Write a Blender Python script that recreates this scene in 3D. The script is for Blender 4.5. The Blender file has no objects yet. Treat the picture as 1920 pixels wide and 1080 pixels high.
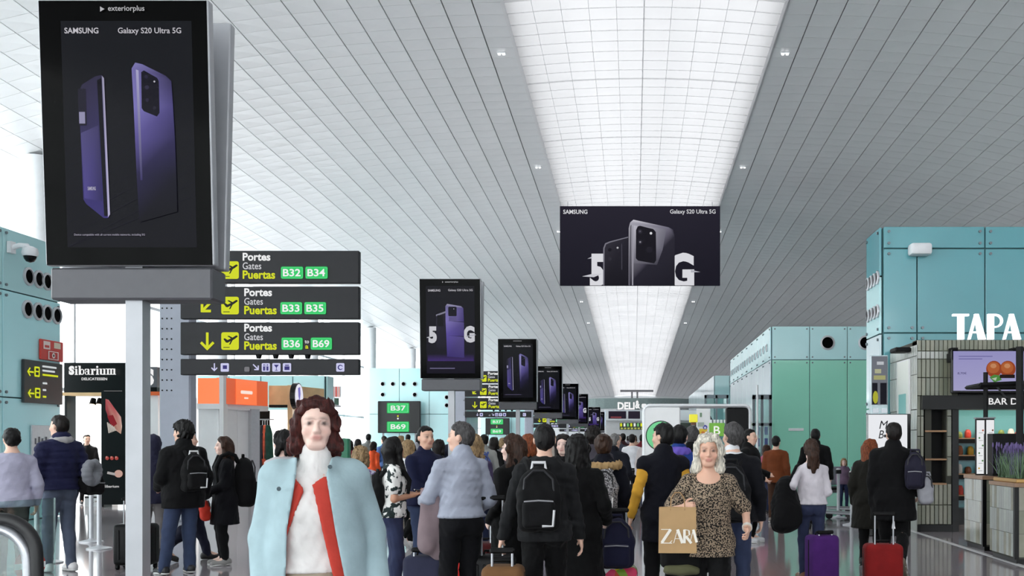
import bpy, bmesh, math, random
import numpy as np
from mathutils import Vector, Matrix

# ------------------------------------------------------------------ camera, world, exposure
random.seed(11); rng = np.random.default_rng(5)
SC = bpy.context.scene
COL = SC.collection
F, HX, HY, CZ = 1900.0, 1188.0, 830.0, 1.53      # focal length in px, vanishing point, eye height
cam_d = bpy.data.cameras.new('camera'); cam = bpy.data.objects.new('camera', cam_d); COL.objects.link(cam)
cam.location = (0, 0, CZ); cam.rotation_euler = (math.pi/2, 0, 0)
cam_d.sensor_width = 36; cam_d.lens = F/1920*36
cam_d.shift_x = -(HX-960)/1920; cam_d.shift_y = (HY-540)/1920
cam_d.clip_start = .1; cam_d.clip_end = 600
SC.camera = cam
SC.view_settings.view_transform = 'Standard'; SC.view_settings.look = 'None'
SC.view_settings.gamma = 1; SC.view_settings.use_curve_mapping = False
EXPOSURE = 2.4
SC.view_settings.exposure = EXPOSURE
LUM = 1/2**EXPOSURE                                # emission of a surface that shows as plain white
SKY = 1.0
w = bpy.data.worlds.new('overcast_sky'); SC.world = w; w.use_nodes = True
w.node_tree.nodes['Background'].inputs[0].default_value = (.965, .98, 1, 1)
w.node_tree.nodes['Background'].inputs[1].default_value = SKY
SC.cycles.max_bounces = 8; SC.cycles.diffuse_bounces = 5; SC.cycles.glossy_bounces = 4
SC.cycles.transparent_max_bounces = 16

def at(px, py, d): return ((px-HX)*d/F, d, CZ+(HY-py)*d/F)
def wx(px, d): return (px-HX)*d/F
def wz(py, d): return CZ+(HY-py)*d/F

# ------------------------------------------------------------------ materials
def lin(c):
    c = c/255.0
    return c/12.92 if c <= .04045 else ((c+.055)/1.055)**2.4
def S(r, g, b): return (lin(r), lin(g), lin(b), 1)
MATS = {}
def mat(name, rgb, rough=.5, metal=0, vary=0, vscale=6, bump=0, bscale=40, coat=0, emit=0, spec=.5):
    if name in MATS: return MATS[name]
    m = bpy.data.materials.new(name); m.use_nodes = True; MATS[name] = m
    nt = m.node_tree; b = nt.nodes['Principled BSDF']
    c = S(*rgb)
    b.inputs['Base Color'].default_value = c
    b.inputs['Roughness'].default_value = rough; b.inputs['Metallic'].default_value = metal
    b.inputs['Specular IOR Level'].default_value = spec
    if coat: b.inputs['Coat Weight'].default_value = coat; b.inputs['Coat Roughness'].default_value = .05
    if emit:
        b.inputs['Emission Color'].default_value = c; b.inputs['Emission Strength'].default_value = emit*LUM
    if vary or bump:
        tc = nt.nodes.new('ShaderNodeTexCoord')
    if vary:
        n = nt.nodes.new('ShaderNodeTexNoise'); n.inputs['Scale'].default_value = vscale; n.inputs['Detail'].default_value = 4
        nt.links.new(tc.outputs['Object'], n.inputs['Vector'])
        r = nt.nodes.new('ShaderNodeValToRGB')
        r.color_ramp.elements[0].position = .3; r.color_ramp.elements[1].position = .7
        r.color_ramp.elements[0].color = tuple(x*(1-vary) for x in c[:3])+(1,)
        r.color_ramp.elements[1].color = tuple(min(1, x*(1+vary)) for x in c[:3])+(1,)
        nt.links.new(n.outputs['Fac'], r.inputs['Fac']); nt.links.new(r.outputs['Color'], b.inputs['Base Color'])
    if bump:
        n2 = nt.nodes.new('ShaderNodeTexNoise'); n2.inputs['Scale'].default_value = bscale; n2.inputs['Detail'].default_value = 5
        nt.links.new(tc.outputs['Object'], n2.inputs['Vector'])
        bp = nt.nodes.new('ShaderNodeBump'); bp.inputs['Strength'].default_value = bump; bp.inputs['Distance'].default_value = .01
        nt.links.new(n2.outputs['Fac'], bp.inputs['Height']); nt.links.new(bp.outputs['Normal'], b.inputs['Normal'])
    return m
def attr_mat(name, emit=0, rough=.5, coat=0):
    m = bpy.data.materials.new(name); m.use_nodes = True; nt = m.node_tree; b = nt.nodes['Principled BSDF']
    a = nt.nodes.new('ShaderNodeAttribute'); a.attribute_name = 'Col'
    b.inputs['Roughness'].default_value = rough
    if coat: b.inputs['Coat Weight'].default_value = coat
    if emit:
        b.inputs['Specular IOR Level'].default_value = .04
        b.inputs['Base Color'].default_value = (.004, .004, .005, 1)
        nt.links.new(a.outputs['Color'], b.inputs['Emission Color']); b.inputs['Emission Strength'].default_value = emit*LUM
    else: nt.links.new(a.outputs['Color'], b.inputs['Base Color'])
    return m
M_SCREEN = attr_mat('lit_screen', emit=.62, rough=.12)
M_LIT = attr_mat('backlit_print', emit=.95, rough=.4)
M_PRINT = attr_mat('printed_ink', rough=.45)
def glass_mat(name, rgb, alpha_gloss=.12, tint=.9):
    m = bpy.data.materials.new(name); m.use_nodes = True; nt = m.node_tree; nt.nodes.clear()
    o = nt.nodes.new('ShaderNodeOutputMaterial'); mx = nt.nodes.new('ShaderNodeMixShader')
    t = nt.nodes.new('ShaderNodeBsdfTransparent'); g = nt.nodes.new('ShaderNodeBsdfGlossy'); g.inputs['Roughness'].default_value = .03
    t.inputs['Color'].default_value = tuple(x*tint for x in S(*rgb)[:3])+(1,)
    mx.inputs[0].default_value = alpha_gloss
    nt.links.new(t.outputs[0], mx.inputs[1]); nt.links.new(g.outputs[0], mx.inputs[2]); nt.links.new(mx.outputs[0], o.inputs[0])
    return m
M_GLASS = glass_mat('clear_facade_glass', (250, 253, 253), .06, .97)
M_GLASSB = glass_mat('greenish_balustrade_glass', (226, 240, 238), .10, .97)

# ------------------------------------------------------------------ mesh helpers
class MB:
    def __init__(s): s.v = []; s.f = []; s.c = []; s.sm = False
    def face(s, pts, col=None):
        i = len(s.v); s.v += [tuple(p) for p in pts]; s.f.append(tuple(range(i, i+len(pts)))); s.c.append(col)
    def box(s, x0, y0, z0, x1, y1, z1, col=None):
        if x0 > x1: x0, x1 = x1, x0
        if y0 > y1: y0, y1 = y1, y0
        if z0 > z1: z0, z1 = z1, z0
        i = len(s.v)
        s.v += [(x0,y0,z0),(x1,y0,z0),(x1,y1,z0),(x0,y1,z0),(x0,y0,z1),(x1,y0,z1),(x1,y1,z1),(x0,y1,z1)]
        for q in ((0,3,2,1),(4,5,6,7),(0,1,5,4),(1,2,6,5),(2,3,7,6),(3,0,4,7)):
            s.f.append(tuple(i+k for k in q)); s.c.append(col)
        return s
    def rbox(s, x0, y0, z0, x1, y1, z1, r=.02, seg=2):
        bm = bmesh.new(); bmesh.ops.create_cube(bm, size=1)
        for v in bm.verts: v.co = Vector(((x0+x1)/2+v.co.x*(x1-x0), (y0+y1)/2+v.co.y*(y1-y0), (z0+z1)/2+v.co.z*(z1-z0)))
        bmesh.ops.bevel(bm, geom=bm.edges[:]+bm.verts[:], offset=r, segments=seg, affect='EDGES', profile=.5)
        i = len(s.v); bm.verts.ensure_lookup_table(); s.v += [tuple(v.co) for v in bm.verts]
        bm.verts.index_update()
        for f in bm.faces: s.f.append(tuple(i+v.index for v in f.verts)); s.c.append(None)
        bm.free(); return s
    def tube(s, path, r, n=8, cap=True, col=None):
        P = [Vector(p) for p in path]; rs = r if isinstance(r, (list, tuple)) else [r]*len(P)
        i0 = len(s.v); up = None
        for k, p in enumerate(P):
            t = (P[min(k+1, len(P)-1)]-P[max(k-1, 0)]).normalized()
            if up is None: up = Vector((0,0,1)) if abs(t.z) < .9 else Vector((1,0,0))
            a = t.cross(up).normalized(); b = a.cross(t).normalized(); up = b
            for j in range(n):
                q = 2*math.pi*j/n; s.v.append(tuple(p+a*(math.cos(q)*rs[k])+b*(math.sin(q)*rs[k])))
        for k in range(len(P)-1):
            for j in range(n):
                a0 = i0+k*n+j; a1 = i0+k*n+(j+1) % n
                s.f.append((a0, a0+n, a1+n, a1)); s.c.append(col)
        if cap:
            s.f.append(tuple(i0+j for j in range(n))); s.c.append(col)
            e = i0+(len(P)-1)*n; s.f.append(tuple(e+j for j in reversed(range(n)))); s.c.append(col)
        return s
    def cyl(s, p0, p1, r, r1=None, n=16): return s.tube([p0, p1], [r, r if r1 is None else r1], n)
    def prism(s, poly, y0, y1, col=None):          # polygon in x,z, extruded along y
        n = len(poly); i = len(s.v)
        s.v += [(x, y0, z) for x, z in poly]+[(x, y1, z) for x, z in poly]
        s.f.append(tuple(range(i, i+n))); s.c.append(col); s.f.append(tuple(i+n+k for k in reversed(range(n)))); s.c.append(col)
        for k in range(n):
            a, b = i+k, i+(k+1) % n; s.f.append((b, a, a+n, b+n)); s.c.append(col)
        return s
    def lathe(s, prof, n=16, c=(0,0,0)):
        i = len(s.v)
        for r, z in prof:
            for j in range(n): q = 2*math.pi*j/n; s.v.append((c[0]+r*math.cos(q), c[1]+r*math.sin(q), c[2]+z))
        for k in range(len(prof)-1):
            for j in range(n):
                a, b = i+k*n+j, i+k*n+(j+1) % n; s.f.append((a, b, b+n, a+n)); s.c.append(None)
        s.f.append(tuple(i+j for j in reversed(range(n)))); s.c.append(None)
        e = i+(len(prof)-1)*n; s.f.append(tuple(e+j for j in range(n))); s.c.append(None)
        return s
    def mesh(s, name, m=None, smooth=False):
        me = bpy.data.meshes.new(name); me.from_pydata(s.v, [], s.f)
        if any(c is not None for c in s.c):
            ca = me.color_attributes.new('Col', 'FLOAT_COLOR', 'CORNER'); arr = []
            for f, c in zip(s.f, s.c):
                if c is None: c = (1,1,1,1)
                if isinstance(c, list): arr += [x for k in range(len(f)) for x in c[k]]
                else: arr += list(c)*len(f)
            ca.data.foreach_set('color', arr)
        if m: me.materials.append(m)
        if smooth:
            me.polygons.foreach_set('use_smooth', [True]*len(me.polygons))
            if smooth != 'full':
                try: me.set_sharp_from_angle(angle=math.radians(40))
                except Exception: pass
        me.update(); return me
def link(name, data, parent=None, loc=(0,0,0), rot=(0,0,0)):
    o = bpy.data.objects.new(name, data); COL.objects.link(o); o.location = loc; o.rotation_euler = rot
    if parent: o.parent = parent
    return o
def obj(name, mb, m, parent=None, loc=(0,0,0), rot=(0,0,0), smooth=False):
    return link(name, mb.mesh(name, m, smooth), parent, loc, rot)
def tag(o, label, cat, group=None):
    o['label'] = label; o['category'] = cat
    if group: o['group'] = group
    return o
def thing(name, label, cat, loc=(0,0,0), rz=0, group=None):
    o = link(name, None, None, loc, (0,0,rz)); o.empty_display_size = .1
    return tag(o, label, cat, group)
def struct(name, mb, m, label=None, smooth=False):
    o = obj(name, mb, m, None, smooth=smooth) if mb else link(name, None)
    o['kind'] = 'structure'
    if label: o['label'] = label
    return o

# flat print: shapes in a u (right), v (up) frame, facing -y, each layer a hair in front of the one below
_txt = {}
def text_geo(t, bold=0):
    k = (t, bold)
    if k not in _txt:
        cu = bpy.data.curves.new('t', 'FONT'); cu.body = t; cu.size = 1; cu.offset = bold; cu.resolution_u = 3
        o = bpy.data.objects.new('t', cu); COL.objects.link(o)
        dg = bpy.context.evaluated_depsgraph_get(); me = o.evaluated_get(dg).to_mesh()
        v = [(p.co.x, p.co.y) for p in me.vertices]; f = [tuple(p.vertices) for p in me.polygons]
        o.evaluated_get(dg).to_mesh_clear(); bpy.data.objects.remove(o); bpy.data.curves.remove(cu)
        xs = [p[0] for p in v] or [0, 1]; ys = [p[1] for p in v] or [0, 1]
        _txt[k] = (v, f, min(xs), max(xs), min(ys), max(ys))
    return _txt[k]
class Print(MB):
    def __init__(s, step=.0012): super().__init__(); s.k = 1; s.step = step
    def poly(s, pts, col):
        y = -s.k*s.step; s.k += 1
        a = sum(pts[i][0]*pts[(i+1) % len(pts)][1]-pts[(i+1) % len(pts)][0]*pts[i][1] for i in range(len(pts)))
        if a < 0:
            pts = pts[::-1]
            if isinstance(col, list): col = col[::-1]
        s.face([(u, y, v) for u, v in pts], col)
    def rect(s, u0, v0, u1, v1, col): s.poly([(u0,v0),(u1,v0),(u1,v1),(u0,v1)], col)
    def vgrad(s, u0, v0, u1, v1, cb, ct): s.poly([(u0,v0),(u1,v0),(u1,v1),(u0,v1)], [cb, cb, ct, ct])
    def rrect(s, u0, v0, u1, v1, r, col):
        p = []
        for cx, cy, a0 in ((u1-r, v0+r, -90), (u1-r, v1-r, 0), (u0+r, v1-r, 90), (u0+r, v0+r, 180)):
            for k in range(5):
                a = math.radians(a0+k*22.5); p.append((cx+r*math.cos(a), cy+r*math.sin(a)))
        s.poly(p, col)
    def disc(s, u, v, r, col, n=20, ry=None): s.poly([(u+r*math.cos(2*math.pi*k/n), v+(ry or r)*math.sin(2*math.pi*k/n)) for k in range(n)], col)
    def bar(s, a, b, w, col):
        a, b = Vector(a), Vector(b); t = (b-a).normalized(); n = Vector((-t.y, t.x))*w/2
        s.poly([tuple(a-n), tuple(b-n), tuple(b+n), tuple(a+n)], col)
    def text(s, t, u0, v0, u1, v1, col, bold=.01, italic=0):    # stretched into the box u0..u1, v0..v1 (ink box)
        v, f, x0, x1, y0, y1 = text_geo(t, bold); y = -s.k*s.step; s.k += 1
        i = len(s.v); su = (u1-u0)/(x1-x0); sv = (v1-v0)/(y1-y0)
        s.v += [(u0+(p[0]-x0)*su+italic*(p[1]-y0)*sv, y, v0+(p[1]-y0)*sv) for p in v]
        for q in f: s.f.append(tuple(i+k for k in q)); s.c.append(col)

M_WHITE = mat('white_paint', (232, 234, 236), .45, vary=.03)
M_STEEL = mat('brushed_steel', (176, 178, 182), .32, .85, vary=.06, vscale=30)
M_ALU = mat('pale_aluminium', (196, 198, 202), .38, .35, vary=.04, vscale=20)
M_BLACK = mat('black_gloss', (5, 5, 6), .15, spec=.3)
M_MATTE = mat('matte_black', (9, 9, 10), .6, vary=.15, spec=.25)
M_DGREY = mat('charcoal_sign', (34, 34, 37), .5, vary=.05, spec=.3)
M_GREYM = mat('mid_grey_metal', (128, 128, 132), .4, .3, vary=.05)

# ------------------------------------------------------------------ building shell
H0, SLP = 10.0, .02                       # ceiling height over the eye at the camera, gentle fall along the hall
SL, SR = -2.85, 3.32                      # the skylight strip
XL, XR = -16.6, 16.9
Y0, Y1 = -26.0, 152.0
PW, PL = .655, .60
def ceil_z(x, y):
    e = max(0, SL-x, x-SR)/H0
    return CZ+H0*(1-.122*e*e)-SLP*y
def sky_z(x, y):
    t = (x-(SL+SR)/2)/((SR-SL)/2); return CZ+H0+.02+.16*(1-t*t)-SLP*y

fl = MB(); fl.box(XL-1, Y0, -.3, XR+1, Y1, 0)
m = mat('polished_stone_floor', (150, 143, 147), .09, vary=.10, vscale=1.3, spec=.7)
nt = m.node_tree
br = nt.nodes.new('ShaderNodeTexBrick'); br.offset = 0; br.inputs['Scale'].default_value = 1
br.inputs['Brick Width'].default_value = .9; br.inputs['Row Height'].default_value = .9; br.inputs['Mortar Size'].default_value = .004
br.inputs['Color1'].default_value = br.inputs['Color2'].default_value = (1,1,1,1); br.inputs['Mortar'].default_value = (.45,.45,.45,1)
tcn = nt.nodes.new('ShaderNodeTexCoord'); nt.links.new(tcn.outputs['Object'], br.inputs['Vector'])
mxn = nt.nodes.new('ShaderNodeMix'); mxn.data_type = 'RGBA'; mxn.blend_type = 'MULTIPLY'; mxn.inputs[0].default_value = 1
bs = nt.nodes['Principled BSDF']; src = bs.inputs['Base Color'].links[0].from_socket
nt.links.new(src, mxn.inputs[6]); nt.links.new(br.outputs['Color'], mxn.inputs[7]); nt.links.new(mxn.outputs[2], bs.inputs['Base Color'])
struct('floor', fl, m)

# ceiling: dark backing with thin metal panels hung below it
M_PANEL = mat('white_ceiling_panel', (226, 227, 228), .36, vary=.025, vscale=.8, spec=.6)
nb = MB()
cols = []
x = SL
while x > XL+.1: cols.append((max(XL, x-PW), x)); x -= PW
x = SR
while x < XR-.1: cols.append((x, min(XR, x+PW))); x += PW
for a, b in cols:
    nb.face([(a, Y0, ceil_z(a, Y0)+.06), (a, Y1, ceil_z(a, Y1)+.06), (b, Y1, ceil_z(b, Y1)+.06), (b, Y0, ceil_z(b, Y0)+.06)])
    nb.face([(a, Y0, ceil_z(a, Y0)+.4), (b, Y0, ceil_z(b, Y0)+.4), (b, Y1, ceil_z(b, Y1)+.4), (a, Y1, ceil_z(a, Y1)+.4)])
ceiling = struct('ceiling', nb, mat('ceiling_void', (62, 66, 70), .8))
def panel_mesh(mb, a, b, y):
    g = .014; e = .006
    def z(xx, yy): return ceil_z(xx, yy)
    xm = (a+b)/2
    ya, yb = y+e, y+PL-e
    lo = [(a+g, ya, z(a, ya)), (b-g, ya, z(b, ya)), (b-g, yb, z(b, yb)), (a+g, yb, z(a, yb))]
    up = [(p[0], p[1], p[2]+.045) for p in lo]
    mid = (xm, (ya+yb)/2, z(xm, (ya+yb)/2)+.010)
    i = len(mb.v); mb.v += lo+up+[mid]
    for q in ((1,0,8),(2,1,8),(3,2,8),(0,3,8),(0,1,5,4),(1,2,6,5),(2,3,7,6),(3,0,4,7)):
        mb.f.append(tuple(i+k for k in q)); mb.c.append(None)
ny = int((Y1-Y0)/PL)
cand = []
for ci, (a, b) in enumerate(cols):
    for j in range(ny):
        y = Y0+j*PL
        if y < 6: continue
        xm, ym = (a+b)/2, y+PL/2
        u = HX+xm*F/ym; v = HY-(ceil_z(xm, ym)-CZ)*F/ym
        if -20 < u < 1940 and -12 < v < 620 and not (85 < u < 430 and v < 560): cand.append((ym, ci, j))
cand.sort(); near = set((c, j) for _, c, j in cand[:300])
far = MB(); cache = {}
for ci, (a, b) in enumerate(cols):
    for j in range(ny):
        y = Y0+j*PL
        if (ci, j) in near:
            if ci not in cache:
                pm = MB(); panel_mesh(pm, a, b, 0); cache[ci] = pm.mesh('ceiling_panel', M_PANEL)
            link('ceiling_panel', cache[ci], ceiling, (0, y, -SLP*y))
        else: panel_mesh(far, a, b, y)
o = obj('panel_field', far, M_PANEL, ceiling); o['kind'] = 'stuff'

# skylight strip: translucent panes between ribs, lit by the sky above it
m = bpy.data.materials.new('translucent_skylight'); m.use_nodes = True; nt = m.node_tree; nt.nodes.clear()
o_ = nt.nodes.new('ShaderNodeOutputMaterial'); mx = nt.nodes.new('ShaderNodeMixShader'); tl = nt.nodes.new('ShaderNodeBsdfTranslucent'); df = nt.nodes.new('ShaderNodeBsdfDiffuse')
no = nt.nodes.new('ShaderNodeTexNoise'); no.inputs['Scale'].default_value = .5; tco = nt.nodes.new('ShaderNodeTexCoord')
rp = nt.nodes.new('ShaderNodeValToRGB'); rp.color_ramp.elements[0].color = (.185,.186,.188,1); rp.color_ramp.elements[1].color = (.275,.275,.277,1)
nt.links.new(tco.outputs['Object'], no.inputs['Vector']); nt.links.new(no.outputs['Fac'], rp.inputs['Fac']); nt.links.new(rp.outputs['Color'], tl.inputs['Color'])
df.inputs['Color'].default_value = (.75,.75,.76,1); mx.inputs[0].default_value = .3
nt.links.new(tl.outputs[0], mx.inputs[1]); nt.links.new(df.outputs[0], mx.inputs[2]); nt.links.new(mx.outputs[0], o_.inputs[0]); M_SKYL = m
NS = 10; SW = (SR-SL)/NS
sky = struct('window_1', None, None, 'long translucent skylight strip down the middle of the ceiling')
def pane_mesh(mb, i, y):
    a, b = SL+i*SW, SL+(i+1)*SW
    mb.face([(a, y, sky_z(a, y)), (a, y+PL, sky_z(a, y+PL)), (b, y+PL, sky_z(b, y+PL)), (b, y, sky_z(b, y))])
cand = []
for i in range(NS):
    for j in range(ny):
        y = Y0+j*PL+PL/2
        if y > 21 and HY-(H0-SLP*y)*F/y > -12: cand.append((y, i, j))
cand.sort(); near = set((i, j) for _, i, j in cand[:300]); fp = MB(); cache = {}
for i in range(NS):
    for j in range(ny):
        y = Y0+j*PL
        if (i, j) in near:
            if i not in cache: pm = MB(); pane_mesh(pm, i, 0); cache[i] = pm.mesh('skylight_pane', M_SKYL)
            link('skylight_pane', cache[i], sky, (0, y, -SLP*y))
        else: pane_mesh(fp, i, y)
o = obj('pane_field', fp, M_SKYL, sky); o['kind'] = 'stuff'
M_RIB = bpy.data.materials.new('skylight_rib_fabric'); M_RIB.use_nodes = True; nt = M_RIB.node_tree; nt.nodes.clear()
o_ = nt.nodes.new('ShaderNodeOutputMaterial'); mx = nt.nodes.new('ShaderNodeMixShader'); tl = nt.nodes.new('ShaderNodeBsdfTranslucent'); df = nt.nodes.new('ShaderNodeBsdfDiffuse')
tl.inputs['Color'].default_value = (.80, .80, .81, 1); df.inputs['Color'].default_value = (.75, .75, .75, 1); mx.inputs[0].default_value = .3
nt.links.new(tl.outputs[0], mx.inputs[1]); nt.links.new(df.outputs[0], mx.inputs[2]); nt.links.new(mx.outputs[0], o_.inputs[0])
def rib(mb, y, wd=.045):
    for i in range(NS):
        a, b = SL+i*SW, SL+(i+1)*SW
        P = [(xx, yy, sky_z(xx, 0)-.012) for yy in (y-wd/2, y+wd/2) for xx in (a, b)]
        i0 = len(mb.v); mb.v += P
        mb.f.append((i0, i0+2, i0+3, i0+1)); mb.c.append(None)
rm1 = MB(); rib(rm1, 0, .05); rm1 = rm1.mesh('skylight_rib', M_RIB); rm2 = MB(); rib(rm2, 0, .11); rm2 = rm2.mesh('skylight_rib', M_RIB)
for j in range(ny):
    y = Y0+j*PL
    if 20 < y < 110: link('skylight_rib', rm2 if j % 8 == 0 else rm1, sky, (0, y, -SLP*y))
for i in range(NS+1):
    xx = SL+i*SW; wd = .012 if i not in (0, NS) else .08
    if i == NS//2: wd = .03
    b = MB(); zz = sky_z(xx, 0)-.03
    i0 = len(b.v)
    for yy in (Y0, Y1):
        b.v += [(xx-wd/2, yy, zz-SLP*yy), (xx+wd/2, yy, zz-SLP*yy), (xx+wd/2, yy, zz-.006-SLP*yy), (xx-wd/2, yy, zz-.006-SLP*yy)]
    for q in ((0,1,5,4),(1,2,6,5),(2,3,7,6),(3,0,4,7)): b.f.append(tuple(i0+k for k in q)); b.c.append(None)
    obj('skylight_mullion', b, M_RIB, sky)

# pairs of small spotlights beside the strip
M_BULB = mat('spotlight_glow', (255, 255, 255), .4, emit=3)
for k in range(0, 6):
    for sgn, xx, side in ((-1, -3.22, 'left'), (1, 3.69, 'right')):
        y = 24.7+9.5*k; z = ceil_z(xx, y)
        t = thing('ceiling_spotlight', 'small twin white spotlight in the ceiling, %s of the skylight, %s of its row' % (side, ['nearest', 'second', 'third', 'fourth', 'fifth', 'sixth'][k]), 'spotlight', (xx, y, z), 0, 'twin ceiling spotlights')
        hb = MB(); hb.rbox(-.11, -.04, -.02, .11, .04, .01, .008, 1); obj('housing', hb, M_WHITE, t)
        for s_ in (-.055, .055):
            lb = MB(); lb.lathe([(.012, 0), (.03, -.01), (.034, -.03), (.0345, -.032)], 12, (s_, 0, -.02)); obj('lamp', lb, M_BULB, t)

# glazed side facades
M_MULL = mat('white_mullion', (224, 228, 230), .5)
def facade(name, X, ya, yb, step, side):
    f = struct(name, None, None, 'tall bright glazed facade along the %s side of the hall' % side)
    n = int((yb-ya)/step)
    zt = ceil_z(X, 60)+1.2
    pm = MB(); pm.box(-.006, .05, .05, .006, step-.05, zt/3-.05); pm = pm.mesh('pane', M_GLASS)
    mm = MB(); mm.box(-.06, -.05, 0, .06, .05, zt); mm = mm.mesh('mullion', M_MULL)
    for k in range(n+1):
        y = ya+k*step
        link('mullion', mm, f, (X, y, 0))
        if k < n:
            for j in range(3): link('pane', pm, f, (X, y, j*zt/3))
    for j in range(1, 3):
        tb = MB(); tb.box(X-.05, ya, j*zt/3-.05, X+.05, yb, j*zt/3+.05); obj('transom', tb, M_MULL, f)
    return f
facade('window_2', XL, Y0, 150, 4.0, 'left')
b = MB(); b.box(XR, Y0, 0, XR+.3, 150, 11); struct('wall_right', b, mat('right_wall', (214, 212, 214), .6, vary=.05), 'unseen wall behind the right-hand blocks, made solid to darken that side')  # unseen side, solid instead of glazed so the right ceiling goes darker
b = MB(); b.box(XL, Y0-.3, 0, XR, Y0, 1.2); struct('added_wall_front', b, mat('rear_wall', (190, 196, 196), .6, vary=.05), 'added low wall below the fill glazing behind the viewer')  # added behind the camera to cut the light from the rear
wf = struct('added_fill_window', None, None, 'added glazed end behind the viewer that lets in fill light')  # unseen glazing added to light surfaces that face the camera
pm = MB(); pm.box(.05, -.006, .05, 4.1, .006, 3.5); pm = pm.mesh('pane', M_GLASS); mm = MB(); mm.box(-.06, -.06, 0, .06, .06, 11); mm = mm.mesh('mullion', M_MULL)
for k in range(9):
    link('mullion', mm, wf, (XL+k*4.18, Y0, 1.2))
    if k < 8:
        for j in range(3): link('pane', pm, wf, (XL+k*4.18, Y0, 1.2+3.6*j))
# round white columns along the left glazing
for k, y in enumerate((26.5, 38, 49, 60, 71, 82)):
    b = MB(); b.lathe([(.42, 0), (.42, .12), (.34, .16), (.34, ceil_z(-15.6, y)-.02)], 20)
    tag(obj('column', b, M_WHITE, None, (-15.6, y, 0), smooth=True), 'round white column by the left glazing, %s from the camera' % ['nearest', 'second', 'third', 'fourth', 'fifth', 'farthest'][k], 'column', 'white columns along the glazing')
# ------------------------------------------------------------------ aqua glass-clad blocks
M_AQUA = mat('aqua_back_painted_glass', (104, 170, 178), .2, vary=.04, vscale=.6, coat=.5)
M_AQUAL = mat('pale_aqua_glass', (186, 232, 234), .22, vary=.04, vscale=.6, coat=.5)
M_SEA = mat('sea_green_glass', (156, 228, 202), .2, vary=.04, vscale=.5, coat=.5)
M_AQUAW = mat('painted_glow_aqua_glass', (192, 246, 250), .22, vary=.03, vscale=.6, coat=.4)  # lighter copy of the aqua glass, back-lit glow painted into its colour
M_CORE = mat('block_core', (70, 110, 114), .6)
M_GREYGL = mat('grey_blue_glass', (206, 224, 228), .18, vary=.05, vscale=.7, coat=.4)
BOLT = MB(); BOLT.cyl((0, -.03, 0), (0, 0, 0), .028, n=8)
M_BOLT = mat('steel_fixing', (120, 130, 134), .35, .6); BOLT = BOLT.mesh('bolt', M_BOLT, True)
def porthole(parent, loc, rz, r=.15):
    ring = MB(); n = 20
    prof = [(r*1.3, 0), (r*1.3, -.03), (r, -.042), (r, -.01)]
    for k in range(n):
        a, b = 2*math.pi*k/n, 2*math.pi*(k+1)/n
        for (r0, y0), (r1, y1) in zip(prof[:-1], prof[1:]):
            ring.face([(r0*math.cos(a), y0, r0*math.sin(a)), (r0*math.cos(b), y0, r0*math.sin(b)), (r1*math.cos(b), y1, r1*math.sin(b)), (r1*math.cos(a), y1, r1*math.sin(a))])
    o = obj('air_nozzle', ring, M_ALU, parent, loc, (0, 0, rz), smooth=True)
    d = MB(); d.cyl((0, -.012, 0), (0, -.004, 0), r, n=20); obj('dark_opening', d, mat('void_black', (2, 2, 3), .9, spec=.1), o)
def glass_block(name, x0, x1, y0, y1, H, front, side, inner, label, bolts=True):
    """front: list of (u0,u1,z0,z1,mat) in world x; side: list of (ya,yb,z0,z1,mat); inner: x of the hall side"""
    b = MB(); b.box(x0, y0, 0, x1, y1, H-.02); w_ = struct(name, b, M_CORE, label)
    for u0, u1, z0, z1, m_ in front:
        p = MB(); g = .012; p.rbox(u0+g, y0-.06, z0+g, u1-g, y0-.015, z1-g, .006, 1); o = obj('glass_panel', p, m_, w_)
        if bolts and z1-z0 > .3:
            for uu in (u0+.1, u1-.1):
                for zz in (z0+.1, z1-.1): link('bolt', BOLT, o, (uu, y0-.06, zz))
    s_ = -1 if inner == x0 else 1
    for ya, yb, z0, z1, m_ in side:
        p = MB(); g = .012; a, c = inner+s_*.015, inner+s_*.06
        p.rbox(min(a, c), ya+g, z0+g, max(a, c), yb-g, z1-g, .006, 1); o = obj('glass_panel', p, m_, w_)
        if bolts:
            for yy in (ya+.1, yb-.1):
                for zz in (z0+.1, z1-.1): link('bolt', BOLT, o, (inner+s_*.06, yy, zz), (0, 0, -s_*math.pi/2*-1))
    return w_
BH = 5.64
d1 = 19.3
X1 = wx(1655, d1)
zA, zB = wz(467, d1), wz(625, d1)
fr = [(X1, wx(1845, d1), zA, BH, M_AQUA), (wx(1845, d1), wx(2040, d1), zA, BH, M_AQUA), (wx(2040, d1), 13.2, zA, BH, M_AQUA)]
for z0, z1 in ((zB, zA), (0, zB)):
    xs = [X1, wx(1718, d1), wx(1845, d1), wx(1975, d1), wx(2110, d1), wx(2300, d1), 13.2]
    fr += [(a, b, z0, z1, M_AQUA) for a, b in zip(xs[:-1], xs[1:])]
sd = [(d1, 20.4, z0, z1, mm) for z0, z1, mm in ((0, 2.2, M_GREYGL), (2.2, 3.6, M_GREYGL), (3.6, 4.7, M_AQUAL), (4.7, BH, M_AQUA))]
wr1 = glass_block('wall_right_1', X1, 13.2, d1, 20.4, BH, fr, sd, X1, 'tall aqua glass-clad block above the tapas bar')
for zz in (wz(527, 19.8), wz(588, 19.8)):
    for yy in (19.42, 19.68, 19.94, 20.2): porthole(wr1, (X1-.06, yy, zz), -math.pi/2, .1)
b = MB(); b.rbox(-.2, -.3, -.11, .2, 0, .11, .05, 2); c_ = tag(obj('security_camera', b, M_WHITE, None, (wx(1719, d1), d1-.06, wz(472, d1)), smooth=True), 'small white boxy security camera on the aqua block above the tapas bar', 'camera')
d2 = 35.8; X2 = wx(1447, d2); zt = wz(675, d2)
xs = [X2+1.33*k for k in range(8)]
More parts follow.
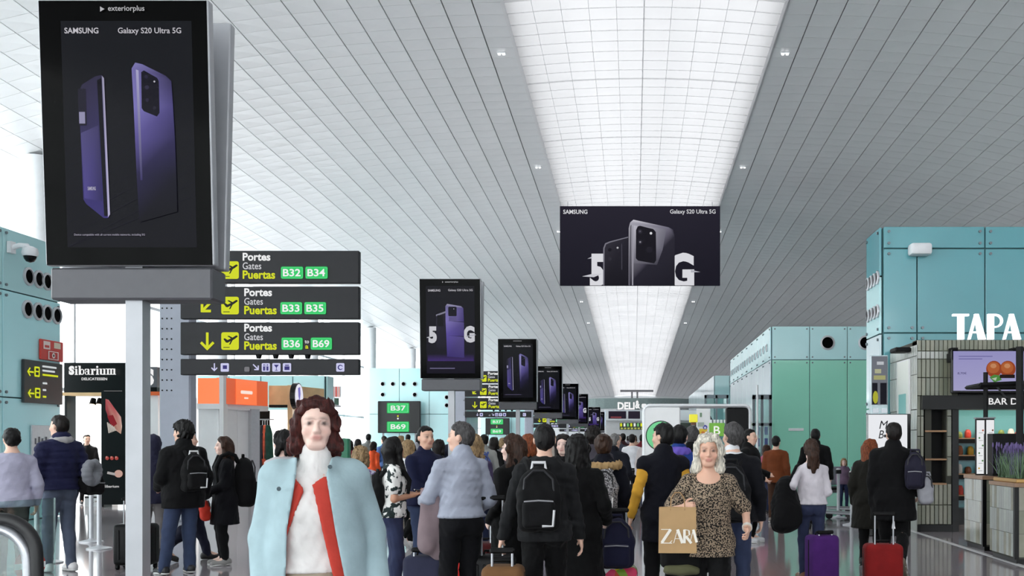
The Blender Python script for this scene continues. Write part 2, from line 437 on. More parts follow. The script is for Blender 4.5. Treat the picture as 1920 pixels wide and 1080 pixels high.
fr = [(a, b, zt, BH, M_AQUAL) for a, b in zip(xs[:-1], xs[1:])]+[(a, b, 0, zt, M_SEA) for a, b in zip(xs[:-1], xs[1:])]
ys = [d2+1.84*k for k in range(9)]
sd = [(a, b, zt, BH, M_AQUAL) for a, b in zip(ys[:-1], ys[1:])]+[(a, b, 0, zt, M_GREYGL) for a, b in zip(ys[:-1], ys[1:])]
wr2 = glass_block('wall_right_2', X2, xs[-1], d2, 50.5, BH, fr, sd, X2, 'sea-green glass block with pale top band beyond the first right block')
for xx in (wx(1551, d2), wx(1622, d2), wx(1693, d2)): porthole(wr2, (xx, d2-.06, wz(643, d2)), 0, .2)
for k in range(16): porthole(wr2, (X2-.06, 36.6+.9*k, 4.95), -math.pi/2, .11)
pl = MB(); pl.rbox(wx(1478, d2), d2-.1, wz(808, d2), wx(1506, d2), d2-.06, wz(803, d2), .005, 1)
tag(obj('wall_plate', pl, M_WHITE, None), 'thin white plate fixed on the sea-green glass wall', 'plate')
d3 = 62.0
xs = [wx(1340, d3), wx(1368, d3), wx(1400, d3), 9]
glass_block('wall_right_3', xs[0], 9, d3, 90, BH, [(a, b, 0, BH, M_AQUAL) for a, b in zip(xs[:-1], xs[1:])], [(62+4*k, 66+4*k, 0, BH, M_GREYGL) for k in range(7)], xs[0], 'small far pale aqua block on the right', False)
# left blocks
XA = -12.05; ya, yb = 15.2, 21.2
sd = []
yy = [15.2, 17.2, 19.25, 21.2]
for a, b_ in zip(yy[:-1], yy[1:]):
    sd += [(a, b_, 0, 2.4, M_AQUAW), (a, b_, 2.4, 4.45, M_AQUAW), (a, b_, 4.45, BH, M_AQUAL)]
wl1 = glass_block('wall_left_1', -15.4, XA, ya, yb, BH, [(-15.4, -13.7, 0, BH, M_AQUAL), (-13.7, XA, 0, BH, M_AQUAL)], sd, XA, 'aqua glass block with rows of round air nozzles at far left')
for px_ in (47, 66, 82): porthole(wl1, (XA+.06, 12.05*F/(HX-px_), wz(522, 20.3)), math.pi/2, .14)
for px_ in (45, 65, 82, 100): porthole(wl1, (XA+.06, 12.05*F/(HX-px_), wz(583, 20.3)), math.pi/2, .14)
dB = 55.8; xb0, xb1 = wx(693, dB), wx(862, dB)
xs = [xb0, xb0+1.65, xb0+3.3, xb1]
wl2 = glass_block('wall_left_2', xb0, xb1, dB, 62, BH, [(a, b, z0, z1, M_AQUAL) for a, b in zip(xs[:-1], xs[1:]) for z0, z1 in ((0, 3.1), (3.1, BH))], [(dB, 59, 0, BH, M_AQUAL), (59, 62, 0, BH, M_AQUAL)], xb1, 'pale aqua block behind the B37 gate sign', False)
for px_, py_ in ((718,720),(737,720),(757,720),(778,720),(718,740),(778,740),(838,745),(838,760)): porthole(wl2, (wx(px_, dB), dB-.06, wz(py_, dB)), 0, .1)
wl3 = glass_block('wall_left_3', -14.5, -8.6, 96, 104, BH, [(-14.5+1.475*k, -13.025+1.475*k, 0, BH, M_AQUAL) for k in range(4)], [(96, 104, 0, BH, M_AQUAL)], -8.6, 'far pale aqua block on the left', False)
wl4 = glass_block('wall_left_4', -12.3, -8.7, 28.6, 29.2, wz(704, 28.6), [(-12.3+.9*k, -11.4+.9*k, 0, wz(704, 28.6), M_AQUAL) for k in range(4)], [(28.6, 29.2, 0, wz(704, 28.6), M_AQUAL)], -8.7, 'low pale aqua partition behind the left shops', False)
# far end of the hall
b = MB(); b.box(XL, Y1-.3, 0, XR, Y1, 9); struct('wall_back', b, mat('far_wall', (214, 218, 220), .6, vary=.04))
b = MB(); n = 14
for k in range(n):
    a0, a1 = math.pi*(.12+.76*k/n), math.pi*(.12+.76*(k+1)/n)
    P = [(.4+7.5*math.cos(a), 118-5*math.sin(a)) for a in (a0, a1)]; Q = [(.4+6.7*math.cos(a), 118-4.4*math.sin(a)) for a in (a0, a1)]
    z0, z1 = 5.35, 6.5
    b.face([(*P[0], z0), (*P[1], z0), (*P[1], z1), (*P[0], z1)]); b.face([(*Q[1], z0), (*Q[0], z0), (*Q[0], z1), (*Q[1], z1)])
    b.face([(*P[0], z1), (*P[1], z1), (*Q[1], z1), (*Q[0], z1)]); b.face([(*P[1], z0), (*P[0], z0), (*Q[0], z0), (*Q[1], z0)])
for xx in (-4.5, 0.4, 5.2): b.cyl((xx, 117, 0), (xx, 117, 6), .3, n=12)
tag(obj('curved_canopy', b, mat('grey_green_metal', (140, 158, 156), .5, vary=.08), None), 'curved grey-green canopy on posts at the far end', 'canopy')
b = MB(); b.box(wx(1163, 135), 134.8, wz(735, 135), wx(1225, 135), 135.2, wz(731, 135))
for xx in (wx(1185, 135), wx(1195, 135)): b.box(xx-.12, 134.9, 0, xx+.12, 135.1, wz(733, 135))
tag(obj('far_gantry', b, M_GREYM, None), 'thin dark T-shaped gantry at the far end under the skylight', 'gantry')

# ------------------------------------------------------------------ advertising screens on poles
def C(r, g, b): return S(r, g, b)
def ad_side(p, W, H, rich):
    def u(x): return (x-85)/310*W-W/2
    def v(y): return H-(y/503)*H
    p.vgrad(u(125), v(468), u(367), v(38), C(16,15,24), C(22,24,28))
    for k in range(9 if rich else 0):
        y = 250+k*26; p.bar((u(126), v(min(467, y+40))), (u(366), v(y-90)), .004, C(30,28,42))
    p.text('SAMSUNG', u(132), v(62), u(195), v(51), C(235,232,240), .02)
    p.text('Galaxy S20 Ultra 5G', u(231), v(65), u(348), v(51), C(235,232,240), .012)
    a, b_, c_ = C(58,54,84), C(98,92,150), C(70,62,136)
    P = [(u(155), v(172)), (u(162), v(158)), (u(186), v(143)), (u(199), v(140)), (u(203), v(150)), (u(207), v(405)), (u(203), v(412)), (u(195), v(412)), (u(163), v(385)), (u(158), v(376))]
    p.poly(P, [a, a, a, a, a, c_, c_, c_, c_, c_])
    p.poly([(u(157), v(250)), (u(190), v(235)), (u(193), v(380)), (u(160), v(374))], [b_, C(78,72,122), C(60,54,112), C(96,86,168)])
    p.poly([(u(190), v(150)), (u(198), v(146)), (u(203), v(408)), (u(196), v(408))], C(16,15,26))
    p.poly([(u(199), v(141)), (u(203), v(146)), (u(207), v(405)), (u(203), v(411))], [C(150,148,176), C(205,200,232), C(236,232,255), C(190,182,236)])
    p.rrect(u(154), v(236), u(169), v(166), .008, C(38,36,54)); p.rect(u(155), v(232), u(166), v(210), C(176,172,210))
    p.text('SAMSUNG', u(167), v(359), u(182), v(352), C(226,222,240), .02)
    # the right-hand phone, lit on top and fading downwards
    L = [(255,128),(257,200),(258,260),(259,330),(262,420)]; R = [(328,152),(330,200),(332,260),(333,330),(333,400)]
    g0 = [C(142,134,206), C(150,142,222), C(112,102,180), C(48,43,84), C(18,17,26)]; g1 = [C(70,64,108), C(92,84,150), C(58,52,102), C(24,22,42), C(16,15,24)]
    p.poly([(u(255), v(128)), (u(262), v(117)), (u(275), v(120)), (u(318), v(142)), (u(328), v(152))], [g0[0], C(150,144,212), C(130,124,190), g1[0], g1[0]])
    for k in range(4): p.poly([(u(L[k][0]), v(L[k][1])), (u(R[k][0]), v(R[k][1])), (u(R[k+1][0]), v(R[k+1][1])), (u(L[k+1][0]), v(L[k+1][1]))], [g0[k], g1[k], g1[k+1], g0[k+1]])
    p.poly([(u(263), v(130)), (u(268), v(132)), (u(270), v(340)), (u(266), v(340))], [C(200,196,240), C(200,196,240), C(70,62,120), C(70,62,120)])
    p.poly([(u(273), v(135)), (u(278), v(132)), (u(302), v(146)), (u(305), v(152)), (u(305), v(212)), (u(300), v(219)), (u(276), v(209)), (u(272), v(203))], C(22,20,34))
    for (x_, y_, r_, cc) in ((282,144,.012,C(50,46,70)), (283,164,.014,C(58,54,80)), (297,153,.006,C(230,228,240)), (283,188,.012,C(50,46,70)), (296,203,.012,C(46,44,62))): p.disc(u(x_), v(y_), r_, cc, 10)
    if rich: p.text('Device compatible with all current mobile networks, including 5G', u(140), v(447), u(272), v(442), C(205,200,220), .004)
    else: p.rect(u(140), v(446), u(272), v(443), C(120,114,150))
def ad_5g(p, W, H, rich):
    def u(x): return (x-790)/108*W-W/2
    def v(y): return H-((y-522)/177)*H
    p.vgrad(u(801), v(690), u(888), v(534), C(20,14,34), C(16,15,22))
    p.poly([(u(803), v(668)), (u(886), v(668)), (u(886), v(655)), (u(803), v(655))], [C(74,48,128), C(70,46,120), C(18,16,26), C(18,16,26)])
    p.text('SAMSUNG', u(805), v(544), u(827), v(540), C(235,232,240), .02); p.text('Galaxy S20 Ultra 5G', u(841), v(544.5), u(885), v(539.5), C(235,232,240), .01)
    p.text('5', u(805), v(636), u(820), v(606), C(240,240,248), .06); p.text('G', u(868), v(635), u(888), v(605), C(240,240,248), .06)
    p.bar((u(802), v(626)), (u(818), v(622)), .012, C(240,240,248)); p.bar((u(872), v(624)), (u(890), v(621)), .012, C(200,200,215))
    p.poly([(u(819), v(585)), (u(836), v(579)), (u(838), v(648)), (u(820), v(644))], [C(48,44,62), C(40,36,54), C(24,20,40), C(30,26,46)])
    p.poly([(u(819), v(585)), (u(836), v(579)), (u(836), v(582)), (u(819), v(588))], C(150,148,168)); p.rrect(u(821), v(606), u(832), v(586), .01, C(14,13,20))
    g = [C(132,126,176), C(150,138,216), C(104,88,184), C(66,50,130)]; ys = [570, 596, 622, 660]; xl = [836, 836, 837, 838]; xr = [868, 869, 869, 869]
    p.poly([(u(836), v(570)), (u(839), v(566)), (u(864), v(570)), (u(868), v(574))], [g[0], C(190,186,214), C(150,144,186), g[0]])
    for k in range(3): p.poly([(u(xl[k]), v(ys[k])), (u(xr[k]), v(ys[k]+3)), (u(xr[k+1]), v(ys[k+1]+2)), (u(xl[k+1]), v(ys[k+1]))], [g[k], C(96,84,150), C(72,58,130), g[k+1]])
    p.rrect(u(841), v(588), u(856), v(571), .02, C(20,18,32)); p.rrect(u(842), v(597), u(856), v(589), .01, C(110,100,160)); p.disc(u(851), v(575), .008, C(225,220,235), 8)
    p.rect(u(807), v(682), u(852), v(680), C(120,114,150))
M_BEZEL = mat('black_bezel_glass', (2, 2, 2), .08, spec=.04)
M_HOUS = mat('satin_housing', (172, 174, 178), .35, .25, vary=.05)
M_SKIRT = mat('grey_skirt', (88, 88, 92), .5, .1, vary=.04, vscale=14)
def screen(d, kind, k, X=-3.23):
    W, H = 1.06, (1.66 if d < 10 else 1.74); zb = 2.45
    lab = ['nearest tall advertising screen showing two purple phones, at upper left', 'advertising screen with a purple phone between a 5 and a G, second in the row', 'third screen in the row, two phones on it, right of the second', 'fourth advertising screen in the row, partly behind the third', 'fifth advertising screen in the row', 'sixth advertising screen in the row', 'seventh small far advertising screen in the row', 'farthest tiny advertising screen in the row'][k]
    t = thing('advertising_screen', lab, 'screen', (X, d, 0), 0, 'row of advertising screens on poles')
    p = MB(); p.box(-.055, .05, 0, .055, .16, zb+.3); p.box(-.09, .02, 0, .09, .19, .02); obj('pole', p, mat('grey_pole', (172, 174, 178), .4, .3, vary=.04), t)
    s = MB(); s.rbox(-W/2+.01, .012, zb, W/2-.01, .24, zb+.205, .012, 1); obj('skirt', s, M_SKIRT, t)
    for nm, rz, y in (('front_display', 0, 0.0), ('rear_display', math.pi, .25)):
        tilt = math.radians(3.2)
        h = MB(); h.rbox(-W/2-.012, 0, 0, W/2+.012, .075, H+.01, .012, 2)
        o = link(nm, h.mesh(nm, M_HOUS), t, (0, y, zb+.215), (tilt, 0, rz))
        g = MB(); g.box(-W/2, -.006, .004, W/2, .001, H); obj('bezel', g, M_BEZEL, o)
        pr = Print(.0006 if d > 10 else .0004); pr.k = int(.007/pr.step)
        (ad_side if kind == 'side' else ad_5g)(pr, W, H, d < 20)
        if d < 20:
            if kind == 'side':
                pr.poly([(-.135, H*.976), (-.135, H*.956), (-.107, H*.966)], C(220,220,224)); pr.text('exteriorplus', -.085, H*.953, .145, H*.979, C(225,225,228), .008)
            else: pr.poly([(-.13, H*.978), (-.13, H*.962), (-.11, H*.97)], C(220,220,224)); pr.text('exteriorplus', -.08, H*.96, .15, H*.98, C(225,225,228), .008)
        else: pr.rect(-.11, H*.965, .13, H*.975, C(150,150,154))
        obj('picture', pr, M_SCREEN, o)
for k, (d, kind) in enumerate(((6.5, 'side'), (17.9, '5g'), (28.2, 'side'), (38.2, 'side'), (49.5, 'side'), (60, '5g'), (82, '5g'), (95, 'side'))): screen(d, kind, k)

# big hanging banner under the skylight
dH = 39.0
xa, xb = wx(1050, dH), wx(1350, dH); W = xb-xa; zb, zt = wz(536, dH), wz(387, dH); H = zt-zb
t = thing('hanging_banner', 'big dark hanging banner with two grey phones and 5G under the skylight', 'banner', ((xa+xb)/2, dH, zb))
b = MB(); b.rbox(-W/2, -.04, 0, W/2, .04, H, .015, 1); obj('banner_board', b, mat('banner_dark', (26, 24, 32), .55), t)
p = Print(.0015); p.k = 30
def u(x): return (x-110)/1700*W-W/2
def v(y): return H-(y-95)/845*H
p.vgrad(-W/2, 0, W/2, H, C(24,22,34), C(38,35,48))
p.text('SAMSUNG', u(145), v(178), u(402), v(132), C(238,238,242), .02); p.text('Galaxy S20 Ultra 5G', u(1278), v(188), u(1762), v(130), C(238,238,242), .012)
p.text('5', u(428), v(985), u(590), v(600), C(236,236,242), .045); p.text('G', u(1255), v(985), u(1535), v(590), C(236,236,242), .045)
p.poly([(u(345), v(842)), (u(440), v(818)), (u(560), v(812)), (u(470), v(850))], C(220,220,228)); p.poly([(u(400), v(655)), (u(450), v(632)), (u(450), v(650))], C(200,200,210)); p.poly([(u(1500), v(772)), (u(1600), v(795)), (u(1500), v(800))], C(190,190,200))
p.poly([(u(568), v(940)), (u(570), v(540)), (u(590), v(490)), (u(640), v(470)), (u(835), v(420)), (u(835), v(940))], [C(24,22,30), C(34,32,42), C(52,50,60), C(60,58,70), C(40,38,48), C(22,20,28)])
p.poly([(u(568), v(940)), (u(570), v(540)), (u(590), v(490)), (u(640), v(470)), (u(835), v(420)), (u(835), v(430)), (u(645), v(482)), (u(600), v(502)), (u(584), v(545)), (u(582), v(940))], C(128,126,138))
p.poly([(u(760), v(490)), (u(770), v(500)), (u(772), v(770)), (u(762), v(770))], C(70,68,80)); p.disc(u(722), v(538), .04, C(200,200,205), 10); p.disc(u(640), v(560), .07, C(24,22,30), 14); p.disc(u(640), v(655), .07, C(50,48,58), 14)
p.poly([(u(838), v(940)), (u(840), v(330)), (u(855), v(270)), (u(890), v(240)), (u(1260), v(320)), (u(1310), v(345)), (u(1328), v(420)), (u(1328), v(940))], [C(36,34,46), C(150,148,160), C(180,178,190), C(226,224,234), C(120,116,134), C(60,58,70), C(44,42,54), C(28,26,36)])
p.poly([(u(885), v(700)), (u(880), v(300)), (u(1240), v(340)), (u(1200), v(560)), (u(1140), v(720))], [C(120,118,130), C(200,198,210), C(120,118,132), C(104,102,116), C(70,68,80)])
p.poly([(u(838), v(940)), (u(842), v(330)), (u(858), v(280)), (u(868), v(300)), (u(858), v(940))], [C(120,118,130), C(190,188,198), C(210,208,218), C(60,58,70), C(60,58,70)])
p.poly([(u(874), v(940)), (u(880), v(310)), (u(892), v(300)), (u(888), v(940))], C(170,168,180))
p.poly([(u(918), v(350)), (u(935), v(312)), (u(960), v(305)), (u(1100), v(340)), (u(1128), v(370)), (u(1132), v(670)), (u(1110), v(705)), (u(940), v(675)), (u(915), v(650))], C(24,22,30))
for x_, y_, r_, cc in ((960,365,.09,C(44,42,52)), (960,365,.035,C(90,88,100)), (1076,385,.05,C(240,240,244)), (962,478,.09,C(42,40,50)), (962,478,.035,C(150,148,158)), (1060,560,.12,C(34,32,42))): p.disc(u(x_), v(y_), r_, cc, 14)
# keep the print inside the board: letters run past the lower edge in the artwork
for i, q in enumerate(p.v):
    if q[2] < 0.01: p.v[i] = (q[0], q[1], 0.01)
obj('banner_print', p, attr_mat('banner_lit_print', emit=.8, rough=.5), t)
b = MB()
for xx in (-W/2+.3, W/2-.3): b.cyl((xx, 0, H-.02), (xx, 0, sky_z(xx, dH)-zb+.02), .012, n=6)
obj('cable', b, M_STEEL, t)

# ------------------------------------------------------------------ gate signs
def plane_icon(p, u0, v0, w, col, ink):
    p.rrect(u0, v0, u0+w, v0+w, .04, col)
    def q(x, y): return (u0+x*w, v0+y*w)
    p.poly([q(.12,.62), q(.2,.66), q(.36,.56), q(.62,.68), q(.84,.82), q(.93,.80), q(.93,.74), q(.74,.60), q(.36,.40), q(.26,.42)], ink)
    p.poly([q(.34,.78), q(.44,.80), q(.72,.66), q(.62,.60)], ink); p.poly([q(.56,.54), q(.66,.56), q(.52,.30), q(.44,.30)], ink)
    p.rect(u0+.12*w, v0+.12*w, u0+.48*w, v0+.16*w, ink)
def arrow(p, cx, cy, h, ang, col):
    R = Matrix.Rotation(ang, 2)
    def q(x, y): z = R@Vector((x, y)); return (cx+z.x*h, cy+z.y*h)
    p.bar(q(0, .5), q(0, -.42), h*.15, col); p.bar(q(-.36, -.06), q(.04, -.46), h*.15, col); p.bar(q(.36, -.06), q(-.04, -.46), h*.15, col)
YEL, INK, GRN, WHT, LAV = C(214,222,40), C(42,42,40), C(36,196,92), C(245,246,246), C(206,206,240)
def sign_data():
    rows = []
    for r, (y0, y1) in enumerate(((470,531),(537,598),(604,665),(673,703))):
        p = Print(.001); p.k = 1
        def u(x): return (x-338)/100.
        def v(y, b=y1): return (b-y)/100.
        if r < 3:
            dy = 66.5*r; dx = 0 if r == 0 else 3
            p.text('Portes', u(455+dx), v(489+dy), u(507+dx), v(474+dy), WHT, .03); p.text('Gates', u(455+dx), v(505+dy), u(490+dx), v(492+dy), C(215,216,220), .006); p.text('Puertas', u(455+dx), v(523+dy), u(516+dx), v(507+dy), YEL, .03)
            plane_icon(p, u(415), v(523+dy), .33, YEL, INK)
            arrow(p, u(389), v(507+dy), .33, 0 if r == 2 else -math.pi/4, YEL)
            a, b_ = (('B32','B34'),('B33','B35'),('B36','B69'))[r]
            xs = ((527,569,573,615),(526,567,571,612),(528,568,583,623))[r]
            for t_, x0, x1 in ((a, xs[0], xs[1]), (b_, xs[2], xs[3])):
                p.rrect(u(x0), v(523+dy), u(x1), v(500+dy), .03, GRN); p.rrect(u(x0+1), v(522+dy), u(x1-1), v(501+dy), .025, C(96,220,140)); p.rrect(u(x0+2), v(521+dy), u(x1-2), v(502+dy), .02, C(58,206,110))
                p.text(t_, u(x0+4), v(518.5+dy), u(x1-5), v(504.5+dy), WHT, .02)
            if r == 2: p.text('to', u(572), v(511+dy), u(580), v(505+dy), WHT, .01); p.text('a', u(573), v(521+dy), u(579), v(515+dy), YEL, .02)
        else:
            arrow(p, u(402), v(688.5), .15, 0, LAV); arrow(p, u(480), v(688.5), .15, math.pi/4, LAV)
            for x0, g in ((414, 'sq'), (491, 'wc'), (511, 'bar'), (531, 'shop'), (631, 'c')):
                p.rrect(u(x0), v(697), u(x0+15.5), v(681), .02, LAV)
                if g == 'sq': p.rect(u(x0+4), v(692), u(x0+12), v(685), C(60,56,120))
                if g == 'wc':
                    for o_ in (4.5, 11): p.disc(u(x0+o_), v(684.5), .014, C(60,56,120), 8); p.rect(u(x0+o_-1.8), v(695), u(x0+o_+1.8), v(687), C(60,56,120))
                    p.rect(u(x0+7.4), v(695), u(x0+8.1), v(683), C(60,56,120))
                if g == 'bar': p.poly([(u(x0+3), v(684)), (u(x0+12.5), v(684)), (u(x0+7.8), v(690))], C(60,56,120)); p.rect(u(x0+7.2), v(694), u(x0+8.4), v(689), C(60,56,120)); p.rect(u(x0+5), v(695), u(x0+10.5), v(694), C(60,56,120))
                if g == 'shop': p.rect(u(x0+3), v(694), u(x0+12.5), v(687), C(60,56,120)); p.rect(u(x0+4), v(686), u(x0+11.5), v(684), C(60,56,120))
                if g == 'c': p.disc(u(x0+7.7), v(689), .05, C(60,56,120), 14); p.disc(u(x0+8.3), v(689), .032, LAV, 12); p.rect(u(x0+8), v(691), u(x0+14), v(687.5), LAV)
            p.rrect(u(459), v(697), u(469), v(688), .02, C(120,120,124))
        bd = MB(); bd.rbox(0, 0, 0, 3.35, .14, (y1-y0)/100., .012, 1)
        rows.append((bd.mesh('sign_board', M_DGREY), p.mesh('lettering', M_LIT), 1.53+(830-y1)/100.))
    return rows
SIGN = sign_data()
def gate_sign(d, label, X=-8.5):
    d_p = .78 if d < 30 else .9
    t = thing('gate_sign', label, 'sign', (X, d, 0), 0, 'stacked gate signs along the left')
    for bd, pr, z in SIGN:
        o = link('sign_board', bd, t, (0, 0, z)); link('lettering', pr, o)
    for z in (3.05, 3.7, 4.35, 2.95):
        a = MB(); a.box(.05, .15, z-.04, 3.2, .22, z+.04); a.tube([(.09, .18, z), (-.2, d_p, z)], .04, 4); obj('bracket_arm', a, M_GREYM, t)
    for xx in (1.45, 1.77, 2.06, 2.37):
        q = MB(); q.cyl((xx, .06, 3.11), (xx, .06, 3.19), .04, .06, 10); obj('lamp_cap', q, M_MATTE, t)
    return t
gate_sign(19.0, 'large stacked gate sign for B32 to B69 beside the nearest screen')
gate_sign(51.0, 'second stacked gate sign farther on, between the second and third screens')
gate_sign(86.0, 'third, far gate sign below the fourth screen')
gate_sign(116.0, 'farthest tiny gate sign below the sixth screen')
M_LILAC = mat('lilac_grey_pier', (168, 172, 184), .5, .1, vary=.03)
for k, d in enumerate((19.9, 52.0, 87.0)):
    xa, xb = (-9.25, -8.64) if k == 0 else (-9.35, -8.6)
    t = thing('service_pier', ['nearest grey perforated service pier beside the big gate sign', 'second grey service pier by the second gate sign', 'far grey service pier by the third gate sign'][k], 'pier', ((xa+xb)/2, d, 0), 0, 'grey service piers')
    b = MB(); b.rbox(-(xb-xa)/2, -.15, 0, (xb-xa)/2, .15, 4.6, .03, 1); o = obj('pier_body', b, M_LILAC, t)
    if k == 0:
        h = MB()
        for i in range(9):
            for j in range(3): h.cyl((-.24+.09*j, -.156, 2.55+.2*i), (-.24+.09*j, -.148, 2.55+.2*i), .016, n=8)
        obj('perforation', h, M_MATTE, t)
def box_sign(d, px0, px1, py0, py1, label):
    xa, xb = wx(px0, d), wx(px1, d); za, zb = wz(py1, d), wz(py0, d); W, H = xb-xa, zb-za
    t = thing('gate_range_sign', label, 'sign', (xa, d, 0), 0, 'B37 to B69 gate range signs')
    b = MB(); b.rbox(0, 0, za, W, .25, zb, .03, 1); o = obj('sign_case', b, M_BLACK, t)
    p = Print(.004); p.k = 2
    for txt, v0, v1 in (('B37', .62, .94), ('B69', .04, .36)):
        p.rrect(W*.22, za+H*v0, W*.74, za+H*v1, .05, GRN); p.rrect(W*.24, za+H*(v0+.02), W*.72, za+H*(v1-.02), .05, C(110,222,150)); p.rrect(W*.26, za+H*(v0+.04), W*.70, za+H*(v1-.04), .05, C(62,208,112)); p.text(txt, W*.31, za+H*(v0+.08), W*.66, za+H*(v1-.08), WHT, .02)
    p.disc(W*.48, za+H*.45, .05, WHT, 8); p.disc(W*.48, za+H*.53, .05, YEL, 8)
    obj('lettering', p, M_LIT, o)
    for xx in (.1, .86):
        q = MB(); q.box(W*xx, .1, 0, W*(xx+.04), .16, za+.05); obj('post', q, M_GREYM, t)
box_sign(55.0, 708, 788, 752, 812, 'dark gate sign with green B37 and B69 plates')
box_sign(95.0, 910, 955, 784, 815, 'small far dark sign with two green plates below the second gate sign')
# ------------------------------------------------------------------ left shops
def seg(mb, A, B, z0, z1, th=.1):
    A, B = Vector(A), Vector(B); t = (B-A).normalized(); n = Vector((-t.y, t.x))*th
    P = [A, B, B+n, A+n]; i = len(mb.v)
    mb.v += [(p.x, p.y, z0) for p in P]+[(p.x, p.y, z1) for p in P]
    for q in ((0,3,2,1),(4,5,6,7),(0,1,5,4),(1,2,6,5),(2,3,7,6),(3,0,4,7)): mb.f.append(tuple(i+k for k in q)); mb.c.append(None)
    return mb
def fat_text(p, t, u0, v0, u1, v1, col):
    """fat-face serif lettering drawn from thick stems, hairlines and bowls"""
    wd = dict(S=.8, i=.5, b=.9, a=.86, r=.72, u=.98, m=1.42); tot = sum(wd[c] for c in t); k = (u1-u0)/tot; H = v1-v0; x = u0; xh = .66
    for c in t:
        w_ = wd[c]*k*.94
        def R(a, b, c_, d): p.rect(x+a*w_, v0+b*H, x+c_*w_, v0+d*H, col)
        def ser(a, z, l=.0): R(max(0, a), z, min(1, l), z+.07)
        def bowl(cx, cy, rx, ry, hole=.45):
            p.disc(x+cx*w_, v0+cy*H, rx*w_, col, 18, ry*H); p.disc(x+cx*w_, v0+cy*H, rx*w_*hole, C(12,13,14), 14, ry*H*.78)
        if c == 'S': p.text('S', x, v0, x+w_, v1, col, .07)
        elif c == 'i': R(.2, 0, .75, xh); ser(.02, 0, .96); ser(.02, xh-.07, .7); p.disc(x+.47*w_, v0+.86*H, .12*H, col, 12)
        elif c == 'b': bowl(.62, xh/2, .36, xh/2); R(.12, 0, .42, 1); ser(0, .93, .4)
        elif c == 'a': bowl(.36, .2, .34, .2); R(.5, .04, .8, xh*.9); R(.1, xh-.07, .76, xh); R(.06, .45, .26, .62); R(.74, 0, .98, .07)
        elif c == 'r': R(.14, 0, .52, xh); ser(0, 0, .66); ser(0, xh-.07, .4); R(.5, xh-.1, .9, xh); p.disc(x+.82*w_, v0+(xh-.12)*H, .11*H, col, 12)
        elif c == 'u': R(.1, .06, .38, xh); R(.62, 0, .88, xh); ser(0, xh-.07, .4); ser(.5, xh-.07, .7); R(.2, 0, .7, .09); R(.85, 0, 1, .07)
        elif c == 'm':
            for a in (.08, .41, .74): R(a, 0, a+.18, xh); ser(a-.06, 0, a+.25)
            ser(0, xh-.07, .2); R(.2, xh-.09, .85, xh)
        x += wd[c]*k
M_SHOPB = mat('shop_black', (7, 8, 9), .3, vary=.1, spec=.3)
M_WOOD = mat('light_wood', (224, 186, 136), .5, vary=.12, vscale=3)
M_SHOPW = mat('shop_white', (236, 236, 236), .4, vary=.02)
dS = 24.0
t = thing('delicatessen_shop', 'black fronted delicatessen shop with white serif name at left', 'shop', (wx(120, dS), dS, 0))
def lx(px, d=dS): return wx(px, d)-wx(120, dS)
b = MB(); b.box(0, 0, wz(737, dS), lx(238), .5, wz(680, dS)); fa = obj('fascia', b, M_SHOPB, t)
p = Print(.003); fat_text(p, 'Sibarium', lx(129), wz(703, dS), lx(223), wz(686, dS), C(250,250,250)); obj('shop_name', p, M_LIT, fa)
p = Print(.003); p.text('DELICATESSEN', lx(153), wz(713, dS), lx(201), wz(708, dS), C(240,240,240), .02); obj('shop_subtitle', p, M_LIT, fa)
b = MB(); b.box(-.04, -.03, wz(742, dS), lx(191), .3, wz(736, dS)); obj('wood_strip', b, M_WOOD, t)
for xx in (0, lx(189)): b = MB(); b.box(xx, .02, 0, xx+.06, .4, wz(737, dS)); obj('frame_post', b, M_SHOPB, t)
b = MB(); b.box(lx(192), -.05, wz(950, dS)+.05, lx(238), .1, wz(733, dS)); ap = obj('poster_panel', b, M_SHOPB, t)
p = Print(.003); p.k = 18; X0 = lx(192)
def u(x): return lx(x)
def v(y): return wz(y, dS)
p.poly([(u(200),v(748)),(u(206),v(750)),(u(216),v(764)),(u(229),v(782)),(u(231),v(800)),(u(229),v(814)),(u(218),v(806)),(u(208),v(790)),(u(200),v(768))], [C(196,96,100),C(214,140,140),C(200,90,96),C(226,180,172),C(230,214,200),C(206,170,150),C(220,190,180),C(150,50,56),C(180,84,90)])
p.poly([(u(203),v(780)),(u(214),v(778)),(u(222),v(795)),(u(212),v(802))], C(150,40,48))
for k in range(5): p.bar((u(204+3*k), v(792+2*k)), (u(207+3*k), v(812-k)), .03, C(214,206,196))
for k in range(3): p.disc(u(204+9*k), v(859), .045, C(186,80,74), 12); p.disc(u(203+9*k), v(857), .022, C(224,150,140), 8)
p.disc(u(226), v(888), .1, C(222,180,166), 14, .09); p.bar((u(205), v(886)), (u(220), v(889)), .06, C(190,186,184))
p.text('Sibarium', u(199), v(914), u(227), v(909), C(225,225,225), .02)
p.rect(u(199), v(734), u(233), v(733), C(150,150,150))
obj('poster_print', p, attr_mat('poster_lit', emit=.7), ap)
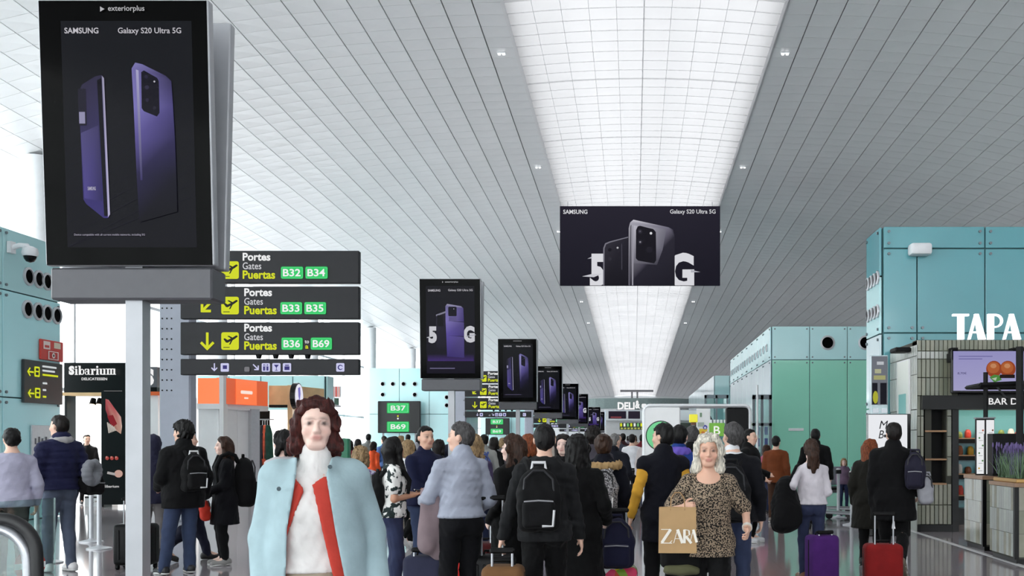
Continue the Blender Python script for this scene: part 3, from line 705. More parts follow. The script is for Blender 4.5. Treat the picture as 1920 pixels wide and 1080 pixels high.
# counter with stepped price shelves and a bright back wall
b = MB()
for k in range(4): b.box(lx(146), .3+.12*k, 0, lx(190), .3+.12*(k+1), .25+.24*k)
co = obj('counter', b, M_SHOPW, t)
p = Print(.003)
for k in range(4): p.rect(lx(146), .2+.24*k, lx(190), .24+.24*k, C(30,28,28)); p.text('2,95', lx(158), .09+.24*k, lx(174), .14+.24*k, C(120,90,70), .01)
for i, q in enumerate(p.v): p.v[i] = (q[0], q[1]+.3+.12*max(0, min(3, int((q[2]-.005)/.24))), q[2])
obj('price_strips', p, M_PRINT, co)
b = MB(); b.box(0, 3.6, 0, lx(275), 3.7, 2.75); obj('back_wall', b, M_SHOPW, t)
for xx in (lx(150), lx(163)):
    b = MB(); b.cyl((xx, .6, 2.6), (xx, .55, 2.45), .06, .08, 10); obj('spotlight', b, M_MATTE, t)
    b = MB(); b.cyl((xx, .548, 2.448), (xx, .545, 2.44), .065, n=10); obj('lamp_glow', b, mat('warm_glow', (255, 236, 200), .4, emit=3), t)
# second fascia piece right of the pole
t = thing('shop_corner_sign', 'grey corner sign with a white S half hidden behind the screen pole', 'sign', (wx(272, dS), dS-.2, 0))
b = MB(); W_ = wx(302, dS)-wx(272, dS); b.box(0, 0, wz(727, dS), W_, .4, wz(689, dS)); o = obj('sign_box', b, mat('sign_grey', (96, 98, 102), .4, vary=.06), t)
p = Print(.003); fat_text(p, 'S', .08, wz(724, dS), W_*.85, wz(692, dS), C(245,245,245)); obj('letter', p, M_LIT, o)
for i, q in enumerate(p.c): pass
b = MB(); b.box(0, -.02, wz(742, dS), W_+.05, .3, wz(735, dS)); obj('orange_band', b, mat('orange_trim', (226, 104, 50), .4), t)
b = MB(); b.box(0, -.01, wz(735, dS), W_, .3, wz(727, dS)); obj('dark_band', b, M_SHOPB, t)
b = MB(); b.box(0, .05, 0, W_, .3, wz(742, dS)); obj('white_wall', b, M_SHOPW, t)
# orange fronted shop
t = thing('orange_shop', 'white shop with glowing orange fascia behind the travellers at left', 'shop', (wx(371, dS), dS, 0))
def P2(px, d): return (wx(px, d)-wx(371, dS), d-dS)
M_ORG = mat('orange_fascia', (222, 98, 58), .35, emit=.55); M_ORGL = mat('bright_orange', (244, 120, 72), .35, emit=.75)
b = MB(); seg(b, P2(371, dS), P2(410, dS), wz(757, dS), wz(709, dS), .2); obj('fascia', b, M_ORGL, t)
b = MB(); seg(b, P2(420, dS), P2(502, 25.7), wz(757, dS), wz(708, dS), .2); o = obj('fascia', b, M_ORG, t)
b = MB(); seg(b, P2(444, 24.45), P2(482, 25.25), wz(757, dS)+.01, wz(708, dS)-.01, .05)
for i, q in enumerate(b.v): b.v[i] = (q[0], q[1]-.02, q[2])
obj('bright_patch', b, M_ORGL, o)
A, B = Vector(P2(451, 24.6)), Vector(P2(475, 25.1))
p = Print(.002); L = (B-A).length; p.text('SALE', 0, 2.70, L, 2.86, C(255,236,226), .03); p.text('shop', L*.3, 2.58, L*.6, 2.64, C(255,226,210), .01)
p.v = p.v[:0]; p.f = []; p.c = []
p.rrect(.02, 2.72, L-.02, 2.80, .03, C(255,232,220)); p.rrect(L*.3, 2.60, L*.62, 2.64, .015, C(255,226,210))
obj('fascia_mark', p, M_LIT, o, (A.x, A.y-.03, 0), (0, 0, math.atan2(B.y-A.y, B.x-A.x)))
b = MB(); seg(b, P2(369, dS-.05), P2(411, dS-.05), wz(767, dS), wz(757, dS), .3); seg(b, P2(412, dS-.03), P2(503, 25.7), wz(767, dS), wz(757, dS), .3); obj('white_trim', b, M_SHOPW, t)
b = MB(); seg(b, P2(411, dS-.08), P2(419, dS-.08), 0, wz(703, dS), .25); obj('white_post', b, M_SHOPW, t)
for a_, b_, da, db in ((372, 410, dS, dS), (420, 445, 24.05, 24.6), (445.4, 470, 24.6, 25.1)):
    b = MB(); seg(b, P2(a_, da+.05), P2(b_, db+.05), 0, wz(767, dS), .1); obj('white_panel', b, M_SHOPW, t)
b = MB(); seg(b, P2(471, 25.0), P2(487, 25.2), 0, wz(767, 25), .25); obj('grey_pillar', b, M_ALU, t)
b = MB(); seg(b, P2(487, 26.3), P2(506, 26.4), 0, wz(767, 25), .1); obj('back_wall', b, M_MATTE, t)
# garments hanging in its opening
for k, (px_, rgb, nm) in enumerate(((491, (28, 30, 40), 'dark'), (495.5, (226, 98, 66), 'orange'), (500, (30, 74, 60), 'dark green'))):
    g = MB(); n = 10; prof = [(-.02, .26), (.04, .25), (.1, .05), (.13, -.6), (.11, -1.05)]
    for i, (r, z) in enumerate(prof):
        for j in range(n): a = 2*math.pi*j/n; g.v.append(((r+.03)*math.cos(a)*1.0, (r+.03)*.6*math.sin(a), z))
    for i in range(len(prof)-1):
        for j in range(n): a_, b_ = i*n+j, i*n+(j+1) % n; g.f.append((a_, a_+n, b_+n, b_)); g.c.append(None)
    tt = thing('hanging_garment', nm+' garment hanging in the opening beside the grey pillar', 'garment', (wx(px_, 25.7), 25.75, 1.72), 0, 'garments in the shop opening')
    obj('cloth', g, mat('garment_'+nm, rgb, .8, vary=.3, vscale=9), tt, smooth=True)
    h = MB(); h.tube([(0, 0, .26), (0, 0, .36), (.03, 0, .4), (.06, 0, .37)], .006, 6); obj('hanger_hook', h, M_STEEL, tt)
b = MB(); b.cyl((wx(487, 25.7)-.1, 25.75, 2.12), (wx(505, 25.7)+.1, 25.75, 2.12), .015, n=8); tag(obj('garment_rail', b, M_STEEL, None), 'steel rail the garments hang from', 'rail')
# brown wooden shop front with round blade sign
t = thing('wooden_shop', 'shop with plain light wood fascia left of the woman in pale blue', 'shop', (wx(504, 26), 26, 0))
def P3(px, d): return (wx(px, d)-wx(504, 26), d-26)
zt_, zb_ = wz(723, 26), wz(759, 26)
b = MB(); seg(b, P3(504, 26), P3(539, 26), zb_, zt_, .25); obj('fascia', b, M_WOOD, t)
b = MB(); seg(b, P3(548, 26), P3(608, 27.6), zb_, zt_, .25); obj('fascia', b, M_WOOD, t)
b = MB(); seg(b, P3(539, 25.95), P3(548, 25.95), 0, zt_+.01, .2); obj('wood_post', b, mat('post_wood', (230, 194, 146), .5, vary=.12, vscale=3), t)
b = MB(); seg(b, P3(504, 26.02), P3(539, 26.02), wz(764, 26), zb_, .2); seg(b, P3(548, 26.05), P3(607, 27.55), wz(764, 26), zb_, .2); obj('dark_lintel', b, M_MATTE, t)
b = MB(); seg(b, P3(504, 28.2), P3(600, 28.3), 0, wz(763, 26), .1); obj('bright_back_wall', b, M_SHOPW, t)
tt = thing('round_blade_sign', 'narrow seen round black and white blade sign on the wooden shop front', 'sign', (wx(556, 25.7), 25.7, wz(743, 25.7)))
b = MB(); b.cyl((-.06, 0, 0), (.06, 0, 0), .34, n=28)
for i, q in enumerate(b.v): b.v[i] = (q[0], q[1], q[2])
o = obj('disc', b, M_BLACK, tt, rot=(0, 0, 0))
q_ = Print(.003); q_.disc(0, 0, .31, C(236,234,246), 26); q_.poly([(-.1,.2),(.06,.24),(.1,.06),(.04,-.1),(-.06,-.02)], C(120,112,190)); q_.poly([(-.05,-.05),(.06,-.1),(.02,-.26),(-.12,-.2)], C(150,142,206))
obj('face', q_, M_LIT, o, (.064, 0, 0), (0, 0, math.pi/2))
b = MB(); b.box(-.03, 0, -.03, .03, .35, .03); obj('bracket', b, M_MATTE, tt)
# small hanging poster and green column box farther back
dq = 34.0
t = thing('hanging_poster', 'small red and white striped poster above the head of the woman in pale blue', 'poster', (wx(626, dq), dq, 0))
b = MB(); b.box(-.24, 0, wz(745, dq), .24, .04, wz(724, dq)); o = obj('board', b, M_WHITE, t)
p = Print(.004)
for k in range(5): p.rect(-.22+.09*k, wz(744, dq), -.16+.09*k, wz(725, dq), C(214,92,80) if k % 2 else C(236,170,160))
obj('stripes', p, M_PRINT, o)
b = MB(); b.box(-.2, .01, wz(762, dq), .16, .05, wz(746, dq)); obj('lower_board', b, mat('dark_green_board', (44, 72, 56), .5, vary=.4, vscale=8), t)
b = MB(); b.cyl((0, .03, 0), (0, .03, wz(724, dq)), .025, n=8); obj('post', b, M_STEEL, t)
b = MB(); b.rbox(-.1, -.1, 0, .1, .1, wz(822, 22), .02, 1); tag(obj('green_totem', b, mat('green_totem', (28, 120, 84), .4), None, (wx(647, 22), 22, 0)), 'slim green box beside the shoulder of the woman in pale blue', 'totem')

# things on the left aqua wall
def wall_frame(px_, py_): d = 12.05*F/(HX-px_); return (XA+.065, d, wz(py_, d))
y0_, y1_ = 12.05*F/(HX-33), 12.05*F/(HX-106)
t = thing('direction_board', 'dark glossy direction board with yellow arrows on the left aqua wall', 'sign', (XA+.07, y0_, 0), math.pi/2)
zb_, zt_ = wz(752, 19.2), wz(668, 19.2); Wd = y1_-y0_
b = MB(); b.rbox(0, 0.0, zb_, Wd, .06, zt_, .01, 1); o = obj('board', b, mat('board_satin', (40, 46, 48), .35), t, (0, -.06, 0))
p = Print(.002); p.k = 2; Hh = zt_-zb_
for v0 in (.62, .12):
    arrow(p, .2, zb_+Hh*(v0+.1), .22, -math.pi/2, YEL); p.rrect(.32, zb_+Hh*v0, .5, zb_+Hh*(v0+.24), .02, YEL); p.rect(.36, zb_+Hh*(v0+.04), .46, zb_+Hh*(v0+.11), INK); p.rect(.36, zb_+Hh*(v0+.14), .46, zb_+Hh*(v0+.2), INK)
for k, (a, w_) in enumerate(((.86, .5), (.76, .44), (.66, .55), (.46, .16), (.3, .12), (.14, .12))): p.rect(.56, zb_+Hh*a, .56+w_, zb_+Hh*(a+.045), YEL if k in (2, 5) else C(205,210,212))
obj('lettering', p, M_LIT, o)
y0_, y1_ = 12.05*F/(HX-66), 12.05*F/(HX-108)
t = thing('fire_sign', 'red fire equipment sign with white symbols on the left aqua wall', 'sign', (XA+.07, y0_, 0), math.pi/2)
b = MB(); Wd = y1_-y0_; zb_, zt_ = wz(667, 19.6), wz(627, 19.6); b.rbox(0, -.05, zb_, Wd, 0, zt_, .01, 1); o = obj('plate', b, mat('fire_red', (206, 62, 52), .4), t)
p = Print(.002); p.k = 26
p.rect(Wd*.1, zb_+.22, Wd*.4, zb_+.38, C(236,220,214)); p.rect(Wd*.15, zb_+.25, Wd*.35, zb_+.3, C(206,62,52)); p.rect(Wd*.56, zb_+.26, Wd*.86, zb_+.38, C(226,214,190)); p.rect(Wd*.3, zb_+.02, Wd*.76, zb_+.19, C(236,226,220)); p.rect(Wd*.34, zb_+.035, Wd*.72, zb_+.175, C(190,50,44)); p.disc(Wd*.53, zb_+.105, .055, C(240,232,226), 14); p.disc(Wd*.53, zb_+.105, .03, C(60,24,20), 12)
obj('symbols', p, M_PRINT, o)
t = thing('dome_camera', 'white dome security camera on a bracket, upper left aqua wall', 'camera', (XA+.075, 12.05*F/(HX-10), wz(468, 19.6)))
b = MB(); b.box(0, -.08, -.1, .08, .08, .12); b.tube([(.05, 0, 0), (.2, 0, .05), (.34, 0, .04), (.4, 0, -.04)], .05, 10); obj('bracket', b, M_WHITE, t, smooth=True)
b = MB(); b.lathe([(.13, -.06), (.15, .0), (.13, .09), (.05, .13)], 16, (.4, 0, -.1)); obj('housing', b, M_WHITE, t, smooth=True)
b = MB(); b.lathe([(.01, -.12), (.07, -.1), (.105, -.05), (.12, 0)], 16, (.4, 0, -.16)); obj('dome', b, M_BLACK, t, smooth=True)
t = thing('notice_board', 'pale notice board with small pictures on the left aqua wall', 'notice', (XA+.07, 12.05*F/(HX-50), 0), math.pi/2)
b = MB(); zb_, zt_ = wz(862, 19.6), wz(796, 19.6); Wd = .72; b.rbox(0, -.04, zb_, Wd, 0, zt_, .008, 1); o = obj('board', b, M_ALU, t)
p = Print(.002); p.k = 21
for k in range(5): p.rect(.08+.12*k, zb_+.3, .14+.12*k, zb_+.42+.03*(k % 2), C(70,72,84))
p.rect(.4, zb_+.1, .5, zb_+.22, C(200,96,70)); p.rect(.42, zb_+.12, .46, zb_+.2, C(40,30,30))
obj('pictures', p, M_PRINT, o)

# escalator newel at the lower left corner
dE = 7.6
t = thing('escalator_end', 'end of an escalator balustrade with black handrail at the lower left corner', 'escalator', (wx(88, dE), dE, 0))
zt_ = wz(960, dE)
path = [(-3.2, 0, zt_-.06), (-.5, 0, zt_-.055)]
for k in range(9):
    a = math.pi/2-k*math.pi/2/8; path.append((-.34+.26*math.cos(a), 0, zt_-.055-.26+.26*math.sin(a)))
path += [(-.075, 0, zt_-.5), (-.09, 0, .25), (-.14, 0, .12)]
b = MB(); b.tube(path, .05, 12)
b.v = [(q[0], q[1]*.8, q[2]) for q in b.v]
obj('handrail', b, mat('rubber_black', (20, 20, 22), .45), t, smooth=True)
ins = [(p_[0]-(.06 if p_[0] > -.34 else 0), 0, p_[2]-(.065 if p_[2] > zt_-.35 else .0)) for p_ in path]
b = MB(); b.tube(ins, .042, 10); b.v = [(q[0], q[1]*1.1, q[2]) for q in b.v]; obj('rail_channel', b, M_STEEL, t, smooth=True)
b = MB(); b.box(-3.2, -.01, .1, -.16, .01, zt_-.15); obj('glass_panel', b, M_GLASSB, t)
b = MB(); b.box(-3.2, -.12, 0, -.05, .12, .12); obj('skirt_plinth', b, M_STEEL, t)
t = thing('no_entry_disc', 'red no-entry disc with white bar on a glass screen behind the escalator', 'sign', (wx(50, 9.4), 9.4, 0))
b = MB(); b.box(-.012, -.5, 0, .012, .35, 1.0); obj('glass_screen', b, M_GLASSB, t, rot=(0, 0, math.radians(-10)))
q_ = Print(.003); q_.disc(0, 0, .15, C(206,52,36), 24); q_.rect(-.15, -.03, .15, .025, C(240,240,240))
q_.v = [(q[1]*-1, q[0], q[2]) for q in q_.v]; obj('disc', q_, M_PRINT, t, (.03, 0, wz(1060, 9.4)), (0, 0, math.radians(-25)))
# belt barrier posts
BP = MB(); BP.lathe([(.17, 0), (.17, .015), (.05, .04), (.032, .06), (.032, .93), (.045, .94), (.045, 1.0), (.03, 1.01)], 14); BPm = BP.mesh('post_tube', M_ALU, True)
BH_ = MB(); BH_.box(-.05, -.05, .9, .05, .05, .98); BHm = BH_.mesh('belt_head', M_MATTE)
for k, (px_, d, lab) in enumerate(((69, 13.4, 'barrier post between the man in grey and the man in the navy puffer jacket'), (91, 12.9, 'barrier post just left of the navy puffer jacket legs'), (186, 14.6, 'barrier post right of the grey and black backpack'), (171, 15.6, 'farther barrier post right of the navy jacket man'), (1597, 18.8, 'white barrier post beside the parked luggage trolleys'), (1572, 20.6, 'thin barrier post behind the luggage trolleys'))):
    t = thing('barrier_post', lab, 'post', (wx(px_, d), d, 0), 0, 'belt barrier posts')
    link('post_tube', BPm, t); link('belt_head', BHm, t)
def belt(d0, p0, d1, p1, lab):
    b = MB(); seg(b, (wx(p0, d0), d0), (wx(p1, d1), d1), .905, .965, .006); tag(obj('barrier_belt', b, M_MATTE, None), lab, 'belt', 'barrier belts')
belt(13.4, 69, 13.9, -60, 'black barrier belt behind the man in the grey shirt'); belt(12.9, 91, 13.4, 69, 'short black barrier belt left of the navy jacket')

# ------------------------------------------------------------------ white portal kiosk in the middle
dK = 17.2
xa, xb = wx(1205, dK), wx(1411, dK); zt_ = wz(757, dK); ppm = F/dK
t = thing('portal_kiosk', 'white portal kiosk with a green circle panel in the middle of the hall', 'kiosk', (xa, dK, 0)); W_ = xb-xa
path = [(.03, .2, 0), (.03, .2, zt_-.12)]+[(.03+.09-.09*math.cos(a), .2, zt_-.125+.09*math.sin(a)) for a in (.3, .8, 1.3)]+[(.2, .2, zt_-.035), (W_-.15, .2, zt_-.035)]+[(W_-.125+.09*math.sin(a), .2, zt_-.125+.09*math.cos(a)) for a in (.3, .8, 1.3)]+[(W_-.035, .2, zt_-.16), (W_-.035, .2, 0)]
b = MB(); b.tube(path, .038, 10); b.v = [(q[0], .2+(q[1]-.2)*5, q[2]) for q in b.v]; obj('portal_frame', b, M_WHITE, t, smooth=True)
pw = (1276-1205)/ppm
b = MB(); b.rbox(0.01, .02, .02, pw, .38, zt_-.06, .02, 1); o = obj('white_panel', b, M_SHOPW, t)
p = Print(.002); cx, cz, r = (1239-1205)/ppm, wz(817, dK), 28.5/ppm
p.disc(cx, cz, r, C(20,44,36), 36); p.disc(cx, cz, r*.93, C(120,222,150), 36);
p.rrect(cx-.12, .35, cx+.05, .55, .04, C(150,206,160))
obj('green_circle', p, M_PRINT, o, (0, .02, 0))
b = MB(); b.rbox((1363-1205)/ppm, .05, .02, W_-.06, .35, zt_-.065, .02, 1); o = obj('dark_panel', b, M_MATTE, t)
# sign cubes seen through the portal
d_ = 20.0
t = thing('green_b_sign', 'green square sign with a white B seen through the portal', 'sign', (wx(1344, d_), d_, 0))
b = MB(); s_ = 14.5*d_/F; b.rbox(-s_, -.03, wz(818, d_), s_, .03, wz(793, d_), .01, 1); o = obj('panel', b, mat('lime_green', (104, 160, 52), .4, emit=.4), t)
p = Print(.003); p.k = 11; p.text('B', -s_*.42, wz(815, d_), s_*.42, wz(799, d_), C(245,248,240), .01); obj('letter', p, M_LIT, o)
b = MB(); b.cyl((0, .05, 0), (0, .05, wz(800, d_)), .02, n=8); obj('post', b, M_STEEL, t)
for k in range(5):
    c_ = MB(); c_.cyl((-s_+.04+k*s_*.45, 0, wz(793, d_)), (-s_+.04+k*s_*.45, 0, wz(787, d_)), .025, n=8); obj('bulb', c_, M_WHITE, t)
t = thing('yellow_cube_sign', 'small yellow box sign on a post above a grey-haired head', 'sign', (wx(1300, 21), 21, 0))
b = MB(); b.rbox(-.085, -.08, wz(792, 21), .085, .08, wz(777, 21), .01, 1); obj('box', b, mat('yellow_box', (224, 214, 44), .4, emit=.4), t)
b = MB(); b.box(-.05, -.05, wz(797, 21), .05, .05, wz(792, 21)); obj('base', b, mat('brown_base', (110, 66, 44), .5), t)
b = MB(); b.cyl((0, 0, 0), (0, 0, wz(796, 21)), .03, n=8); obj('post', b, M_STEEL, t)
t = thing('poster_stand', 'white stand covered in small yellow and blue posters behind the portal', 'stand', (wx(1317, 22), 22, 0))
b = MB(); b.rbox(wx(1306, 22)-wx(1317, 22), 0, 0, wx(1332, 22)-wx(1317, 22), .08, wz(766, 22), .01, 1); o = obj('board', b, M_SHOPW, t)
p = Print(.003)
def u(x): return wx(x, 22)-wx(1317, 22)
def v(y): return wz(y, 22)
p.rect(u(1311), v(818), u(1326), v(804), C(236,196,40)); p.disc(u(1322), v(801), .05, C(70,70,170), 14); p.disc(u(1322), v(802), .025, C(240,240,250), 10); p.rect(u(1308), v(800), u(1320), v(792), C(170,180,170)); p.rect(u(1312), v(782), u(1316), v(774), C(120,150,120)); p.disc(u(1318), v(812), .04, C(220,120,30), 10)
obj('posters', p, M_PRINT, o)
t = thing('ramp_strut', 'dark slanted metal strut seen through the portal', 'strut', (0, 0, 0)); t.location = (wx(1331, 26), 26, 0)
b = MB(); b.tube([(-.16, 0, wz(764, 26)), (.08, 0, wz(795, 26))], .05, 8); b.tube([(.08, 0, wz(795, 26)), (.1, 0, 0)], .04, 8); b.tube([(-.16, 0, wz(764, 26)), (-.18, .1, 0)], .03, 8); obj('strut_bar', b, mat('dark_strut', (58, 62, 68), .4, .4), t)
M_FRAME = mat('dark_door_frame', (112, 122, 128), .4)
for nm, d_, p0, p1, py, lab in (('door_1', 45.0, 1321, 1366, 741, 'dark framed glass doorway behind the portal'), ('door_2', 34.6, 1411, 1447, 741, 'dark framed glass doorway with posters beside the sea-green block')):
    xa_, xb_ = wx(p0, d_), wx(p1, d_); zt__ = wz(py, d_)
    st = struct(nm, None, None, lab)
    b = MB(); fw = .09
    b.box(xa_, d_, 0, xa_+fw, d_+.1, zt__); b.box(xb_-fw, d_, 0, xb_, d_+.1, zt__); b.box((xa_+xb_)/2-fw/2, d_, 0, (xa_+xb_)/2+fw/2, d_+.1, zt__); b.box(xa_, d_, zt__-.14, xb_, d_+.1, zt__+.02); b.box(xa_, d_, 2.1, xb_, d_+.1, 2.2)
    obj('door_frame', b, M_FRAME, st)
    for k in range(2):
        b = MB(); m_ = (xa_+xb_)/2; a_ = xa_+fw if k == 0 else m_+fw/2; c_ = m_-fw/2 if k == 0 else xb_-fw
        b.box(a_, d_+.04, .02, c_, d_+.055, zt__-.14); o = obj('door_leaf', b, M_GLASSB, st)
        if nm == 'door_2':
            p = Print(.003)
            for q in range(3): p.rect(a_+.04, 1.0+.4*q, c_-.04, 1.28+.4*q, (C(196,206,214), C(74,88,140), C(110,132,160))[q])
            obj('posters', p, M_PRINT, o, (0, d_+.035, 0))
b = MB(); b.cyl((wx(1420, 30), 30, 0), (wx(1420, 30), 30, wz(722, 30)), .035, .03, 10); tag(obj('slim_pole', b, M_WHITE, None), 'slim white pole standing before the dark framed doorway', 'pole')
# deli counter far away
dD = 72.0
t = thing('deli_counter', 'far white deli counter with bold white rooftop letters', 'shop', (wx(1100, dD), dD, 0))
def u(x): return wx(x, dD)-wx(1100, dD)
def v(y): return wz(y, dD)
b = MB(); b.box(u(1135), 0, v(788), u(1330), 3, v(769)); o = obj('fascia', b, mat('deli_fascia', (238, 243, 244), .5), t)
p = Print(.01); p.rect(u(1141), v(785), u(1174), v(771), C(36,30,42)); p.rect(u(1178), v(785), u(1200), v(771), C(40,34,46)); p.rect(u(1145), v(784), u(1165), v(781), C(120,60,66)); obj('menu_screens', p, M_LIT, o)
p = Print(.01); p.text('DELI', u(1158), v(768), u(1190), v(754), C(252,252,252), .04); p.text('&', u(1191), v(766), u(1200), v(751), C(252,252,252), .04)
for k in range(9): p.rrect(u(1203+12*k), v(765), u(1212+12*k), v(757), .08, C(244,246,246))
obj('roof_letters', p, M_LIT, t)
b = MB(); b.box(u(1155), .1, v(770), u(1320), .16, v(768)); obj('letter_rail', b, M_GREYM, t)
b = MB(); b.box(u(1162), -.6, v(806), u(1330), -.4, v(793)); o = obj('sign_band', b, mat('deli_band', (60, 70, 60), .5), t)
p = Print(.01)
for k in range(12): p.rect(u(1163+6.3*k), v(800), u(1166.5+6.3*k), v(794), (YEL, C(230,236,230), C(120,190,120))[k % 3]); p.rect(u(1164+6.3*k), v(805), u(1168+6.3*k), v(802), C(170,176,90))
obj('band_marks', p, M_LIT, o, (0, -.6, 0))
b = MB()
for xx in (1162, 1246, 1328): b.box(u(xx)-.06, -.5, 0, u(xx)+.06, -.4, v(793))
b.box(u(1135), 0, 0, u(1330), .2, 1.1); b.box(u(1135), 2.8, 0, u(1330), 3, v(788)); b.box(u(1135), .02, 1.1, u(1137), .2, v(788)); obj('counter', b, M_SHOPW, t)
t = thing('lit_totem', 'slim pale blue lit totem right of the farthest screens', 'totem', (wx(1137, 78), 78, 0))
b = MB(); b.rbox(-.14, 0, 0, .14, .2, wz(768, 78), .02, 1); obj('body', b, M_WHITE, t)
p = Print(.004); p.rect(-.12, wz(800, 78), .12, wz(770, 78), C(176,214,240)); obj('lit_face', p, M_LIT, t)

# ------------------------------------------------------------------ tapas bar on the right
dT = 17.4; XT = wx(1720, dT)
t = thing('tapas_bar', 'tapas bar clad in grey-green tiles with big white letters on its roof, at right', 'shop', (XT, dT, 0))
def u(x): return wx(x, dT)-XT
def v(y): return wz(y, dT)
M_TILE = [mat('grey_green_tile_%d' % k, c, .22, vary=.14, vscale=5, coat=.3) for k, c in enumerate(((132,134,116), (142,142,124), (124,128,112), (150,148,132)))]
M_TILEL = [mat('pale_tile_%d' % k, c, .25, vary=.06, vscale=5, coat=.3) for k, c in enumerate(((176,180,172), (168,172,166), (182,184,178)))]
M_GROUT = mat('tile_grout', (66, 66, 58), .8)
core = MB(); XE = u(2200)
core.box(0, .03, v(742), XE, .3, v(637)); core.box(0, .03, 0, u(1735), .5, v(742)); core.box(u(1775), .03, 0, u(1785), .5, v(742)); core.box(0, .03, .1, u(1785), .5, v(907))
core.box(0, .03, 0, .25, 1.8, v(637)-.02)
obj('tile_backing', core, M_GROUT, t)
tm = {}
tiles = []
def tile(u0, u1, z0, z1, pale, side=False): tiles.append((u0, u1, z0, z1, pale, side))
tw = .0745
def field(u0, u1, rows, pale=False, side=False):
    n = max(1, round((u1-u0)/tw)); w_ = (u1-u0)/n
    for z0, z1, pl_ in rows:
        for k in range(n): tile(u0+k*w_, u0+(k+1)*w_, z0, z1, pl_, side)
rowsF = [(v(658), v(637), False), (v(673), v(658), True), (v(708), v(673), False), (v(742), v(708), False)]
field(0, u(1925), rowsF[:1]); field(0, u(1786), rowsF[1:]); field(u(1786), u(1925), rowsF[1:2])
rowsP = [(v(742)-.35*(k+1), v(742)-.35*k, False) for k in range(4)]
field(0, u(1733), [(max(.95, a), b_, c_) for a, b_, c_ in rowsP if b_ > 1.0]); field(u(1776), u(1785), [(max(.95, a), b_, c_) for a, b_, c_ in rowsP if b_ > 1.0])
zl = v(907)
field(0, u(1785), [(.12, .46, False), (.46, zl, False)])
field(0, 1.8, [(v(658)-.08, v(637)-.08, True), (v(658)-.4, v(658)-.08, True), (2.1, v(658)-.4, True), (1.75, 2.1, True), (1.4, 1.75, True), (1.05, 1.4, True), (.7, 1.05, True), (.35, .7, True), (.0, .35, True)], side=True)
rest = MB(); nt_ = 0
for (u0, u1, z0, z1, pl_, sd_) in tiles:
    g = .003; key = (round(u1-u0, 3), round(z1-z0, 3), random.randrange(3), pl_, sd_)
    if nt_ < 300 and not (sd_ and z1 < 1.2):
        if key not in tm:
            q = MB(); a, c_ = u1-u0-2*g, z1-z0-2*g
            q.v = [(0,0,0),(a,0,0),(a,0,c_),(0,0,c_),(.006,-.014,.006),(a-.006,-.014,.006),(a-.006,-.014,c_-.006),(.006,-.014,c_-.006)]
            q.f = [(4,5,6,7),(0,1,5,4),(1,2,6,5),(2,3,7,6),(3,0,4,7)]; q.c = [None]*5
            tm[key] = q.mesh('tile', (M_TILEL if pl_ else M_TILE)[key[2]])
        if sd_: link('tile', tm[key], t, (-.002, 1.8-u0-g, z0+g), (0, 0, -math.pi/2))
        else: link('tile', tm[key], t, (u0+g, .028, z0+g))
        nt_ += 1
    else:
        if sd_: rest.box(-.014, 1.8-u1+g, z0+g, .002, 1.8-u0-g, z1-g)
        else: rest.box(u0+g, .014, z0+g, u1-g, .03, z1-g)
if rest.v: o = obj('tile_field', rest, M_TILEL[0], t); o['kind'] = 'stuff'
b = MB(); b.box(u(1726), -.12, v(768), XE, .35, v(742)); bl = obj('black_lintel', b, M_SHOPB, t)
p = Print(.003); p.k = 42; p.text('BAR D', u(1849), v(759), u(1903), v(747), C(240,240,240), .012); obj('sign_text', p, M_LIT, bl)
b = MB(); b.box(u(1735), .28, v(907), u(1775), .5, v(768)); obj('niche_back', b, M_MATTE, t)
for py_ in (808, 861, 907):
    b = MB(); b.box(u(1735), 0, v(py_)-.018, u(1775), .45, v(py_)+.01); obj('niche_shelf', b, mat('shelf_wood', (176, 136, 100), .5, vary=.15, vscale=5), t)
b = MB(); b.box(u(1785), -.02, 0, u(1797), .3, v(768)); obj('door_jamb', b, M_SHOPB, t)
b = MB(); b.box(0, -.01, 0, u(1797), .25, .12); obj('plinth', b, M_SHOPB, t)
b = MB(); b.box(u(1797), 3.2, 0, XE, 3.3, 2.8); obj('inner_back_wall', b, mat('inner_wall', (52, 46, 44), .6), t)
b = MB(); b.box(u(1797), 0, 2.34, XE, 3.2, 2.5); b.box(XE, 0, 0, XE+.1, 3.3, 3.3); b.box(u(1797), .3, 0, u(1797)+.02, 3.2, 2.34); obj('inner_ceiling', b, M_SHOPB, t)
# big roof letters
tl_ = thing('roof_letters', 'large white letters TAPA standing on the tapas bar roof', 'sign', (XT, dT, v(637)))
def letter(nm, polys):
    q = MB()
    for poly in polys: q.prism([(wx(x_, dT)-XT, (637-y_)*dT/F) for x_, y_ in poly], .02, .1)
    obj(nm, q, mat('lit_letter', (250, 250, 250), .4, emit=.95), tl_)
letter('letter_t', [[(1788,588),(1818,588),(1818,592),(1788,592)], [(1798,592),(1809,592),(1809,636),(1798,636)]])
letter('letter_a', [[(1829,588),(1836,588),(1850,636),(1837,636)], [(1830,588),(1833,592),(1821,636),(1817,636)], [(1824,621),(1841,621),(1842,624),(1823,624)]])
import math as _m
bowl = [(1864,588)]+[(1868+14*_m.sin(a), 601-13*_m.cos(a)) for a in [k*_m.pi/8 for k in range(9)]]+[(1864,614),(1864,611)]+[(1868+11*_m.sin(a), 601-10*_m.cos(a)) for a in [(8-k)*_m.pi/8 for k in range(9)]]+[(1864,591)]
letter('letter_p', [[(1854,588),(1865,588),(1865,636),(1854,636)], bowl])
letter('letter_a', [[(1895,588),(1902,588),(1916,636),(1903,636)], [(1896,588),(1899,592),(1887,636),(1883,636)], [(1890,621),(1907,621),(1908,624),(1889,624)]])
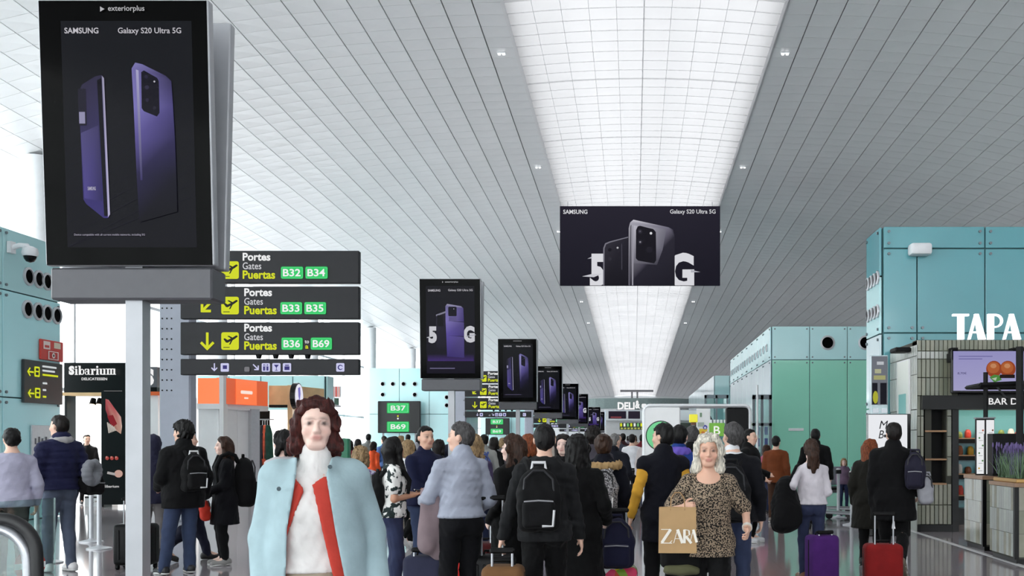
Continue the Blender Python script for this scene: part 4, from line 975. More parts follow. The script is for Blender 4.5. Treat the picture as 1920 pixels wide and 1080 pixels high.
# menu screens
def tv(px0, px1, lab, burger):
    dd = dT-.35
    xa_, xb_ = wx(px0, dd), wx(px1, dd); za_, zb__ = wz(737, dd), wz(655, dd); W_, H_ = xb_-xa_, zb__-za_
    o_ = thing('menu_screen', lab, 'screen', (xa_, dd, za_), 0, 'menu screens over the tapas bar')
    b = MB(); b.rbox(0, 0, 0, W_, .07, H_, .01, 1); c_ = obj('case', b, M_BLACK, o_)
    p = Print(.002); p.vgrad(.03, .04, W_-.03, H_-.03, C(196,192,240), C(178,174,232))
    if burger:
        p.rect(.12, H_*.83, W_*.6, H_*.85, C(130,126,190)); p.rect(.12, H_*.77, W_*.45, H_*.79, C(130,126,190)); p.text('8,70€', .1, H_*.42, W_*.22, H_*.48, C(90,86,140), .01)
        for cx, r_ in ((.62, .115), (.82, .115)):
            p.disc(W_*cx, H_*.55, r_*1.15, C(176,78,40), 22, r_*1.2); p.disc(W_*(cx-.01), H_*.58, r_*.9, C(206,112,60), 20, r_*.85); p.disc(W_*(cx-.01), H_*.62, r_*.45, C(232,160,110), 14, r_*.35)
        p.poly([(W_*.55, H_*.36), (W_*.62, H_*.42), (W_*.7, H_*.4), (W_*.73, H_*.3), (W_*.62, H_*.24)], C(92,160,76)); p.poly([(W_*.58, H_*.33), (W_*.66, H_*.36), (W_*.64, H_*.28)], C(210,230,200)); p.rect(W_*.7, H_*.34, W_*.92, H_*.42, C(40,26,22))
    else: p.rect(.12, H_*.8, W_*.6, H_*.84, C(130,126,190)); p.disc(W_*.7, H_*.45, .2, C(190,120,70), 20)
    obj('picture', p, M_SCREEN, c_)
    for xx in (.06, W_-.06):
        b = MB(); b.box(xx-.05, .0, H_-.18, xx+.05, .2, H_+.03); b.box(xx-.03, .02, H_-.2, xx+.03, .36, H_-.05); obj('bracket', b, M_MATTE, o_)
tv(1784, 1912, 'purple menu screen with two burgers over the tapas bar', True)
tv(1915, 2040, 'second purple menu screen cut off at the right edge', False)
# inside display: lit shelves with food
t2 = thing('food_display', 'lit shelves of food inside the tapas bar doorway', 'display', (wx(1796, 18.9), 18.9, 0))
W_ = wx(2120, 18.9)-wx(1796, 18.9)
b = MB(); b.box(0, .5, .3, W_, .55, 1.86); obj('display_back', b, mat('display_back', (236, 216, 186), .5), t2)
for k, z in enumerate((.55, .95, 1.3, 1.62)):
    b = MB(); b.box(0, .05, z-.02, W_, .5, z); obj('shelf', b, mat('shelf_wood', (176, 136, 100), .5), t2)
    b = MB(); b.box(0, .04, z-.1, W_, .06, z-.02); obj('shelf_lip', b, M_MATTE, t2)
b = MB(); b.box(-.05, 0, 0, 0, .55, 1.9); b.box(0, .0, 0, W_, .5, .3); obj('case_side', b, M_SHOPB, t2)
for r, z in enumerate((.55, .95, 1.3, 1.62)):
    for k in range(16):
        xx = .1+k*.19+random.uniform(-.02, .02)
        if xx > W_-.1: break
        rgb, nm = random.choice((((214,170,60),'yellow'), ((196,70,60),'red'), ((226,222,214),'white'), ((150,90,60),'brown'), ((120,140,70),'green')))
        b = MB(); hh = random.uniform(.1, .17); b.lathe([(.05, 0), (.065, .02), (.06, hh*.7), (.04, hh), (.02, hh+.01)], 8, (xx, .2+random.uniform(-.04, .1), z+.001))
        rn = ['lowest', 'second', 'third', 'top'][r]
        tag(obj('food_jar', b, mat('food_'+nm, rgb, .4, vary=.2), None, (wx(1796, 18.9), 18.9, 0), smooth=True), 'small %s food jar on the %s lit shelf of the tapas bar' % (nm, rn), 'jar', 'food jars in the tapas bar')
# counters with planter and menu boxes
def counter(px0, d0, px1, d1_, H_, lab):
    xa_ = wx(px1, d1_)
    o_ = thing('tiled_counter', lab, 'counter', (xa_, d1_, 0), 0, 'tiled counters along the floor line'); L = d0-d1_; W_ = .62
    b = MB(); b.box(.02, .02, .06, W_-.02, L-.02, H_-.05); obj('core', b, M_GROUT, o_)
    b = MB(); b.box(.03, .03, 0, W_-.03, L-.03, .08); obj('plinth', b, M_SHOPB, o_)
    b = MB(); b.box(-.01, -.01, H_-.05, W_+.01, L+.01, H_); obj('top', b, mat('counter_top', (150, 118, 92), .4, vary=.12, vscale=6), o_)
    b = MB(); b.box(-.004, -.004, .06, .05, .05, H_-.05); obj('corner_post', b, M_SHOPB, o_)
    n = int(L/.085); m_ = int((W_-.05)/.085)
    for side, cnt, span in (('l', n, L-.05), ('f', m_, W_-.05)):
        w_ = span/cnt
        for k in range(cnt):
            for r in range(3):
                h_ = (H_-.14)/3; q = MB(); z0 = .085+r*h_
                if side == 'l': q.box(.0, .05+k*w_+.002, z0+.002, .022, .05+(k+1)*w_-.002, z0+h_-.002)
                else: q.box(.05+k*w_+.002, .0, z0+.002, .05+(k+1)*w_-.002, .022, z0+h_-.002)
                obj('tile', q, random.choice(M_TILE if side == 'f' else M_TILEL[:2]+M_TILE[3:]), o_)
    return xa_, d1_
counter(1810, 15.1, 1843, 14.3, wz(894, 14.6)+.02, 'tiled counter with lit menu boxes on top')
cA = (wx(1843, 14.3), 14.3, wz(894, 14.6)+.02)
counter(1861, 13.65, 1903, 12.75, 1.02, 'tiled counter carrying the lavender planter at the right edge')
cB = (wx(1903, 12.75), 12.75, 1.02)
for k, (xx, yy, lab) in enumerate(((.1, .5, 'left lit menu box with food pictures on the tiled counter'), (.2, .32, 'right lit menu box with food pictures on the tiled counter'))):
    o_ = thing('menu_box', lab, 'menu', (cA[0]-.05+xx*.9, cA[1]+yy*.8, cA[2]), 0, 'lit menu boxes'); hh = wz(785, 14.6)-cA[2]
    b = MB(); b.rbox(0, 0, 0, .125, .06, hh, .006, 1); c_ = obj('case', b, M_MATTE, o_)
    p = Print(.002); p.rect(.006, .02, .119, hh-.02, C(236,238,240))
    for q in range(6): p.disc(.04+.05*(q % 2), .1+q*.11, .014, random.choice((C(200,160,60), C(120,80,60), C(90,130,80), C(180,90,70))), 8); p.rect(.03, .06+q*.11, .09, .066+q*.11, C(130,130,130))
    obj('lit_face', p, M_LIT, c_)
    b = MB(); b.box(-.01, -.01, hh, .135, .08, hh+.02); obj('cap', b, M_GREYM, o_)
b = MB(); b.box(.02, .02, 0, .5, .72, .6); tag(obj('dark_console', b, M_MATTE, None, (cA[0]+.13, cA[1]+.01, cA[2])), 'dark console beside the menu boxes on the tiled counter', 'console')
o_ = thing('lavender_planter', 'planter of grey-green lavender with purple tips at the right edge', 'planter', cB)
b = MB(); b.rbox(.03, .03, 0, .58, .86, .05, .01, 1); obj('trough', b, mat('trough_brass', (190, 150, 90), .35, .4), o_)
b = MB(); b.box(.05, .05, .04, .56, .84, .055); obj('soil', b, mat('soil', (50, 40, 32), .9), o_)
def blades(n, z0, h0, h1, wd, spread):
    q = MB()
    for _ in range(n):
        x_, y_ = random.uniform(.06, .55), random.uniform(.06, .83); h = random.uniform(h0, h1); a = random.uniform(0, 6.28); dx, dy = random.gauss(0, spread), random.gauss(0, spread)
        cx, cy = math.cos(a)*wd, math.sin(a)*wd
        q.face([(x_-cx, y_-cy, z0), (x_+cx, y_+cy, z0), (x_+dx*.5+cx*.8, y_+dy*.5+cy*.8, z0+h*.6), (x_+dx*.5-cx*.8, y_+dy*.5-cy*.8, z0+h*.6)])
        q.face([(x_+dx*.5-cx*.8, y_+dy*.5-cy*.8, z0+h*.6), (x_+dx*.5+cx*.8, y_+dy*.5+cy*.8, z0+h*.6), (x_+dx, y_+dy, z0+h)])
    return q
o = obj('foliage', blades(900, .05, .18, .38, .006, .07), mat('lavender_leaf', (112, 138, 106), .7, vary=.3, vscale=9), o_); o['kind'] = 'stuff'
q = MB()
for _ in range(90):
    x_, y_, z_ = random.uniform(.0, .6), random.uniform(.02, .85), random.uniform(.36, .46); q.lathe([(.003, 0), (.012, .02), (.01, .05), (.002, .07)], 5, (x_, y_, z_)); q.cyl((x_, y_, .1), (x_, y_, z_), .002, n=3)
o = obj('flower_spikes', q, mat('lavender_flower', (108, 92, 142), .8, vary=.2), o_); o['kind'] = 'stuff'
# black pergola frame above the counters
t = thing('black_pergola', 'black metal pergola frame over the tiled counters', 'frame', (cA[0]+.1, 14.75, 0))
def lp(px_, py_, d): return (wx(px_, d)-cA[0]-.1, d-14.75, wz(py_, d))
for a_, b_, r_ in (((1848, 890, 14.9), (1848, 698, 14.9), .035), ((1912, 880, 13.2), (1912, 650, 13.2), .05), ((1812, 727, 15.4), (1960, 727, 15.4), .03), ((1838, 722, 14.0), (1990, 716, 14.0), .035), ((1870, 726, 14.9), (1888, 748, 14.4), .018), ((1812, 727, 15.4), (1838, 722, 14.0), .03)):
    b = MB(); b.tube([lp(*a_), lp(*b_)], r_, 4); obj('beam', b, M_MATTE, t)
b = MB(); z_ = 1.0
b.tube([lp(1848, 890, 14.9), (lp(1848, 890, 14.9)[0], .15, 0)], .02, 4); obj('leg', b, M_MATTE, t)
# lightbox poster and totem beside the bar
dM = 16.6
t = thing('white_lightbox', 'white lightbox with black italic lettering behind the man in the black coat', 'sign', (wx(1628, dM), dM, 0)); W_ = wx(1701, dM)-wx(1628, dM); zt_ = wz(776, dM)
b = MB(); b.rbox(0, 0, .0, W_+.06, .16, zt_, .01, 1); o = obj('case', b, M_BLACK, t)
p = Print(.003); p.rect(0, .12, W_, zt_-.012, C(236,238,242)); p.text('M', W_*.28, wz(804, dM), W_*.46, wz(789, dM), C(30,30,34), 0, .22); p.text('B', W_*.26, wz(822, dM), W_*.38, wz(807, dM), C(30,30,34), 0, .22); p.rect(W_*.4, wz(820, dM), W_*.56, wz(815, dM), C(40,40,44))
obj('lit_face', p, M_LIT, o)
dM = 18.7
t = thing('poster_totem', 'tall grey totem with a dark bottle poster left of the tapas bar', 'totem', (wx(1633, dM), dM, 0)); W_ = wx(1665, dM)-wx(1633, dM)
b = MB(); b.rbox(0, 0, 0, W_, .15, wz(666, dM), .01, 1); o = obj('case', b, M_GREYGL, t)
p = Print(.003)
def u(x): return wx(x, dM)-wx(1633, dM)
def v(y): return wz(y, dM)
p.rect(u(1634), v(759), u(1664), v(668), C(108,112,120)); p.rect(u(1644), v(684), u(1657), v(678), C(186,190,196)); p.rect(u(1640), v(700), u(1652), v(692), C(170,172,140)); p.rect(u(1638), v(712), u(1660), v(704), C(160,160,110))
p.rect(u(1635), v(758), u(1645), v(718), C(22,22,30)); p.rect(u(1650), v(758), u(1662), v(718), C(22,22,30)); p.disc(u(1641), v(745), .05, C(170,170,50), 10, .12); p.rect(u(1636), v(774), u(1647), v(766), C(206,216,224)); p.rect(u(1652), v(774), u(1663), v(766), C(206,216,224))
obj('poster', p, M_LIT, o)
t = thing('window_poster', 'pale upright poster on the side wall of the tapas bar', 'poster', (XT-.02, dT, 0))
b = MB(); b.box(-.03, .35, 1.95, 0, 1.15, 3.0); o = obj('panel', b, M_SHOPW, t)
p = Print(.002); p.vgrad(0, 1.97, .76, 2.98, C(196,206,200), C(236,238,230)); p.rect(.1, 2.0, .6, 2.4, C(120,180,176)); p.v = [(q[1]-.03, 1.13-q[0], q[2]) for q in p.v]; obj('print', p, M_PRINT, o)
b = MB(); b.rbox(XT-.3, dT+.3, 3.12, XT-.02, dT+.7, 3.2, .02, 1); tag(obj('wall_lamp', b, M_MATTE, None), 'small dark lamp bar above the pale poster on the bar side', 'lamp')
b = MB(); b.box(4.78, 8, 0, 4.86, 24, .004); tag(obj('floor_line', b, mat('white_line', (214, 214, 214), .3), None), 'thin white floor line running along the tapas bar', 'line')
# luggage trolleys and bench by the sea-green wall
def trolley(px_, d, rz, lab):
    o_ = thing('luggage_trolley', lab, 'trolley', (wx(px_, d), d, 0), rz, 'parked luggage trolleys')
    b = MB()
    for s_ in (-.28, .28): b.tube([(s_, -.4, .14), (s_, .45, .16), (s_, .6, .5), (s_, .66, 1.0)], .018, 8)
    for z_, y_ in ((.16, .45), (.5, .6), (.98, .655)): b.tube([(-.28, y_, z_), (.28, y_, z_)], .016, 8)
    b.tube([(-.28, -.4, .14), (.28, -.4, .14)], .018, 8); obj('frame', b, M_STEEL, o_, smooth=True)
    b = MB(); b.box(-.26, -.38, .15, .26, .42, .17); obj('deck', b, M_GREYM, o_)
    b = MB(); b.rbox(-.27, .56, .5, .27, .64, .95, .02, 1); obj('advert_panel', b, mat('trolley_grey', (132, 136, 144), .4, vary=.05), o_)
    b = MB(); b.rbox(-.3, .6, .97, .3, .7, 1.03, .02, 1); obj('handle', b, M_MATTE, o_)
    for x_, y_ in ((-.26, -.36), (.26, -.36), (-.26, .42), (.26, .42)):
        b = MB(); b.cyl((x_-.02, y_, .07), (x_+.02, y_, .07), .07, n=12); obj('wheel', b, M_MATTE, o_)
trolley(1558, 21.5, math.radians(75), 'grey luggage trolley behind the woman in the white top')
trolley(1585, 19.9, math.radians(60), 'grey luggage trolley beside the white barrier post')
t = thing('waiting_bench', 'grey waiting bench against the sea-green wall', 'bench', (wx(1575, 24.5), 24.5, 0))
b = MB(); b.box(-.9, -.05, .32, .9, .05, .4); obj('beam', b, M_STEEL, t)
for k in range(3):
    b = MB(); b.rbox(-.85+.58*k, -.3, .4, -.32+.58*k, .2, .46, .02, 1); obj('seat', b, M_MATTE, t)
    b = MB(); b.rbox(-.85+.58*k, .16, .5, -.32+.58*k, .22, .95, .02, 1); obj('backrest', b, mat('bench_grey', (120, 124, 132), .5), t)
for x_ in (-.7, .7):
    b = MB(); b.box(x_-.04, -.3, 0, x_+.04, .25, .04); b.box(x_-.03, -.03, .04, x_+.03, .03, .33); obj('leg', b, M_STEEL, t)

# unseen lamps added inside the shops to brighten their interiors
def added_shop_lamp(loc, size, power, lab, rgb=(1, .95, .88)):
    o_ = thing('added_shop_lamp', lab, 'lamp', loc)
    b = MB(); b.rbox(-size[0]/2, -size[1]/2, .0, size[0]/2, size[1]/2, .05, .01, 1); obj('housing', b, M_WHITE, o_)
    L = bpy.data.lights.new('added_shop_light', 'AREA'); L.shape = 'RECTANGLE'; L.size, L.size_y = size; L.energy = power; L.color = rgb
    link('light', L, o_, (0, 0, -.01))
added_shop_lamp((wx(555, 27), 27.3, 2.5), (2.0, .8), 40, 'added ceiling lamp brightening the wooden fronted shop')
added_shop_lamp((wx(165, 26), 25.6, 2.72), (1.0, 1.4), 30, 'added ceiling lamp brightening the delicatessen')
added_shop_lamp((wx(1890, 18.6), 18.7, 2.3), (2.2, .5), 4, 'added ceiling lamp brightening the tapas bar doorway', (1, .86, .68))
# ------------------------------------------------------------------ figures: signed-distance bodies and clothes
def surfnets(f, axes):
    s = f < 0
    n = np.zeros(tuple(k-1 for k in f.shape), np.int8)
    cor = [(a, b, c) for a in (0, 1) for b in (0, 1) for c in (0, 1)]
    sh = n.shape
    for a, b, c in cor: n += s[a:a+sh[0], b:b+sh[1], c:c+sh[2]]
    act = (n > 0) & (n < 8)
    I = np.argwhere(act)
    if not len(I): return np.zeros((0, 3)), np.zeros((0, 4), int)
    idx = np.full(sh, -1, np.int64); idx[act] = np.arange(len(I))
    acc = np.zeros((len(I), 3)); cnt = np.zeros(len(I))
    val = {c: f[I[:, 0]+c[0], I[:, 1]+c[1], I[:, 2]+c[2]] for c in cor}
    for a in cor:
        for ax in range(3):
            if a[ax]: continue
            b = list(a); b[ax] = 1; b = tuple(b)
            va, vb = val[a], val[b]; m = (va < 0) != (vb < 0)
            t = va[m]/(va[m]-vb[m]); P = np.tile(np.array(a, float), (m.sum(), 1)); P[:, ax] += t
            acc[m] += P; cnt[m] += 1
    fr = acc/cnt[:, None]; V = np.stack([axes[k][I[:, k]]+fr[:, k]*(axes[k][np.minimum(I[:, k]+1, len(axes[k])-1)]-axes[k][I[:, k]]) for k in range(3)], 1)
    Q = []
    for ax in range(3):
        b1, b2 = [k for k in range(3) if k != ax]
        s0 = np.take(s, range(0, s.shape[ax]-1), ax); s1 = np.take(s, range(1, s.shape[ax]), ax)
        E = np.argwhere(s0 != s1)
        E = E[(E[:, b1] > 0) & (E[:, b2] > 0) & (E[:, b1] < sh[b1]) & (E[:, b2] < sh[b2])]
        def g(d1, d2):
            J = E.copy(); J[:, b1] -= d1; J[:, b2] -= d2; return idx[J[:, 0], J[:, 1], J[:, 2]]
        q = np.stack([g(1, 1), g(0, 1), g(0, 0), g(1, 0)], 1)
        fl_ = s[E[:, 0], E[:, 1], E[:, 2]]
        if ax == 1: fl_ = ~fl_
        q[~fl_] = q[~fl_][:, ::-1]
        Q.append(q)
    return V, np.concatenate(Q)
def np_mesh(name, V, Q, m=None, cols=None):
    me = bpy.data.meshes.new(name); n = len(V); k = len(Q)
    me.vertices.add(n); me.vertices.foreach_set('co', V.astype(np.float32).ravel())
    me.loops.add(k*4); me.loops.foreach_set('vertex_index', Q.astype(np.int32).ravel())
    me.polygons.add(k); me.polygons.foreach_set('loop_start', np.arange(0, k*4, 4, dtype=np.int32)); me.polygons.foreach_set('loop_total', np.full(k, 4, np.int32))
    me.polygons.foreach_set('use_smooth', np.ones(k, bool))
    if cols is not None:
        ca = me.color_attributes.new('Col', 'FLOAT_COLOR', 'POINT'); ca.data.foreach_set('color', cols.astype(np.float32).ravel())
    if m: me.materials.append(m)
    me.update(calc_edges=True); me.validate(); return me
class Field:
    def __init__(s, lo, hi, res, fill=.08, dz=1.0, fine=None):
        s.lo = np.array(lo, float); s.res = res; s.rs = 1.0; s.ax = [np.arange(lo[k], hi[k]+res, res) for k in range(2)]
        if fine is None: z = np.arange(lo[2], hi[2]+res*dz, res*dz)
        else:                                            # fine rows only where hands and head are
            z = [lo[2]]
            while z[-1] < hi[2]: z.append(z[-1]+(res if any(a-.02 < z[-1] < b for a, b in fine) else res*dz))
            z = np.array(z)
        s.ax.append(z); s.n = tuple(len(a) for a in s.ax); s.f = np.full(s.n, fill, np.float32); s.pad = 2.2*res*dz
    def sl(s, lo, hi, pad):
        r = []
        for k in range(3):
            a = max(0, int(np.searchsorted(s.ax[k], lo[k]-pad))-1); b = min(s.n[k], int(np.searchsorted(s.ax[k], hi[k]+pad))+1); r.append(slice(a, max(a, b)))
        return tuple(r)
    def apply(s, fn, lo, hi, k=.02, op='u'):
        q = s.sl(lo, hi, max(k, .02)+s.pad)
        X = s.ax[0][q[0]][:, None, None]; Y = s.ax[1][q[1]][None, :, None]; Z = s.ax[2][q[2]][None, None, :]
        if X.size == 0 or Y.size == 0 or Z.size == 0: return
        d = fn(X, Y, Z); a = s.f[q]
        if op == 'u':
            if k > 0: h = np.maximum(k-np.abs(a-d), 0)/k; a = np.minimum(a, d)-h*h*k*.25
            else: a = np.minimum(a, d)
        elif op == 'sub':
            d = -d; h = np.maximum(k-np.abs(a-d), 0)/max(k, 1e-6); a = np.maximum(a, d)+h*h*k*.25
        s.f[q] = a
    def cut(s, fn):                                     # keep where fn < 0
        d = fn(s.ax[0][:, None, None], s.ax[1][None, :, None], s.ax[2][None, None, :]); s.f = np.maximum(s.f, d).astype(np.float32)
    def add(s, fn): s.f = (s.f+fn(s.ax[0][:, None, None], s.ax[1][None, :, None], s.ax[2][None, None, :])).astype(np.float32)
    def rc(s, a, b, ra, rb=None, k=.02, op='u', flat=None):
        a = np.array(a, float); b = np.array(b, float); rb = ra if rb is None else rb; ra = ra*s.rs; rb = rb*s.rs; ba = b-a; L = max(1e-9, ba@ba); R = max(ra, rb)
        def fn(X, Y, Z):
            x, y, z = X-a[0], Y-a[1], Z-a[2]
            h = np.clip((x*ba[0]+y*ba[1]+z*ba[2])/L, 0, 1)
            return np.sqrt((x-h*ba[0])**2+(y-h*ba[1])**2+(z-h*ba[2])**2)-(ra+(rb-ra)*h)
        s.apply(fn, np.minimum(a, b)-R, np.maximum(a, b)+R, k, op)
    def ell(s, c, r, R=None, k=.02, op='u'):
        c = np.array(c, float); r = [q*s.rs for q in r]; big = max(r)
        def fn(X, Y, Z):
            x, y, z = X-c[0], Y-c[1], Z-c[2]
            if R is not None: x, y, z = (R[0][0]*x+R[1][0]*y+R[2][0]*z, R[0][1]*x+R[1][1]*y+R[2][1]*z, R[0][2]*x+R[1][2]*y+R[2][2]*z)
            q = np.sqrt((x/r[0])**2+(y/r[1])**2+(z/r[2])**2); q2 = np.sqrt((x/r[0]**2)**2+(y/r[1]**2)**2+(z/r[2]**2)**2)
            return q*(q-1)/np.maximum(q2, 1e-6)
        s.apply(fn, c-big, c+big, k, op)
    def rbx(s, c, h, r, R=None, k=.01, op='u'):
        c = np.array(c, float); big = np.linalg.norm(h)+r
        def fn(X, Y, Z):
            x, y, z = X-c[0], Y-c[1], Z-c[2]
            if R is not None: x, y, z = (R[0][0]*x+R[1][0]*y+R[2][0]*z, R[0][1]*x+R[1][1]*y+R[2][1]*z, R[0][2]*x+R[1][2]*y+R[2][2]*z)
            qx, qy, qz = np.abs(x)-h[0]+r, np.abs(y)-h[1]+r, np.abs(z)-h[2]+r
            return np.sqrt(np.maximum(qx, 0)**2+np.maximum(qy, 0)**2+np.maximum(qz, 0)**2)+np.minimum(np.maximum(qx, np.maximum(qy, qz)), 0)-r
        s.apply(fn, c-big, c+big, k, op)
    def prof(s, zs, a, b, yo, fr, k=.02, infl=0, inb=None):      # elliptical stack, fr: frame (inverse lean) taking world -> torso coordinates
        lo = (-max(a)-.1, -max(b)-.2, zs[0]-.02); hi = (max(a)+.1, max(b)+.2, zs[-1]+.02)
        def fn(X, Y, Z):
            x, y, z = fr(X, Y, Z)
            A = np.interp(z, zs, a)+infl; B = np.interp(z, zs, b)+infl; O = np.interp(z, zs, yo)
            q = np.sqrt((x/A)**2+((y-O)/B)**2); d = (q-1)*np.minimum(A, B)
            return np.maximum(d, np.maximum(zs[0]-z, z-zs[-1]))
        s.apply(fn, lo, hi, k)
    def mesh(s): return surfnets(s.f, s.ax)
def wob(amp, freq, seed, zs=1.0):                        # cheap smooth noise for folds
    r = np.random.default_rng(seed); K = r.normal(0, freq, (5, 3)); K[:, 2] *= zs; ph = r.uniform(0, 6.28, 5)
    def fn(X, Y, Z):
        t = 0
        for k in range(5): t = t+np.sin(K[k, 0]*X+K[k, 1]*Y+K[k, 2]*Z+ph[k])
        return t*(amp/2.2)
    return fn
M_SKIN = attr_mat('skin', rough=.5); M_SKIN.node_tree.nodes['Principled BSDF'].inputs['Subsurface Weight'].default_value = .08
M_SKIN.node_tree.nodes['Principled BSDF'].inputs['Subsurface Radius'].default_value = (.02, .008, .005)
def cloth(name, rgb, rough=.85, kind='plain', rgb2=None):
    if name in MATS: return MATS[name]
    if max(rgb) < 48: rgb = tuple(c*.6 for c in rgb)
    m = mat(name, rgb, rough, vary=.12, vscale=7, bump=.25, bscale=26, spec=.2)
    nt = m.node_tree; b = nt.nodes['Principled BSDF']; b.inputs['Sheen Weight'].default_value = .03
    tc = nt.nodes.new('ShaderNodeTexCoord')
    if kind == 'spots':
        n = nt.nodes.new('ShaderNodeTexNoise'); n.inputs['Scale'].default_value = 100; n.inputs['Detail'].default_value = 1.0
        r = nt.nodes.new('ShaderNodeValToRGB'); r.color_ramp.interpolation = 'EASE'
        r.color_ramp.elements[0].position = .47; r.color_ramp.elements[1].position = .53
        r.color_ramp.elements[0].color = S(*rgb2); r.color_ramp.elements[1].color = S(*rgb)
        nt.links.new(tc.outputs['Object'], n.inputs['Vector']); nt.links.new(n.outputs['Fac'], r.inputs['Fac']); nt.links.new(r.outputs['Color'], b.inputs['Base Color'])
    if kind == 'blots':
        n = nt.nodes.new('ShaderNodeTexNoise'); n.inputs['Scale'].default_value = 15; n.inputs['Detail'].default_value = 2
        r = nt.nodes.new('ShaderNodeValToRGB'); r.color_ramp.elements[0].position = .46; r.color_ramp.elements[1].position = .5
        r.color_ramp.elements[0].color = S(*rgb2); r.color_ramp.elements[1].color = S(*rgb)
        nt.links.new(tc.outputs['Object'], n.inputs['Vector']); nt.links.new(n.outputs['Fac'], r.inputs['Fac']); nt.links.new(r.outputs['Color'], b.inputs['Base Color'])
    if kind == 'multi':
        n = nt.nodes.new('ShaderNodeTexVoronoi'); n.inputs['Scale'].default_value = 11
        r = nt.nodes.new('ShaderNodeValToRGB'); r.color_ramp.interpolation = 'CONSTANT'; e = r.color_ramp.elements
        e[0].color = S(240, 240, 240); e[1].position = .42; e[1].color = S(230, 70, 110)
        for p_, c_ in ((.54, (130, 170, 50)), (.66, (60, 110, 190)), (.78, (200, 80, 40)), (.88, (236, 200, 60))): q = e.new(p_); q.color = S(*c_)
        sx = nt.nodes.new('ShaderNodeSeparateColor')
        nt.links.new(tc.outputs['Object'], n.inputs['Vector']); nt.links.new(n.outputs['Color'], sx.inputs[0]); nt.links.new(sx.outputs[0], r.inputs['Fac']); nt.links.new(r.outputs['Color'], b.inputs['Base Color'])
    return m
def hairmat(name, rgb):
    if name in MATS: return MATS[name]
    m = mat(name, rgb, .5, spec=.25); nt = m.node_tree; b = nt.nodes['Principled BSDF']
    tc = nt.nodes.new('ShaderNodeTexCoord'); mp = nt.nodes.new('ShaderNodeMapping'); mp.inputs['Scale'].default_value = (1, 1, .22)
    n = nt.nodes.new('ShaderNodeTexNoise'); n.inputs['Scale'].default_value = 95; n.inputs['Detail'].default_value = 3
    nt.links.new(tc.outputs['Object'], mp.inputs[0]); nt.links.new(mp.outputs[0], n.inputs['Vector'])
    r = nt.nodes.new('ShaderNodeValToRGB'); c = S(*rgb); r.color_ramp.elements[0].position = .35; r.color_ramp.elements[1].position = .7
    r.color_ramp.elements[0].color = tuple(x*.45 for x in c[:3])+(1,); r.color_ramp.elements[1].color = tuple(min(1, x*1.5) for x in c[:3])+(1,)
    nt.links.new(n.outputs['Fac'], r.inputs['Fac']); nt.links.new(r.outputs['Color'], b.inputs['Base Color'])
    bp = nt.nodes.new('ShaderNodeBump'); bp.inputs['Strength'].default_value = .6; bp.inputs['Distance'].default_value = .006
    nt.links.new(n.outputs['Fac'], bp.inputs['Height']); nt.links.new(bp.outputs['Normal'], b.inputs['Normal'])
    return m
def ik(a, c, l1, l2, hint):
    a, c = Vector(a), Vector(c); v_ = c-a; d = min(v_.length, (l1+l2)*.999); u_ = v_.normalized(); c = a+u_*d
    x = (l1*l1-l2*l2+d*d)/(2*d); h = math.sqrt(max(0, l1*l1-x*x)); hp = Vector(hint)-u_*Vector(hint).dot(u_)
    hp = hp.normalized() if hp.length > 1e-6 else Vector((0, 1, 0))
    return a+u_*x+hp*h, c
def rotz(a): c, s = math.cos(a), math.sin(a); return np.array([[c, -s, 0], [s, c, 0], [0, 0, 1.0]])
def rotx(a): c, s = math.cos(a), math.sin(a); return np.array([[1.0, 0, 0], [0, c, -s], [0, s, c]])
MP = dict(zs=[.84, .90, .97, 1.06, 1.16, 1.28, 1.37, 1.43, 1.475, 1.52], a=[.10, .158, .168, .152, .155, .172, .170, .135, .08, .056], b=[.085, .112, .118, .108, .11, .122, .115, .095, .072, .058], yo=[.01, .012, .012, 0, 0, .0, .005, .012, .018, .012])
FP = dict(zs=[.84, .90, .97, 1.06, 1.14, 1.26, 1.34, 1.42, 1.47, 1.52], a=[.10, .165, .172, .142, .13, .143, .146, .118, .068, .05], b=[.085, .115, .118, .098, .095, .125, .11, .088, .064, .052], yo=[.01, .016, .016, 0, 0, -.012, -.002, .01, .016, .012])
SKIN = dict(fair=(238, 204, 190), light=(226, 184, 162), tan=(198, 146, 118), warm=(220, 174, 150))
HAIRC = dict(black=(13, 11, 11), dark=(25, 19, 17), brown=(58, 38, 28), chestnut=(66, 26, 22), auburn=(120, 62, 34), blond=(150, 124, 90), grey=(120, 118, 116), silver=(206, 200, 186), darkgrey=(72, 70, 70))
HS = 1.03
